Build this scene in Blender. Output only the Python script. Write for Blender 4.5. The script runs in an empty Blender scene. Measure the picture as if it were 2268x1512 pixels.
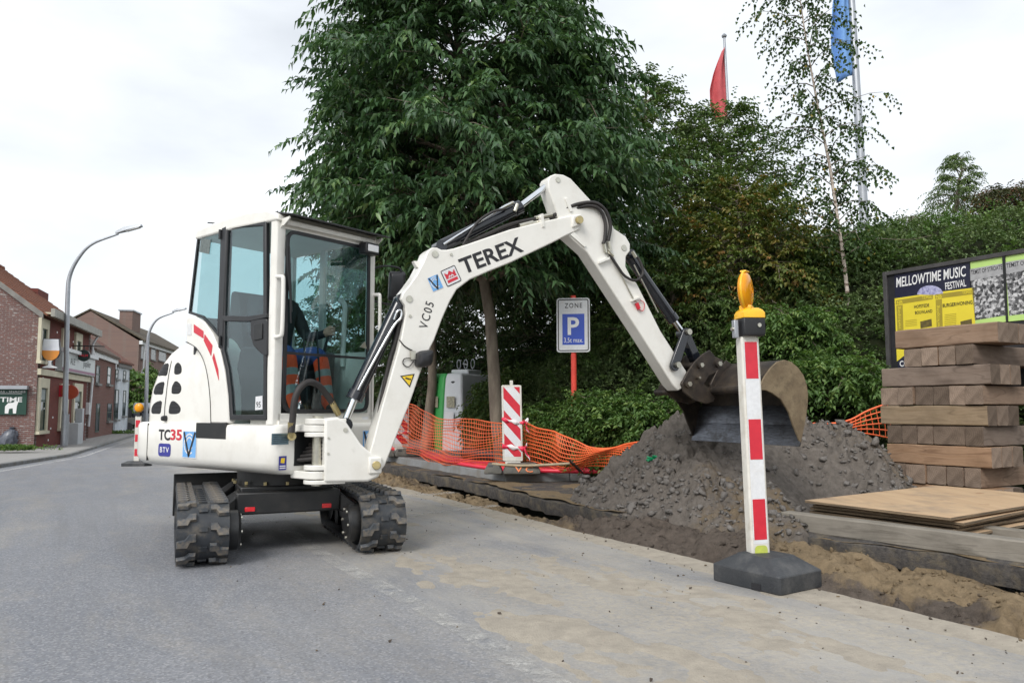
import bpy, bmesh, math, random
import numpy as np
from mathutils import Vector, Matrix, noise as mnoise
from mathutils.bvhtree import BVHTree

random.seed(7); RNG = np.random.default_rng(7)
scene = bpy.context.scene
COL = scene.collection
R = math.radians

# ---------------------------------------------------------------- camera
FPX, EYE, HOR = 1700.0, 1.12, 905.0            # focal length in 2268-wide pixels, eye height, horizon row
PITCH = math.atan((HOR - 756) / FPX)
cam_d = bpy.data.cameras.new('camera'); cam = bpy.data.objects.new('camera', cam_d); COL.objects.link(cam)
cam_d.sensor_width = 36.0; cam_d.lens = 36.0 * FPX / 2268.0
cam_d.clip_start = 0.05; cam_d.clip_end = 3000
cam.location = (0, 0, EYE); cam.rotation_euler = (R(90) + PITCH, 0, 0)
scene.camera = cam

# ---------------------------------------------------------------- sky, sun, exposure
SUN_EL, SUN_AZ = R(42), R(207)                 # soft sun behind the photographer's left shoulder
w = bpy.data.worlds.new('World'); scene.world = w; w.use_nodes = True
nt = w.node_tree; nt.nodes.clear()
out = nt.nodes.new('ShaderNodeOutputWorld'); bg = nt.nodes.new('ShaderNodeBackground')
sky = nt.nodes.new('ShaderNodeTexSky'); sky.sky_type = 'NISHITA'; sky.sun_disc = False
sky.sun_elevation = SUN_EL; sky.sun_rotation = SUN_AZ; sky.air_density = 1.0; sky.dust_density = 4.0; sky.ozone_density = 1.0
hs = nt.nodes.new('ShaderNodeHueSaturation'); hs.inputs['Saturation'].default_value = 0.45
tc = nt.nodes.new('ShaderNodeTexCoord'); mp = nt.nodes.new('ShaderNodeMapping'); mp.inputs['Scale'].default_value = (1.2, 1.2, 3.0)
nz = nt.nodes.new('ShaderNodeTexNoise'); nz.inputs['Scale'].default_value = 1.6; nz.inputs['Detail'].default_value = 6; nz.inputs['Roughness'].default_value = 0.5
rp = nt.nodes.new('ShaderNodeValToRGB'); rp.color_ramp.elements[0].position = 0.36; rp.color_ramp.elements[1].position = 0.62
rp.color_ramp.elements[0].color = (0.52, 0.52, 0.52, 1); rp.color_ramp.elements[1].color = (0.98, 0.98, 0.98, 1)
mx = nt.nodes.new('ShaderNodeMix'); mx.data_type = 'RGBA'
mx.inputs['B'].default_value = (6.75, 7.05, 7.35, 1)
nt.links.new(tc.outputs['Generated'], mp.inputs['Vector']); nt.links.new(mp.outputs['Vector'], nz.inputs['Vector'])
nt.links.new(nz.outputs['Fac'], rp.inputs['Fac']); nt.links.new(rp.outputs['Color'], mx.inputs['Factor'])
nt.links.new(sky.outputs['Color'], hs.inputs['Color']); nt.links.new(hs.outputs['Color'], mx.inputs['A'])
nt.links.new(mx.outputs['Result'], bg.inputs['Color']); bg.inputs['Strength'].default_value = 0.125
nt.links.new(bg.outputs['Background'], out.inputs['Surface'])
sd = bpy.data.lights.new('sun', 'SUN'); so = bpy.data.objects.new('sun', sd); COL.objects.link(so)
sd.energy = 1.5; sd.angle = R(24); sd.color = (1.0, 0.975, 0.94)
sv = Vector((math.sin(SUN_AZ) * math.cos(SUN_EL), math.cos(SUN_AZ) * math.cos(SUN_EL), math.sin(SUN_EL)))
so.rotation_euler = sv.to_track_quat('Z', 'Y').to_euler(); so.location = (0, -10, 20)
vs = scene.view_settings; vs.view_transform = 'Standard'; vs.look = 'None'; vs.gamma = 1.0; vs.exposure = 0.46; vs.use_curve_mapping = False
scene.render.engine = 'CYCLES'
scene.cycles.use_denoising = True
scene.cycles.max_bounces = 8; scene.cycles.transparent_max_bounces = 12
scene.cycles.diffuse_bounces = 3; scene.cycles.glossy_bounces = 3; scene.cycles.transmission_bounces = 4
scene.cycles.caustics_reflective = False; scene.cycles.caustics_refractive = False

# ---------------------------------------------------------------- geometry helpers
_cp, _sp = math.cos(PITCH), math.sin(PITCH)
def ray(u, v):
    a = (u - 1134) / FPX; b = (756 - v) / FPX
    return Vector((a, _cp - b * _sp, _sp + b * _cp))
def on_plane(u, v, o, n):
    r = ray(u, v); c = Vector((0, 0, EYE)); t = (Vector(o) - c).dot(Vector(n)) / r.dot(Vector(n))
    return c + r * t
def gp(u, v, z=0.0): return on_plane(u, v, (0, 0, z), (0, 0, 1))
def dp(u, v, d): return on_plane(u, v, (0, d, 0), (0, 1, 0))

class Fr:
    """right-handed local frame: o + a*x + b*y + c*z"""
    def __init__(s, o, x, y, z=(0, 0, 1)):
        s.o, s.x, s.y, s.z = Vector(o), Vector(x).normalized(), Vector(y).normalized(), Vector(z).normalized()
    def __call__(s, a, b=0.0, c=0.0): return s.o + s.x * a + s.y * b + s.z * c
    def inv(s, p):
        d = Vector(p) - s.o; return d.dot(s.x), d.dot(s.y), d.dot(s.z)

class MB:
    def __init__(s): s.v = []; s.f = []
    def add(s, vs, fs):
        k = len(s.v); s.v += [Vector(p) for p in vs]; s.f += [tuple(i + k for i in f) for f in fs]; return s
    def hexa(s, p): return s.add(p, [(0, 3, 2, 1), (4, 5, 6, 7), (0, 1, 5, 4), (1, 2, 6, 5), (2, 3, 7, 6), (3, 0, 4, 7)])
    def box(s, fr, a, b, c):
        (a0, a1), (b0, b1), (c0, c1) = a, b, c
        return s.hexa([fr(a0, b0, c0), fr(a1, b0, c0), fr(a1, b1, c0), fr(a0, b1, c0), fr(a0, b0, c1), fr(a1, b0, c1), fr(a1, b1, c1), fr(a0, b1, c1)])
    def prism(s, pts, fn, w0, w1):
        n = len(pts); k = len(s.v)
        area = sum(pts[i][0] * pts[(i + 1) % n][1] - pts[(i + 1) % n][0] * pts[i][1] for i in range(n))
        if area < 0: pts = list(reversed(pts))
        s.v += [Vector(fn(p[0], p[1], w0)) for p in pts] + [Vector(fn(p[0], p[1], w1)) for p in pts]
        s.f += [tuple(k + i for i in reversed(range(n))), tuple(k + n + i for i in range(n))]
        s.f += [(k + i, k + (i + 1) % n, k + n + (i + 1) % n, k + n + i) for i in range(n)]
        return s
    def tube(s, path, r, seg=8, caps=True, closed=False):
        path = [Vector(p) for p in path]; n = len(path); k = len(s.v)
        rs = r if isinstance(r, (list, tuple)) else [r] * n
        up = None
        for i, p in enumerate(path):
            if closed: t = path[(i + 1) % n] - path[i - 1]
            else: t = path[min(i + 1, n - 1)] - path[max(i - 1, 0)]
            if t.length < 1e-9: t = Vector((0, 0, 1))
            t.normalize()
            if up is None:
                up = Vector((0, 0, 1)) if abs(t.z) < 0.9 else Vector((1, 0, 0))
            x = t.cross(up)
            if x.length < 1e-6: x = t.orthogonal()
            x.normalize(); y = x.cross(t).normalized(); up = y
            for j in range(seg):
                a = 2 * math.pi * j / seg; s.v.append(p + (x * math.cos(a) + y * math.sin(a)) * rs[i])
        m = n if closed else n - 1
        for i in range(m):
            for j in range(seg):
                a, b = k + i * seg + j, k + i * seg + (j + 1) % seg
                c, d = k + ((i + 1) % n) * seg + (j + 1) % seg, k + ((i + 1) % n) * seg + j
                s.f.append((a, b, c, d))
        if caps and not closed:
            s.f.append(tuple(k + j for j in reversed(range(seg)))); s.f.append(tuple(k + (n - 1) * seg + j for j in range(seg)))
        return s
    def cyl(s, a, b, r, seg=16, r2=None): return s.tube([a, b], [r, r if r2 is None else r2], seg)
    def loft(s, rings, caps=True):
        k = len(s.v); n = len(rings[0])
        for rg in rings: s.v += [Vector(p) for p in rg]
        for i in range(len(rings) - 1):
            for j in range(n):
                s.f.append((k + i * n + j, k + i * n + (j + 1) % n, k + (i + 1) * n + (j + 1) % n, k + (i + 1) * n + j))
        if caps:
            s.f.append(tuple(k + j for j in reversed(range(n)))); s.f.append(tuple(k + (len(rings) - 1) * n + j for j in range(n)))
        return s
    def lathe(s, prof, fr, seg=20):
        return s.loft([[fr(r * math.cos(2 * math.pi * j / seg), r * math.sin(2 * math.pi * j / seg), z) for j in range(seg)] for r, z in prof])
    def grid(s, nu, nv, fn):
        k = len(s.v)
        for i in range(nu):
            for j in range(nv): s.v.append(Vector(fn(i / (nu - 1), j / (nv - 1))))
        for i in range(nu - 1):
            for j in range(nv - 1): s.f.append((k + i * nv + j, k + (i + 1) * nv + j, k + (i + 1) * nv + j + 1, k + i * nv + j + 1))
        return s
    def build(s, name, mat, parent=None, loc=None, smooth=None, bevel=0.0, seg=2, fix=True):
        o = top(parent).location if parent else Vector(loc if loc is not None else (0, 0, 0))
        me = bpy.data.meshes.new(name); me.from_pydata([tuple(p - o) for p in s.v], [], s.f)
        if fix:
            bm = bmesh.new(); bm.from_mesh(me); bmesh.ops.recalc_face_normals(bm, faces=bm.faces); bm.to_mesh(me); bm.free()
        return link(name, me, mat, parent, o, smooth, bevel, seg)

def top(o):
    while o.parent: o = o.parent
    return o
def link(name, me, mat, parent=None, loc=(0, 0, 0), smooth=None, bevel=0.0, seg=2):
    if mat is not None and not me.materials: me.materials.append(mat)
    if smooth is not None:
        me.polygons.foreach_set('use_smooth', [True] * len(me.polygons)); me.set_sharp_from_angle(angle=R(smooth))
    ob = bpy.data.objects.new(name, me); COL.objects.link(ob)
    if parent: ob.parent = parent
    else: ob.location = loc
    if bevel:
        b = ob.modifiers.new('bevel', 'BEVEL'); b.width = bevel; b.segments = seg; b.limit_method = 'ANGLE'; b.angle_limit = R(35)
        if smooth is None:
            me.polygons.foreach_set('use_smooth', [True] * len(me.polygons)); me.set_sharp_from_angle(angle=R(32)); b.harden_normals = False
    return ob
def np_mesh(name, verts, faces, nper, mat, parent=None, loc=(0, 0, 0), rnd=None, smooth=False, attrs=None):
    """fast mesh from numpy; faces (M,nper)"""
    o = np.array(top(parent).location if parent else loc)
    me = bpy.data.meshes.new(name); v = np.asarray(verts, dtype=np.float32) - o.astype(np.float32); fc = np.asarray(faces, dtype=np.int32)
    me.vertices.add(len(v)); me.vertices.foreach_set('co', v.ravel())
    me.loops.add(fc.size); me.loops.foreach_set('vertex_index', fc.ravel())
    me.polygons.add(len(fc)); me.polygons.foreach_set('loop_start', np.arange(0, fc.size, nper, dtype=np.int32))
    if smooth: me.polygons.foreach_set('use_smooth', np.ones(len(fc), dtype=bool))
    me.update(calc_edges=True); me.validate()
    if rnd is not None:
        at = me.attributes.new('rnd', 'FLOAT', 'POINT'); at.data.foreach_set('value', np.asarray(rnd, dtype=np.float32))
    for k, val in (attrs or {}).items():
        at = me.attributes.new(k, 'FLOAT', 'POINT'); at.data.foreach_set('value', np.asarray(val, dtype=np.float32))
    return link(name, me, mat, parent, loc)
def tag(o, label=None, cat=None, group=None, kind=None):
    if label: o['label'] = label
    if cat: o['category'] = cat
    if group: o['group'] = group
    if kind: o['kind'] = kind
    return o
def thing(name, loc, label, cat, group=None):
    e = bpy.data.objects.new(name, None); COL.objects.link(e); e.location = loc; e.empty_display_size = 0.1
    return tag(e, label, cat, group)
def copy_tree(o, parent=None):
    c = o.copy(); COL.objects.link(c); c.parent = parent
    for ch in list(o.children): copy_tree(ch, c)
    return c

# numpy value noise
def _hash(ix, iy, seed):
    h = (ix.astype(np.int64) * 374761393 + iy.astype(np.int64) * 668265263 + seed * 1442695041) & 0xffffffff
    h = ((h ^ (h >> 13)) * 1274126177) & 0xffffffff
    return ((h ^ (h >> 16)) & 0xffff) / 65535.0
def vnoise(x, y, seed=0):
    x = np.asarray(x, float); y = np.asarray(y, float)
    ix, iy = np.floor(x), np.floor(y); fx, fy = x - ix, y - iy
    fx = fx * fx * (3 - 2 * fx); fy = fy * fy * (3 - 2 * fy)
    a, b = _hash(ix, iy, seed), _hash(ix + 1, iy, seed); c, d = _hash(ix, iy + 1, seed), _hash(ix + 1, iy + 1, seed)
    return (a * (1 - fx) + b * fx) * (1 - fy) + (c * (1 - fx) + d * fx) * fy
def fbm(x, y, oct=4, seed=0, gain=0.5):
    t = 0; amp = 1; n = 0
    for k in range(oct): t = t + amp * vnoise(np.asarray(x) * 2 ** k, np.asarray(y) * 2 ** k, seed + k * 17); n += amp; amp *= gain
    return t / n

# ---------------------------------------------------------------- materials
class NT:
    def __init__(s, name):
        s.m = bpy.data.materials.new(name); s.m.use_nodes = True; s.t = s.m.node_tree; s.t.nodes.clear()
        s.out = s.n('OutputMaterial'); s.p = s.n('BsdfPrincipled'); s.l(s.p.outputs[0], s.out.inputs['Surface']); s._co = None
    def n(s, k, **kw):
        x = s.t.nodes.new('ShaderNode' + k)
        for a, b in kw.items(): setattr(x, a, b)
        return x
    def l(s, a, b): s.t.links.new(a, b)
    def co(s):
        if s._co is None: s._co = s.n('TexCoord').outputs['Object']
        return s._co
    def noise(s, scale, detail=4, rough=0.55, vec=None, dist=0.0):
        x = s.n('TexNoise'); x.inputs['Scale'].default_value = scale; x.inputs['Detail'].default_value = detail; x.inputs['Roughness'].default_value = rough; x.inputs['Distortion'].default_value = dist
        s.l(vec if vec is not None else s.co(), x.inputs['Vector']); return x.outputs['Fac']
    def scaled(s, sc, rot=(0, 0, 0)):
        x = s.n('Mapping'); x.inputs['Scale'].default_value = sc; x.inputs['Rotation'].default_value = rot; s.l(s.co(), x.inputs['Vector']); return x.outputs['Vector']
    def ramp(s, fac, stops):
        x = s.n('ValToRGB'); e = x.color_ramp.elements
        while len(e) < len(stops): e.new(0.5)
        for q, (pos, c) in zip(e, stops): q.position = pos; q.color = (c, c, c, 1) if isinstance(c, (int, float)) else (*c, 1)
        s.l(fac, x.inputs['Fac']); return x.outputs['Color']
    def mix(s, fac, a, b, mode='MIX'):
        x = s.n('Mix', data_type='RGBA', blend_type=mode)
        for key, val in (('Factor', fac), ('A', a), ('B', b)):
            if isinstance(val, (int, float)): x.inputs[key].default_value = val if key == 'Factor' else (val, val, val, 1)
            elif isinstance(val, tuple): x.inputs[key].default_value = (*val, 1)
            else: s.l(val, x.inputs[key])
        return x.outputs['Result']
    def math(s, op, a, b=0.0, clamp=False):
        x = s.n('Math', operation=op, use_clamp=clamp)
        for i, val in enumerate((a, b)):
            if isinstance(val, (int, float)): x.inputs[i].default_value = val
            else: s.l(val, x.inputs[i])
        return x.outputs[0]
    def attr(s, name): return s.n('Attribute', attribute_name=name).outputs['Fac']
    def col(s, c):
        if isinstance(c, tuple): s.p.inputs['Base Color'].default_value = (*c, 1)
        else: s.l(c, s.p.inputs['Base Color'])
    def set(s, rough=0.5, metal=0.0, spec=0.5, coat=0.0):
        for k, val in (('Roughness', rough), ('Metallic', metal), ('Specular IOR Level', spec), ('Coat Weight', coat)):
            if isinstance(val, (int, float)): s.p.inputs[k].default_value = val
            else: s.l(val, s.p.inputs[k])
        return s
    def bump(s, h, strength=0.3, dist=0.01):
        b = s.n('Bump'); b.inputs['Strength'].default_value = strength; b.inputs['Distance'].default_value = dist
        s.l(h, b.inputs['Height']); s.l(b.outputs[0], s.p.inputs['Normal']); return s

def pm(name, c1, c2=None, scale=4.0, rough=0.5, metal=0.0, spec=0.5, bump=0.0, bscale=60.0, coat=0.0, lo=0.35, hi=0.65, dirt=None, dscale=2.5, damt=0.5, stretch=None):
    t = NT(name); vec = t.scaled(stretch) if stretch else None
    if c2 is None: c2 = tuple(min(1, c * 0.86) for c in c1)
    c = t.ramp(t.noise(scale, 5, 0.6, vec), [(lo, c1), (hi, c2)])
    if dirt:
        k = t.ramp(t.noise(dscale, 7, 0.68), [(0.48, 0.0), (0.72, damt)]); c = t.mix(k, c, dirt)
    t.col(c); t.set(rough, metal, spec, coat)
    if bump: t.bump(t.noise(bscale, 4, 0.6, vec), bump, 0.01)
    return t.m

M = {}
M['white_paint'] = pm('machine_white_paint', (0.80, 0.785, 0.735), (0.765, 0.75, 0.70), 3, 0.28, spec=0.5, coat=0.25, dirt=(0.50, 0.46, 0.39), dscale=4.5, damt=0.28, bump=0.02, bscale=180)
M['black_paint'] = pm('black_paint', (0.009, 0.010, 0.011), (0.016, 0.016, 0.016), 6, 0.38, dirt=(0.10, 0.085, 0.07), dscale=6, damt=0.16)
M['cyl_black'] = pm('cylinder_black_gloss', (0.008, 0.01, 0.016), (0.014, 0.016, 0.022), 6, 0.18, coat=0.4)
M['chrome'] = pm('chrome', (0.75, 0.77, 0.8), (0.68, 0.7, 0.72), 8, 0.12, 1.0)
M['zinc'] = pm('zinc_plated_steel', (0.62, 0.6, 0.5), (0.5, 0.48, 0.42), 30, 0.32, 0.9)
M['brass'] = pm('yellow_zinc', (0.55, 0.44, 0.2), (0.4, 0.34, 0.2), 30, 0.35, 0.85)
M['rubber'] = pm('black_rubber', (0.018, 0.021, 0.026), (0.035, 0.04, 0.046), 7, 0.55, dirt=(0.17, 0.14, 0.1), dscale=9, damt=0.55, bump=0.15, bscale=120)
M['lug'] = pm('track_lug_rubber', (0.045, 0.052, 0.062), (0.075, 0.08, 0.085), 9, 0.5, dirt=(0.24, 0.19, 0.13), dscale=9, damt=0.9, bump=0.2, bscale=150)
M['hose'] = pm('hydraulic_hose', (0.02, 0.018, 0.018), (0.035, 0.03, 0.028), 20, 0.6, bump=0.1, bscale=200)
M['plastic_black'] = pm('black_plastic', (0.015, 0.016, 0.018), (0.022, 0.022, 0.025), 9, 0.4)
M['red_reflex'] = pm('red_reflector', (0.75, 0.02, 0.03), (0.6, 0.015, 0.02), 60, 0.2, coat=0.5)
M['red'] = pm('signal_red', (0.62, 0.025, 0.045), (0.55, 0.02, 0.04), 15, 0.35)
M['reflex_white'] = pm('retroreflective_white', (0.74, 0.75, 0.77), (0.66, 0.67, 0.69), 40, 0.4, dirt=(0.5, 0.46, 0.38), dscale=8, damt=0.25)
M['ink'] = pm('black_ink', (0.012, 0.012, 0.016), (0.02, 0.02, 0.022), 20, 0.5)
M['white_ink'] = pm('white_ink', (0.82, 0.82, 0.82), (0.78, 0.78, 0.78), 20, 0.5)
M['sky_ink'] = pm('light_blue_ink', (0.13, 0.36, 0.72), (0.18, 0.42, 0.76), 6, 0.4)
M['navy_ink'] = pm('navy_ink', (0.03, 0.035, 0.28), (0.03, 0.03, 0.24), 6, 0.4)
M['blue_sign'] = pm('sign_blue', (0.03, 0.085, 0.5), (0.028, 0.078, 0.46), 4, 0.35)
M['yellow_ink'] = pm('yellow_ink', (0.85, 0.6, 0.03), (0.8, 0.55, 0.03), 10, 0.4)
M['steel_worn'] = pm('worn_bucket_steel', (0.035, 0.03, 0.028), (0.07, 0.055, 0.045), 7, 0.48, 0.55, dirt=(0.16, 0.125, 0.085), dscale=5, damt=0.65, bump=0.15, bscale=60)
M['steel_bright'] = pm('scraped_steel', (0.16, 0.17, 0.19), (0.09, 0.09, 0.1), 12, 0.32, 0.85, dirt=(0.05, 0.045, 0.04), dscale=9, damt=0.8, stretch=(1, 1, 6))
M['mud_plate'] = pm('mud_caked_plate', (0.235, 0.185, 0.12), (0.17, 0.13, 0.085), 6, 0.9, spec=0.15, dirt=(0.075, 0.06, 0.045), dscale=13, damt=0.75, bump=0.5, bscale=45)
M['seat'] = pm('black_seat_fabric', (0.014, 0.014, 0.016), (0.022, 0.022, 0.024), 30, 0.8)
M['galv'] = pm('galvanised_steel', (0.42, 0.44, 0.47), (0.34, 0.36, 0.39), 2.5, 0.45, 0.6)
def glass_mat(name, tint, gloss_rough=0.02, base=0.02, dark=None):
    t = NT(name); tr = t.n('BsdfTransparent'); tr.inputs['Color'].default_value = (*tint, 1)
    gl = t.n('BsdfGlossy'); gl.inputs['Roughness'].default_value = gloss_rough; gl.inputs['Color'].default_value = (0.95, 0.98, 1, 1)
    lw = t.n('LayerWeight'); lw.inputs['Blend'].default_value = 0.5
    fac = t.math('ADD', t.math('MULTIPLY', t.math('POWER', lw.outputs['Facing'], 4.0), 0.85), base, True); mx = t.n('MixShader'); t.l(fac, mx.inputs[0]); t.l(tr.outputs[0], mx.inputs[1]); t.l(gl.outputs[0], mx.inputs[2])
    t.l(mx.outputs[0], t.out.inputs['Surface']); t.t.nodes.remove(t.p); return t.m
M['cab_glass'] = glass_mat('tinted_cab_glass', (0.74, 0.85, 0.86), base=0.05)
M['win_dark'] = pm('window_glass_dark', (0.02, 0.035, 0.035), (0.05, 0.065, 0.065), 0.8, 0.06, spec=0.8)
M['amber'] = NT('amber_lens').set(0.15).m
_a = M['amber'].node_tree.nodes['Principled BSDF']; _a.inputs['Base Color'].default_value = (1.0, 0.40, 0.012, 1); _a.inputs['Transmission Weight'].default_value = 0.25; _a.inputs['IOR'].default_value = 1.4; _a.inputs['Roughness'].default_value = 0.18

def leaf_mat(name, stops, trans=0.3, rough=0.5, spec=0.35):
    t = NT(name); c = t.ramp(t.attr('rnd'), stops); t.col(c); t.set(rough, 0, spec)
    tl = t.n('BsdfTranslucent'); t.l(t.mix(1.0, c, (1.15, 1.25, 0.6), 'MULTIPLY'), tl.inputs['Color'])
    mx = t.n('MixShader'); mx.inputs[0].default_value = trans; t.l(t.p.outputs[0], mx.inputs[1]); t.l(tl.outputs[0], mx.inputs[2]); t.l(mx.outputs[0], t.out.inputs['Surface']); return t.m
M['bark'] = pm('grey_brown_bark', (0.25, 0.215, 0.17), (0.15, 0.125, 0.10), 9, 0.9, spec=0.1, bump=0.6, bscale=22, stretch=(1, 1, 0.25))
M['birch_bark'] = pm('birch_bark', (0.55, 0.48, 0.42), (0.2, 0.15, 0.12), 7, 0.8, spec=0.2, bump=0.3, bscale=25, lo=0.5, hi=0.6, stretch=(1, 1, 2.5))

# lettering: built-in font turned into flat mesh pieces
def text_mesh(body, size=1.0, bold=0.0, sx=1.0, shear=0.0, align='LEFT', spacing=1.0):
    cu = bpy.data.curves.new('lettering', 'FONT'); cu.body = body; cu.size = size; cu.offset = bold * size; cu.shear = shear; cu.align_x = align; cu.space_character = spacing; cu.resolution_u = 3
    ob = bpy.data.objects.new('lettering', cu); COL.objects.link(ob)
    me = bpy.data.meshes.new_from_object(ob.evaluated_get(bpy.context.evaluated_depsgraph_get()))
    vs = [(v.co.x * sx, v.co.y) for v in me.vertices]; fs = [tuple(p.vertices) for p in me.polygons]
    bpy.data.objects.remove(ob); bpy.data.curves.remove(cu); bpy.data.meshes.remove(me); return vs, fs
TXT = {}
def lettering(mb, key, fr, height=None, width=None, off=0.0):
    """lay text TXT[key] in the frame's x (baseline) / y (up) plane, scaled to a cap height and/or a width"""
    vs, fs = TXT[key]; x0 = min(v[0] for v in vs); x1 = max(v[0] for v in vs); y0 = min(v[1] for v in vs); y1 = max(v[1] for v in vs)
    if height is None: height = width * (y1 - y0) / (x1 - x0)
    if width is None: width = height * (x1 - x0) / (y1 - y0)
    mb.add([fr((v[0] - x0) / (x1 - x0) * width, (v[1] - y0) / (y1 - y0) * height, off) for v in vs], fs); return mb
for k, kw in {'TEREX': dict(bold=0.025, sx=1.15), 'VC05': dict(bold=0.005, spacing=1.25), 'TC': dict(bold=0.03, sx=1.1), '35': dict(bold=0.03, sx=1.1), 'BTV': dict(bold=0.012, spacing=1.2), '95': {}, 'ZONE': dict(bold=0.008, spacing=1.3), 'P': dict(bold=0.02),
              '3,5t max.': {}, 'VC': dict(bold=0.01, spacing=1.5), 'MELLOWTIME MUSIC': dict(bold=0.014, sx=0.7, shear=0.12), 'FESTIVAL': dict(bold=0.012, sx=0.7), 'TEMSE': dict(bold=0.008, sx=.85), 'NB': dict(bold=0.012, sx=.85), 'HOFSTEDE': dict(bold=0.01), 'BOUWLAND': dict(bold=0.01), 'BURGERWONING': dict(bold=0.014),
              'verkoping': {}, 'TEMST OP STROATE': dict(bold=0.01, sx=.7), 'Gm': dict(bold=0.02), 'CO': dict(bold=0.02), 'TIME': dict(bold=0.02, sx=1.25), 'TERRAS - SNACKS': dict(bold=0.008), 'PALM': dict(bold=0.03), 'Jupiler': dict(bold=0.006), 'ALE': {}, 'T': dict(bold=0.03)}.items():
    TXT[k] = text_mesh(k, **kw)
# ================================================================ the ground: road, trench, slab, island, bank
E0 = Vector((2.5, 3.86, 0)); UU = Vector((-0.4888, 0.8724, 0)); NN = Vector((0.8724, 0.4888, 0))
def sn(s, n, z=0.0): return E0 + UU * s + NN * n + Vector((0, 0, z))
def to_sn(x, y):
    dx, dy = x - E0.x, y - E0.y; return dx * UU.x + dy * UU.y, dx * NN.x + dy * NN.y
def sstep(a, b, x):
    t = min(1, max(0, (x - a) / (b - a))); return t * t * (3 - 2 * t)
def zroad(x, y):
    s, n = to_sn(x, y); d = min(18.0, max(0.0, y - 9.0)) * 0.03
    return -d * (1 - sstep(-4.2, -1.2, n) * (1 - sstep(13, 20, s)))
NF_S = [-4, 0.83, 1.38, 2.81, 3.79, 4.3, 6.29, 8.45, 12.05, 30]; NF_N = [1.75, 1.66, 1.63, 1.36, 0.98, 0.85, 0.87, 1.08, 1.11, 1.11]
def nf(s): return float(np.interp(s, NF_S, NF_N)) + 0.03 * math.sin(s * 5.1) + 0.02 * math.sin(s * 13.7 + 1)
def nleft(s): return -5.68 + (s - 20) * 0.152
def nright(s): return 0.0 if s < 14 else (s - 14) * 0.15

def grid_faces(nu, nv):
    i, j = np.meshgrid(np.arange(nu - 1), np.arange(nv - 1), indexing='ij'); a = (i * nv + j).ravel()
    return np.stack([a, a + nv, a + nv + 1, a + 1], 1)
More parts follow.
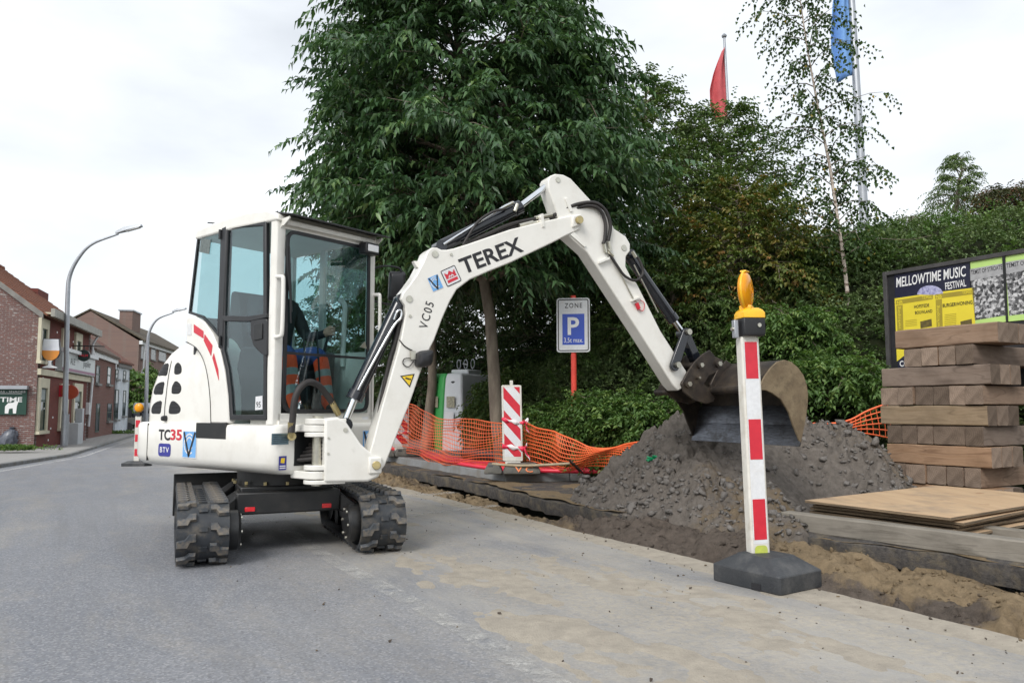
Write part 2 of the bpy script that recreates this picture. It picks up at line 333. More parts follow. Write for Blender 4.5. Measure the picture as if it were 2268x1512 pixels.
# --- materials
def asphalt_mat():
    t = NT('dusty_asphalt'); g = t.n('NewGeometry').outputs['Position']
    dn = t.n('VectorMath', operation='DOT_PRODUCT'); dn.inputs[1].default_value = tuple(NN); t.l(g, dn.inputs[0])
    ds = t.n('VectorMath', operation='DOT_PRODUCT'); ds.inputs[1].default_value = tuple(UU); t.l(g, ds.inputs[0])
    n = t.math('SUBTRACT', dn.outputs['Value'], E0.dot(NN)); s = t.math('SUBTRACT', ds.outputs['Value'], E0.dot(UU))
    cx = t.n('CombineXYZ'); t.l(n, cx.inputs[0]); t.l(t.math('MULTIPLY', s, 0.35), cx.inputs[1]); v = cx.outputs[0]
    base = t.ramp(t.noise(0.7, 6, 0.6, v), [(0.3, (0.150, 0.160, 0.184)), (0.7, (0.205, 0.214, 0.236))])
    vo = t.n('TexVoronoi'); vo.inputs['Scale'].default_value = 95; t.l(g, vo.inputs['Vector'])
    ag = t.n('SeparateColor'); t.l(vo.outputs['Color'], ag.inputs[0])
    base = t.mix(t.ramp(ag.outputs[0], [(0.55, 0.0), (0.95, 0.5)]), base, (0.38, 0.38, 0.385))
    base = t.mix(t.ramp(ag.outputs[1], [(0.6, 0.0), (0.95, 0.42)]), base, (0.08, 0.083, 0.09))
    # sand carried out of the trench lies thickest along the cut edge
    near = t.n('MapRange'); near.inputs['From Min'].default_value = -3.4; near.inputs['From Max'].default_value = -0.9; near.inputs['To Min'].default_value = 0.08; near.inputs['To Max'].default_value = 1.0; t.l(n, near.inputs['Value'])
    pt = t.ramp(t.noise(1.25, 8, 0.64, v, 0.6), [(0.38, 0.0), (0.58, 1.0)])
    fine = t.ramp(t.noise(21, 5, 0.7, g), [(0.34, 0.25), (0.62, 1.0)])
    dust = t.math('MULTIPLY', t.math('MULTIPLY', pt, near.outputs[0]), fine)
    lane = t.ramp(t.noise(1.9, 8, 0.7, v, 0.3), [(0.47, 0.0), (0.68, 0.75)])
    dust = t.math('MAXIMUM', t.math('MULTIPLY', dust, 0.88), t.math('MULTIPLY', t.math('MULTIPLY', lane, fine), 0.55))
    strip = t.n('MapRange'); strip.inputs['From Min'].default_value = -2.5; strip.inputs['From Max'].default_value = -2.1; strip.inputs['To Max'].default_value = 0.72; t.l(t.math('ADD', n, t.math('MULTIPLY', t.math('SUBTRACT', t.noise(2.0, 5, 0.6, g), 0.5), 0.5)), strip.inputs['Value'])
    base = t.mix(t.math('MULTIPLY', strip.outputs[0], t.ramp(t.noise(2.4, 9, 0.72, v, 0.5), [(0.36, 0.25), (0.62, 1.0)])), base, t.ramp(t.noise(5.0, 8, 0.7, v), [(0.3, (0.27, 0.265, 0.255)), (0.7, (0.345, 0.335, 0.315))]))
    cx2 = t.n('CombineXYZ'); t.l(t.math('MULTIPLY', n, 3.2), cx2.inputs[0]); t.l(t.math('MULTIPLY', s, 0.16), cx2.inputs[1])
    trk_ = t.ramp(t.noise(1.6, 5, 0.6, cx2.outputs[0], 0.4), [(0.5, 0.0), (0.68, 0.45)]); base = t.mix(trk_, base, (0.165, 0.165, 0.17))
    c = t.mix(dust, base, t.ramp(t.noise(3.2, 4), [(0.35, (0.42, 0.37, 0.29)), (0.65, (0.35, 0.315, 0.255))]))
    pale = t.math('MULTIPLY', near.outputs[0], t.ramp(t.noise(0.9, 5, 0.6, g), [(0.4, 0.0), (0.7, 0.45)]))
    c = t.mix(pale, c, (0.40, 0.385, 0.36))
    spk = t.ramp(t.noise(70, 2, 0.5, g), [(0.70, 0.0), (0.76, 0.55)])
    c = t.mix(t.math('MULTIPLY', spk, near.outputs[0]), c, (0.10, 0.08, 0.06))
    t.col(c); t.set(t.ramp(dust, [(0, 0.72), (1, 0.95)]), 0, 0.22)
    h = t.math('ADD', t.math('MULTIPLY', ag.outputs[2], 0.35), t.math('ADD', t.math('MULTIPLY', dust, 0.8), t.math('MULTIPLY', t.noise(9, 6, 0.65, g), 0.9)))
    t.bump(h, 0.55, 0.008); return t.m
M['asphalt'] = asphalt_mat()
M['asphalt_cut'] = pm('cut_asphalt', (0.055, 0.052, 0.052), (0.10, 0.092, 0.085), 26, 0.85, spec=0.2, dirt=(0.2, 0.165, 0.11), dscale=7, damt=0.75, bump=0.9, bscale=70)
M['concrete'] = pm('kerb_concrete', (0.26, 0.265, 0.265), (0.18, 0.182, 0.18), 3, 0.85, spec=0.2, dirt=(0.25, 0.2, 0.14), dscale=3, damt=0.5, bump=0.4, bscale=130)
def soil_mat(name, sandy, dark, thr):
    t = NT(name); g = t.n('NewGeometry').outputs['Position']
    m = t.attr('soil')
    a = t.ramp(t.noise(16, 7, 0.68, g), [(0.3, sandy), (0.72, tuple(c * 0.6 for c in sandy))])
    b = t.ramp(t.noise(13, 7, 0.7, g), [(0.3, dark), (0.7, tuple(c * 2.0 for c in dark))])
    k = t.math('ADD', m, t.math('MULTIPLY', t.math('SUBTRACT', t.noise(6, 6, 0.65, g), 0.5), 0.9))
    t.col(t.mix(t.ramp(k, [(thr - 0.1, 0.0), (thr + 0.12, 1.0)]), b, a)); t.set(0.95, 0, 0.12)
    t.bump(t.math('ADD', t.noise(38, 6, 0.7, g), t.math('MULTIPLY', t.noise(140, 3, 0.6, g), 0.5)), 1.0, 0.016); return t.m
M['trench_soil'] = soil_mat('trench_sand_and_soil', (0.265, 0.20, 0.125), (0.068, 0.056, 0.047), 0.47)
M['spoil'] = soil_mat('grey_clay_spoil', (0.20, 0.155, 0.105), (0.095, 0.084, 0.074), 0.62)
M['paver'] = None
def brick_mat(name, c1, c2, mortar, bw, bh, ms=0.012, rough=0.85, var=0.5, bump=0.5, plane=None, extra=None):
    t = NT(name); vec = t.co()
    if plane is not None:                                           # plane = horizontal direction of the wall
        d = t.n('VectorMath', operation='DOT_PRODUCT'); d.inputs[1].default_value = tuple(plane); t.l(vec, d.inputs[0])
        sp = t.n('SeparateXYZ'); t.l(vec, sp.inputs[0]); cx = t.n('CombineXYZ'); t.l(d.outputs['Value'], cx.inputs[0]); t.l(sp.outputs[2], cx.inputs[1]); bv = cx.outputs[0]
    else: bv = vec
    b = t.n('TexBrick'); t.l(bv, b.inputs['Vector']); b.inputs['Color1'].default_value = (*c1, 1); b.inputs['Color2'].default_value = (*c2, 1); b.inputs['Mortar'].default_value = (*mortar, 1)
    b.inputs['Scale'].default_value = 1.0; b.inputs['Mortar Size'].default_value = ms; b.inputs['Brick Width'].default_value = bw; b.inputs['Row Height'].default_value = bh; b.inputs['Bias'].default_value = -0.1
    c = t.mix(t.math('MULTIPLY', t.noise(1.3, 5), var), b.outputs['Color'], tuple(x * 0.55 for x in c1))
    if extra:
        k = t.ramp(t.noise(5.5, 3, 0.6, t.scaled((1, 1, 3.0))), [(0.60, 0.0), (0.66, 0.85)]); c = t.mix(k, c, extra)
    t.col(c); t.set(rough, 0, 0.2); t.bump(t.math('ADD', b.outputs['Fac'], t.math('MULTIPLY', t.noise(30, 4), 0.4)), -bump, 0.01); return t.m
M['paver'] = brick_mat('weathered_pavers', (0.30, 0.235, 0.225), (0.25, 0.215, 0.21), (0.13, 0.115, 0.1), 0.22, 0.11, 0.006, var=0.6)
M['sidewalk'] = brick_mat('pale_concrete_tiles', (0.34, 0.33, 0.315), (0.30, 0.295, 0.285), (0.2, 0.19, 0.18), 0.3, 0.3, 0.008, var=0.35)

# --- far ground plane
g = MB().add([(-900, -300, -0.65), (900, -300, -0.65), (900, 1600, -0.65), (-900, 1600, -0.65)], [(0, 1, 2, 3)]).build('ground', pm('verge_ground', (0.12, 0.11, 0.075), (0.075, 0.08, 0.04), 0.6, 0.95, spec=0.1), fix=False)
tag(g, kind='structure')

# --- road, with a real broken edge over the trench
ss = np.concatenate([np.linspace(-9, -2, 12), np.linspace(-1.9, 9, 300), np.linspace(9.2, 16, 60), np.linspace(17, 95, 60)])
rv, rf = [], []; NC = 26
for s in ss:
    a, b = nleft(s), nright(s)
    j = (0.035 * (vnoise(s * 3.1, 0.5, 3) - 0.5) + 0.03 * (vnoise(s * 11, 1.5, 4) - 0.5) + 0.016 * (vnoise(s * 31, 2.5, 5) - 0.5)) if s < 14 else 0
    for k in range(NC):
        q = k / (NC - 1); n = a + (b - a) * q + (float(j) if k == NC - 1 else 0)
        p = sn(s, n); p.z = zroad(p.x, p.y) - (0.012 + 0.02 * float(vnoise(s * 9, 7.5, 8)) if k == NC - 1 else 0); rv.append(p)
    p = sn(s, b + float(j) * 0.4 - 0.02); p.z = zroad(p.x, p.y) - 0.22; rv.append(p)
W1 = NC + 1
for i in range(len(ss) - 1):
    for k in range(NC): rf.append((i * W1 + k, i * W1 + k + 1, (i + 1) * W1 + k + 1, (i + 1) * W1 + k))
road = MB().add(rv, rf).build('road', M['asphalt'], smooth=30); tag(road, kind='structure')

def paint_mat(name, c, lo, hi, sc=9):
    t = NT(name); t.col(t.ramp(t.noise(30, 4), [(0.3, c), (0.7, tuple(x * 0.75 for x in c))])); t.set(0.8, 0, 0.2)
    g_ = t.n('NewGeometry').outputs['Position']; k = t.math('MULTIPLY', t.ramp(t.noise(sc, 7, 0.72, g_), [(lo, 0.0), (hi, 1.0)]), t.ramp(t.noise(60, 3, 0.7, g_), [(0.38, 0.25), (0.6, 1.0)]))
    tr = t.n('BsdfTransparent'); mx = t.n('MixShader'); t.l(k, mx.inputs[0]); t.l(tr.outputs[0], mx.inputs[1]); t.l(t.p.outputs[0], mx.inputs[2]); t.l(mx.outputs[0], t.out.inputs['Surface']); return t.m
M['worn_line'] = paint_mat('worn_white_road_paint', (0.60, 0.59, 0.56), 0.40, 0.70, 7)
M['road_line'] = paint_mat('white_road_paint', (0.62, 0.62, 0.62), 0.25, 0.5, 3)
def stripe(name, pts, width, mat, lift=0.004):
    m = MB(); pts = [Vector(p) for p in pts]; rows = []
    for i, p in enumerate(pts):
        d = (pts[min(i + 1, len(pts) - 1)] - pts[max(i - 1, 0)]); d.z = 0; d.normalize(); q = Vector((-d.y, d.x, 0)) * width / 2
        rows.append((p + q, p - q))
    for a, b in rows:
        a.z = zroad(a.x, a.y) + lift; b.z = zroad(b.x, b.y) + lift
    m.add([p for r_ in rows for p in r_], [(2 * i, 2 * i + 1, 2 * i + 3, 2 * i + 2) for i in range(len(rows) - 1)])
    return tag(m.build(name, mat, fix=False), kind='structure')
stripe('road_marking', [sn(s, -2.35 + 0.03 * math.sin(s * 1.3)) for s in np.linspace(-2.5, 5.2, 30)], 0.13, M['worn_line'])
stripe('road_marking', [gp(840 + k * 26, 1148 - k * 2.9) for k in range(11)], 0.16, M['worn_line'])
stripe('road_marking', [gp(790 + k * 22, 1106 - k * 1.6) for k in range(11)], 0.2, M['worn_line'])
stripe('road_marking', [sn(s, -2.6) for s in np.linspace(5.8, 9.5, 10)], 0.5, M['worn_line'])
stripe('road_marking', [sn(s, nleft(s) + 0.45) for s in np.linspace(14, 60, 40)], 0.12, M['road_line'])
stripe('road_marking', [sn(s, nleft(s) + 3.0 + (s - 36) * 0.02) for s in np.linspace(36, 62, 20)], 0.14, M['road_line'])

# --- sand smeared and ridged on the strip beside the trench: low real relief that pokes through the road in patches
sg_ = np.arange(-2.2, 8.5, 0.03); ngr = np.linspace(-2.45, -0.01, 90); SG, NG = np.meshgrid(sg_, ngr, indexing='ij')
ridge = np.exp(-((NG + 1.75 + 0.12 * np.sin(SG * 0.9)) / 0.28) ** 2) * np.clip((4.2 - SG) / 2, 0, 1)
lum = fbm(SG * 0.8 + 4, NG * 2.2, 5, 301, 0.58); fin = fbm(SG * 9, NG * 13, 3, 302)
zs3 = 0.02 * (lum - 0.67) + 0.017 * ridge * (fbm(SG * 3, NG * 5, 4, 303, 0.6) - 0.36) * 2 + 0.006 * (fin - 0.55) + 0.012 * np.exp(-(NG / 0.22) ** 2) * (lum - 0.42) - 0.01 * np.clip((-2.2 - NG) * 6, 0, 1)
PX, PY = E0.x + UU.x * SG + NN.x * NG, E0.y + UU.y * SG + NN.y * NG
M['sand_smear'] = pm('dry_trodden_sand', (0.385, 0.345, 0.285), (0.31, 0.28, 0.235), 7, 0.95, spec=0.1, dirt=(0.25, 0.225, 0.19), dscale=11, damt=0.6, bump=0.7, bscale=90)
tag(np_mesh('sand_smear', np.stack([PX, PY, zs3], 2).reshape(-1, 3), grid_faces(len(sg_), 90), 4, M['sand_smear'], smooth=True), 'dry sand smeared over the road beside the trench', 'sand', kind='stuff')

# --- pavement on the left, kerb stones along it
pv = MB(); kk = np.linspace(4, 95, 110); rows = []
for s in kk:
    r_ = []
    for n in (nleft(s) - 13, nleft(s) - 5, nleft(s) - 0.16):
        p = sn(s, n); p.z = zroad(p.x, p.y) + 0.10; r_.append(p)
    rows.append(r_)
pv.add([p for r_ in rows for p in r_], [(3 * i + k, 3 * i + k + 1, 3 * i + k + 4, 3 * i + k + 3) for i in range(len(rows) - 1) for k in range(2)])
pavement = tag(pv.build('pavement', M['sidewalk'], fix=False), kind='structure')
for i in range(60):
    s0 = 12 + i * 1.0; m = MB(); q = []
    for s, n, z in [(s0, -.16, -.2), (s0 + .985, -.16, -.2), (s0 + .985, 0, -.2), (s0, 0, -.2), (s0, -.16, .105), (s0 + .985, -.16, .105), (s0 + .985, 0, .095), (s0, 0, .095)]:
        p = sn(s, nleft(s) + n); p.z = zroad(p.x, p.y) + z; q.append(p)
    m.hexa(q).build('kerb_stone', M['concrete'], pavement, bevel=0.012, seg=1)

# --- trench: sand slumped against the far wall, dark soil in the bottom
S0, S1, DS = -3.0, 14.5, 0.03
gs = np.arange(S0, S1, DS); NV = 74
sg = np.repeat(gs[:, None], NV, 1); q = np.repeat(np.linspace(0, 1, NV)[None, :], len(gs), 0)
nfa = np.array([nf(s) for s in gs])[:, None]; ng = -0.05 + q * (nfa + 0.09)
dirt_in = np.exp(-((sg - 3.5) / 1.15) ** 2)                          # where the spoil heap has run into the trench
heap = 0.34 * fbm(sg * 0.95 + 3, ng * 1.1, 4, 11) + 0.20 * fbm(sg * 3.1, ng * 3.5 + 9, 4, 12)
prof = np.clip((q - 0.12) / 0.5, 0, 1) ** 0.75
zz = -0.36 + prof * (0.02 + heap * 0.75) + 0.22 * dirt_in * np.clip(q * 1.6, 0, 1)
zz = np.where(q > 0.86, np.minimum(zz, -0.10 + 0 * zz), zz)
zz = np.minimum(zz, -0.02 + 0.16 * dirt_in)
lump = fbm(sg * 14, ng * 14, 3, 21); wall = np.clip((0.88 - q) * 9, 0.08, 1); zz = zz + (0.11 * (lump - 0.5) * np.clip(q * 6, 0, 1) + 0.03 * (fbm(sg * 34, ng * 34, 2, 23) - 0.5)) * wall
crack = fbm(sg * 5.0, ng * 5.0 + 4, 4, 31); zz = zz - 0.13 * np.clip((0.40 - crack) * 8, 0, 1) * np.clip(q * 4, 0, 1)
zz[:, :4] = np.minimum(zz[:, :4], -0.24)
soil = np.clip(0.35 + 1.1 * (fbm(sg * 0.7 + 20, ng * 1.5, 3, 41) - 0.38) + 0.35 * prof - 1.1 * dirt_in - 0.5 * np.exp(-((sg - 0.9) / 0.5) ** 2), 0, 1)
px_ = E0.x + UU.x * sg + NN.x * ng; py_ = E0.y + UU.y * sg + NN.y * ng
tr_ = np_mesh('trench', np.stack([px_, py_, zz], 2).reshape(-1, 3), grid_faces(len(gs), NV), 4, M['trench_soil'], smooth=True, attrs={'soil': soil.ravel()})
tag(tr_, kind='structure')

# --- the old asphalt left standing beyond the trench, a slab with a sawn dark face
st = np.concatenate([np.linspace(-3, 14.5, 420), np.linspace(15, 24, 12)]); sv_, sf_ = [], []; cols = [0, 0.05, 0.12, 0.25, 0.5, 0.9, 1.5, 3, 6]
for s in st:
    e = nf(s) + 0.035 * float(vnoise(s * 9, 3.3, 51)) + 0.006 * float(vnoise(s * 27, 3.3, 52)); zt = 0.03 + 0.012 * float(vnoise(s * 6, 1, 53))
    sv_.append(sn(s, e + 0.02, zt - 0.17)); sv_.append(sn(s, e, zt - 0.085))
    for k, c in enumerate(cols): sv_.append(sn(s, e + c, zt - (0.016 if k == 0 else 0) + (0.014 * float(vnoise(s * 7, c * 9, 54)) if k > 1 else 0)))
WC = len(cols) + 2
for i in range(len(st) - 1):
    for k in range(WC - 1): sf_.append((i * WC + k, i * WC + k + 1, (i + 1) * WC + k + 1, (i + 1) * WC + k))
slab = MB().add(sv_, sf_).build('asphalt_slab', M['asphalt_cut'], smooth=40); tag(slab, kind='structure')
tsv = []; tsf = []; st2 = np.linspace(-3, 14.5, 300); NS = 40
for s in st2:
    for k in range(NS):
        c = 0.03 + (k / (NS - 1)) ** 1.5 * 2.2; b_ = float(fbm(s * 1.6, c * 3, 4, 61)); tsv.append(sn(s, nf(s) + c, 0.026 + 0.08 * (b_ - 0.33) * (1 if s < 8.2 or c < 0.35 else 0.4)))
tsf = grid_faces(len(st2), NS)
sp_ = np_mesh('spilled_sand', np.array(tsv), tsf, 4, M['trench_soil'], smooth=True, attrs={'soil': np.clip(0.62 + 0.0 * np.arange(len(tsv)), 0, 1)}); tag(sp_, 'brown sand spilled over the old asphalt edge', 'sand', kind='stuff')

# --- traffic island: pavers edged with concrete kerb stones
C1 = Vector((-0.093, 11.48, 0)); KD = Vector((1.1, 0.21, 0)).normalized(); ZI = 0.17
def isl(a, b, z): return C1 + UU * a + KD * b + Vector((0, 0, z))
island = tag(MB().add([isl(.12, .12, ZI - .006), isl(.12, 5, ZI - .006), isl(3, 7, ZI - .006), isl(16, 9, ZI - .006), isl(16, .12, ZI - .006)], [(0, 1, 2, 3, 4)]).build('traffic_island', M['paver'], fix=False), kind='structure')
for i in range(12):
    m = MB(); a0, a1 = i * 1.0 + (0.155 if i == 0 else 0), i * 1.0 + 0.985
    m.hexa([isl(a0, 0, -.1), isl(a1, 0, -.1), isl(a1, .15, -.1), isl(a0, .15, -.1), isl(a0, 0.015, ZI), isl(a1, .015, ZI), isl(a1, .15, ZI), isl(a0, .15, ZI)]).build('kerb_stone', M['concrete'], island, bevel=0.014)
for i in range(4):
    m = MB(); b0, b1 = i * 1.0 + 0.0, i * 1.0 + 0.985
    m.hexa([isl(0, b0, -.1), isl(0, b1, -.1), isl(.15, b1, -.1), isl(.15, b0, -.1), isl(.015, b0, ZI + .002), isl(.015, b1, ZI + .002), isl(.15, b1, ZI + .002), isl(.15, b0, ZI + .002)]).build('kerb_stone', M['concrete'], island, bevel=0.014)

# --- the planted bank on the right
BP = [(-16, 44), (-9, 33), (-4.2, 26), (-1.0, 21.2), (0.2, 15.6), (1.3, 12.9), (3.6, 11.7), (6.5, 11.35), (8.9, 9.3), (12, 5), (16, 0)]
_d = [0]
for a, b in zip(BP, BP[1:]): _d.append(_d[-1] + math.dist(a, b))
BL = _d[-1]; BX = [p[0] for p in BP]; BY = [p[1] for p in BP]
def bank_xy(L, m):
    x = np.interp(L, _d, BX); y = np.interp(L, _d, BY); e = 1.2
    tx = np.interp(L + e, _d, BX) - np.interp(L - e, _d, BX); ty = np.interp(L + e, _d, BY) - np.interp(L - e, _d, BY); l = np.hypot(tx, ty)
    return x + -ty / l * m, y + tx / l * m
def bank_z(L, m):
    L = np.asarray(L, float); m = np.asarray(m, float)
    top_ = np.interp(L, _d, [2.0, 2.2, 2.6, 3.2, 3.6, 4.1, 4.8, 5.4, 6.0, 6.0, 6.0])
    rise = np.minimum(1.0 * np.clip(m / 0.5, 0, 1) ** 0.6 + 1.25 * np.clip(m - 0.1, 0, 9), 99)
    z = top_ * np.tanh(rise / top_)
    b = (fbm(L * 0.9, m * 0.9, 3, 71) - 0.5) * 0.75 + (fbm(L * 2.6, m * 2.6, 3, 72) - 0.5) * 0.4
    return 0.1 + z + b * np.clip(m / 0.8, 0, 1)
Lg = np.linspace(0, BL, 180); mg = np.concatenate([np.linspace(-0.1, 3, 40), np.linspace(3.2, 22, 40)])
LL, MM = np.meshgrid(Lg, mg, indexing='ij'); X_, Y_ = bank_xy(LL, MM)
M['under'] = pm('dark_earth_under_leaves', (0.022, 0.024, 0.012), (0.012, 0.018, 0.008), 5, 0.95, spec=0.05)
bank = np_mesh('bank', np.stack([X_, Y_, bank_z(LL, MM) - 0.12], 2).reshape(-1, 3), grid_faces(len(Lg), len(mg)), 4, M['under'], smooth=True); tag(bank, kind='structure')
# ================================================================ foliage
def unit(a): return a / np.maximum(np.linalg.norm(a, axis=-1, keepdims=True), 1e-9)
def leaf_cloud(name, mat, P, D, N, L, W, rnd, parent=None, loc=(0, 0, 0), bend=0.25, fold=0.25, rich=False):
    n = len(P); D = unit(D); S = unit(np.cross(D, N)); U = np.cross(S, D)
    L = np.broadcast_to(L, (n,))[:, None]; W = np.broadcast_to(W, (n,))[:, None]; dn = np.array([0, 0, -1.0])
    base = P; mid = P + D * L * 0.42 + U * W * 0.12
    l = mid + S * W * 0.5 + U * W * fold; r = mid - S * W * 0.5 + U * W * fold; tip = P + D * L * 0.97 + dn * L * bend
    if rich:
        V = np.stack([base, l, mid, r, tip], 1).reshape(-1, 3); k = np.arange(n)[:, None] * 5
        F = np.concatenate([k + [0, 2, 1], k + [0, 3, 2], k + [1, 2, 4], k + [2, 3, 4]], 1).reshape(-1, 3); q = 5
    else:
        V = np.stack([base, l, tip, r], 1).reshape(-1, 3); k = np.arange(n)[:, None] * 4
        F = np.concatenate([k + [0, 2, 1], k + [0, 3, 2]], 1).reshape(-1, 3); q = 4
    return np_mesh(name, V, F, 3, mat, parent, loc, rnd=np.repeat(rnd, q))
def sprays(P, A, T, k, rng, droop=0.35, spread=0.8, hang=0.3, jit=0.25):
    """k leaves along each twig starting at P, heading A (n,3), length T"""
    n = len(P); A = unit(A); T = np.broadcast_to(T, (n,)); up = np.array([0, 0, 1.0])
    S = unit(np.cross(A, up + rng.normal(0, .15, (n, 3)))); t = (np.arange(k) + 0.5) / k
    pos = P[:, None] + A[:, None] * (T[:, None] * t)[..., None] - up * (droop * T[:, None] * t ** 2)[..., None]
    sg = np.where(np.arange(k) % 2 == 0, 1.0, -1.0)[None, :, None]
    D = A[:, None] * 0.55 + S[:, None] * sg * spread - up * hang + rng.normal(0, jit, (n, k, 3))
    N = np.broadcast_to(up, (n, k, 3)) + rng.normal(0, 0.45, (n, k, 3))
    return pos.reshape(-1, 3), D.reshape(-1, 3), N.reshape(-1, 3)

GREEN = [(0.0, (0.025, 0.055, 0.026)), (0.4, (0.052, 0.112, 0.046)), (0.8, (0.10, 0.185, 0.07)), (1.0, (0.21, 0.30, 0.11))]
DARK = [(0.0, (0.024, 0.048, 0.018)), (0.6, (0.056, 0.10, 0.036)), (1.0, (0.12, 0.175, 0.06))]
MIDG = [(0.0, (0.045, 0.085, 0.028)), (0.5, (0.10, 0.162, 0.052)), (1.0, (0.20, 0.26, 0.09))]
M['leaf_big'] = leaf_mat('glossy_drooping_leaves', GREEN, 0.2, 0.38, 0.5)
M['leaf_dark'] = leaf_mat('dark_leaves', DARK, 0.2, 0.55, 0.3)
M['leaf_mid'] = leaf_mat('mid_green_leaves', MIDG, 0.25, 0.5)
M['leaf_maple'] = leaf_mat('reddening_maple_leaves', [(0.0, (0.065, 0.11, 0.026)), (0.5, (0.125, 0.16, 0.038)), (0.8, (0.21, 0.175, 0.05)), (1.0, (0.36, 0.17, 0.06))], 0.25)
M['leaf_birch'] = leaf_mat('birch_leaves', [(0, (0.03, 0.06, 0.018)), (0.6, (0.06, 0.11, 0.03)), (0.97, (0.06, 0.11, 0.03)), (1, (0.4, 0.28, 0.03))], 0.25)
M['leaf_hedge'] = leaf_mat('small_hedge_leaves', [(0, (0.04, 0.072, 0.028)), (0.35, (0.11, 0.165, 0.066)), (0.8, (0.20, 0.26, 0.11)), (1, (0.34, 0.34, 0.16))], 0.2, 0.5)
M['leaf_vine'] = leaf_mat('bright_vine_leaves', [(0, (0.05, 0.105, 0.03)), (0.6, (0.12, 0.21, 0.06)), (1, (0.24, 0.32, 0.10))], 0.3, 0.5)
M['leaf_red'] = leaf_mat('reddish_hedge_leaves', [(0, (0.03, 0.045, 0.015)), (0.6, (0.07, 0.075, 0.025)), (1, (0.18, 0.05, 0.03))], 0.2)

def tree(name, label, base, prof, nb, leaf, mat, seed, trunk_r=0.12, trunk_top=None, off=(0, 0), elev=(0.45, -0.25), sub=8, per=8, twig=0.45, cat='tree', group=None, lean=(0, 0), bark='bark', rich=False, hang=0.35, droop=0.35, blen=1.0, sun=0.0, inner=0.28, squash=1.0, nspr=2, zmin=0.0):
    """tapered trunk, limbs, side branches and leafy sprays; prof = [(z, radius)] of the crown, z absolute"""
    rng = np.random.default_rng(seed); base = Vector(base); root = thing(name, base, label, cat, group)
    zs = [p[0] for p in prof]; rs = [p[1] for p in prof]; ztop = trunk_top or zs[-1]
    wood = MB(); n = 12; pts = []
    for i in range(n + 1):
        q = i / n; z = base.z + (ztop - base.z) * q
        pts.append(Vector((base.x + off[0] * q + lean[0] * q + 0.04 * math.sin(i * 1.7 + seed), base.y + off[1] * q + 0.04 * math.cos(i * 1.3 + seed), z)))
    wood.tube(pts, [trunk_r * (1 - 0.85 * i / n) * (1.25 if i == 0 else 1) for i in range(n + 1)], 9)
    tk = lambda z: pts[0].lerp(pts[-1], 0) if z <= base.z else Vector((float(np.interp(z, [p.z for p in pts], [p.x for p in pts])), float(np.interp(z, [p.z for p in pts], [p.y for p in pts])), z))
    limbs = MB(); SP, SA, ST = [], [], []
    wts = np.interp(np.linspace(zs[0], zs[-1], 60), zs, rs); cdf = np.cumsum(wts + 0.2); cdf /= cdf[-1]
    for b in range(nb):
        z = float(np.interp((b + rng.random()) / nb, cdf, np.linspace(zs[0], zs[-1], 60))); rad = float(np.interp(z, zs, rs)) * (0.72 + 0.38 * rng.random()) * blen
        az = b * 2.39996 + rng.normal(0, 0.3); z0 = max(base.z + 0.6, z - rad * 0.35, zmin); p0 = tk(min(z0, ztop - 0.1)); dirh = Vector((math.cos(az), math.sin(az) * squash, 0))
        path = []
        for i in range(7):
            q = i / 6; path.append(p0 + dirh * rad * q + Vector((0, 0, rad * (elev[0] * q * 1.6 + (elev[1] - elev[0]) * 0.9 * q * q) + (z - z0 - rad * 0.35) * q)) + Vector((rng.normal(0, .03), rng.normal(0, .03), rng.normal(0, .03))) * rad * q)
        limbs.tube(path, [max(0.006, trunk_r * 0.28 * (1 - 0.85 * q / 6)) for q in range(7)], 4, caps=False)
        for k in range(sub):
            t = inner + (1.0 - inner) * (k + rng.random()) / sub; f = t * 6; i = min(5, int(f)); q0 = path[i].lerp(path[i + 1], f - i)
            ax = (path[i + 1] - path[i]).normalized(); side = ax.cross(Vector((0, 0, 1))) * (1 if k % 2 else -1)
            d = (ax * 0.75 + side * (0.75 * (1 - t * 0.5)) + Vector((0, 0, rng.normal(0.02, 0.2)))).normalized(); l = rad * 0.30 * (1.15 - 0.5 * t) + twig * 0.5
            q1 = q0 + d * l; limbs.tube([q0, q0.lerp(q1, .5) + Vector((0, 0, l * .04)), q1], [0.009, 0.006, 0.003], 3, caps=False)
            for j in range(nspr + 1):
                u = (j + 0.4) / (nspr + 1); SP.append(q0.lerp(q1, u)); SA.append((d + side * (0.7 if j % 2 else -0.7) * (1 - u) + Vector((rng.normal(0, .25), rng.normal(0, .25), rng.normal(0, .2))))); ST.append(twig * (0.7 + 0.6 * rng.random()))
        for j in range(3): SP.append(path[-1]); SA.append(dirh + Vector((rng.normal(0, .4), rng.normal(0, .4), rng.normal(0, .3)))); ST.append(twig)
    wood.build('trunk', M[bark], root, smooth=60); limbs.build('limbs', M[bark], root, smooth=60, fix=False)
    SP = np.array(SP); SA = np.array(SA); ST = np.array(ST)
    P, D, N = sprays(SP, SA, ST, per, rng, droop=droop, hang=hang)
    r = np.repeat(rng.random(len(SP)) * 0.55, per) + rng.random(len(P)) * 0.45
    lw = 0.75 + 0.5 * rng.random(len(P))
    leaf_cloud('crown', mat, P, D, N, leaf[0] * lw, leaf[1] * lw, r, root, bend=0.3, fold=0.22, rich=rich)
    return root

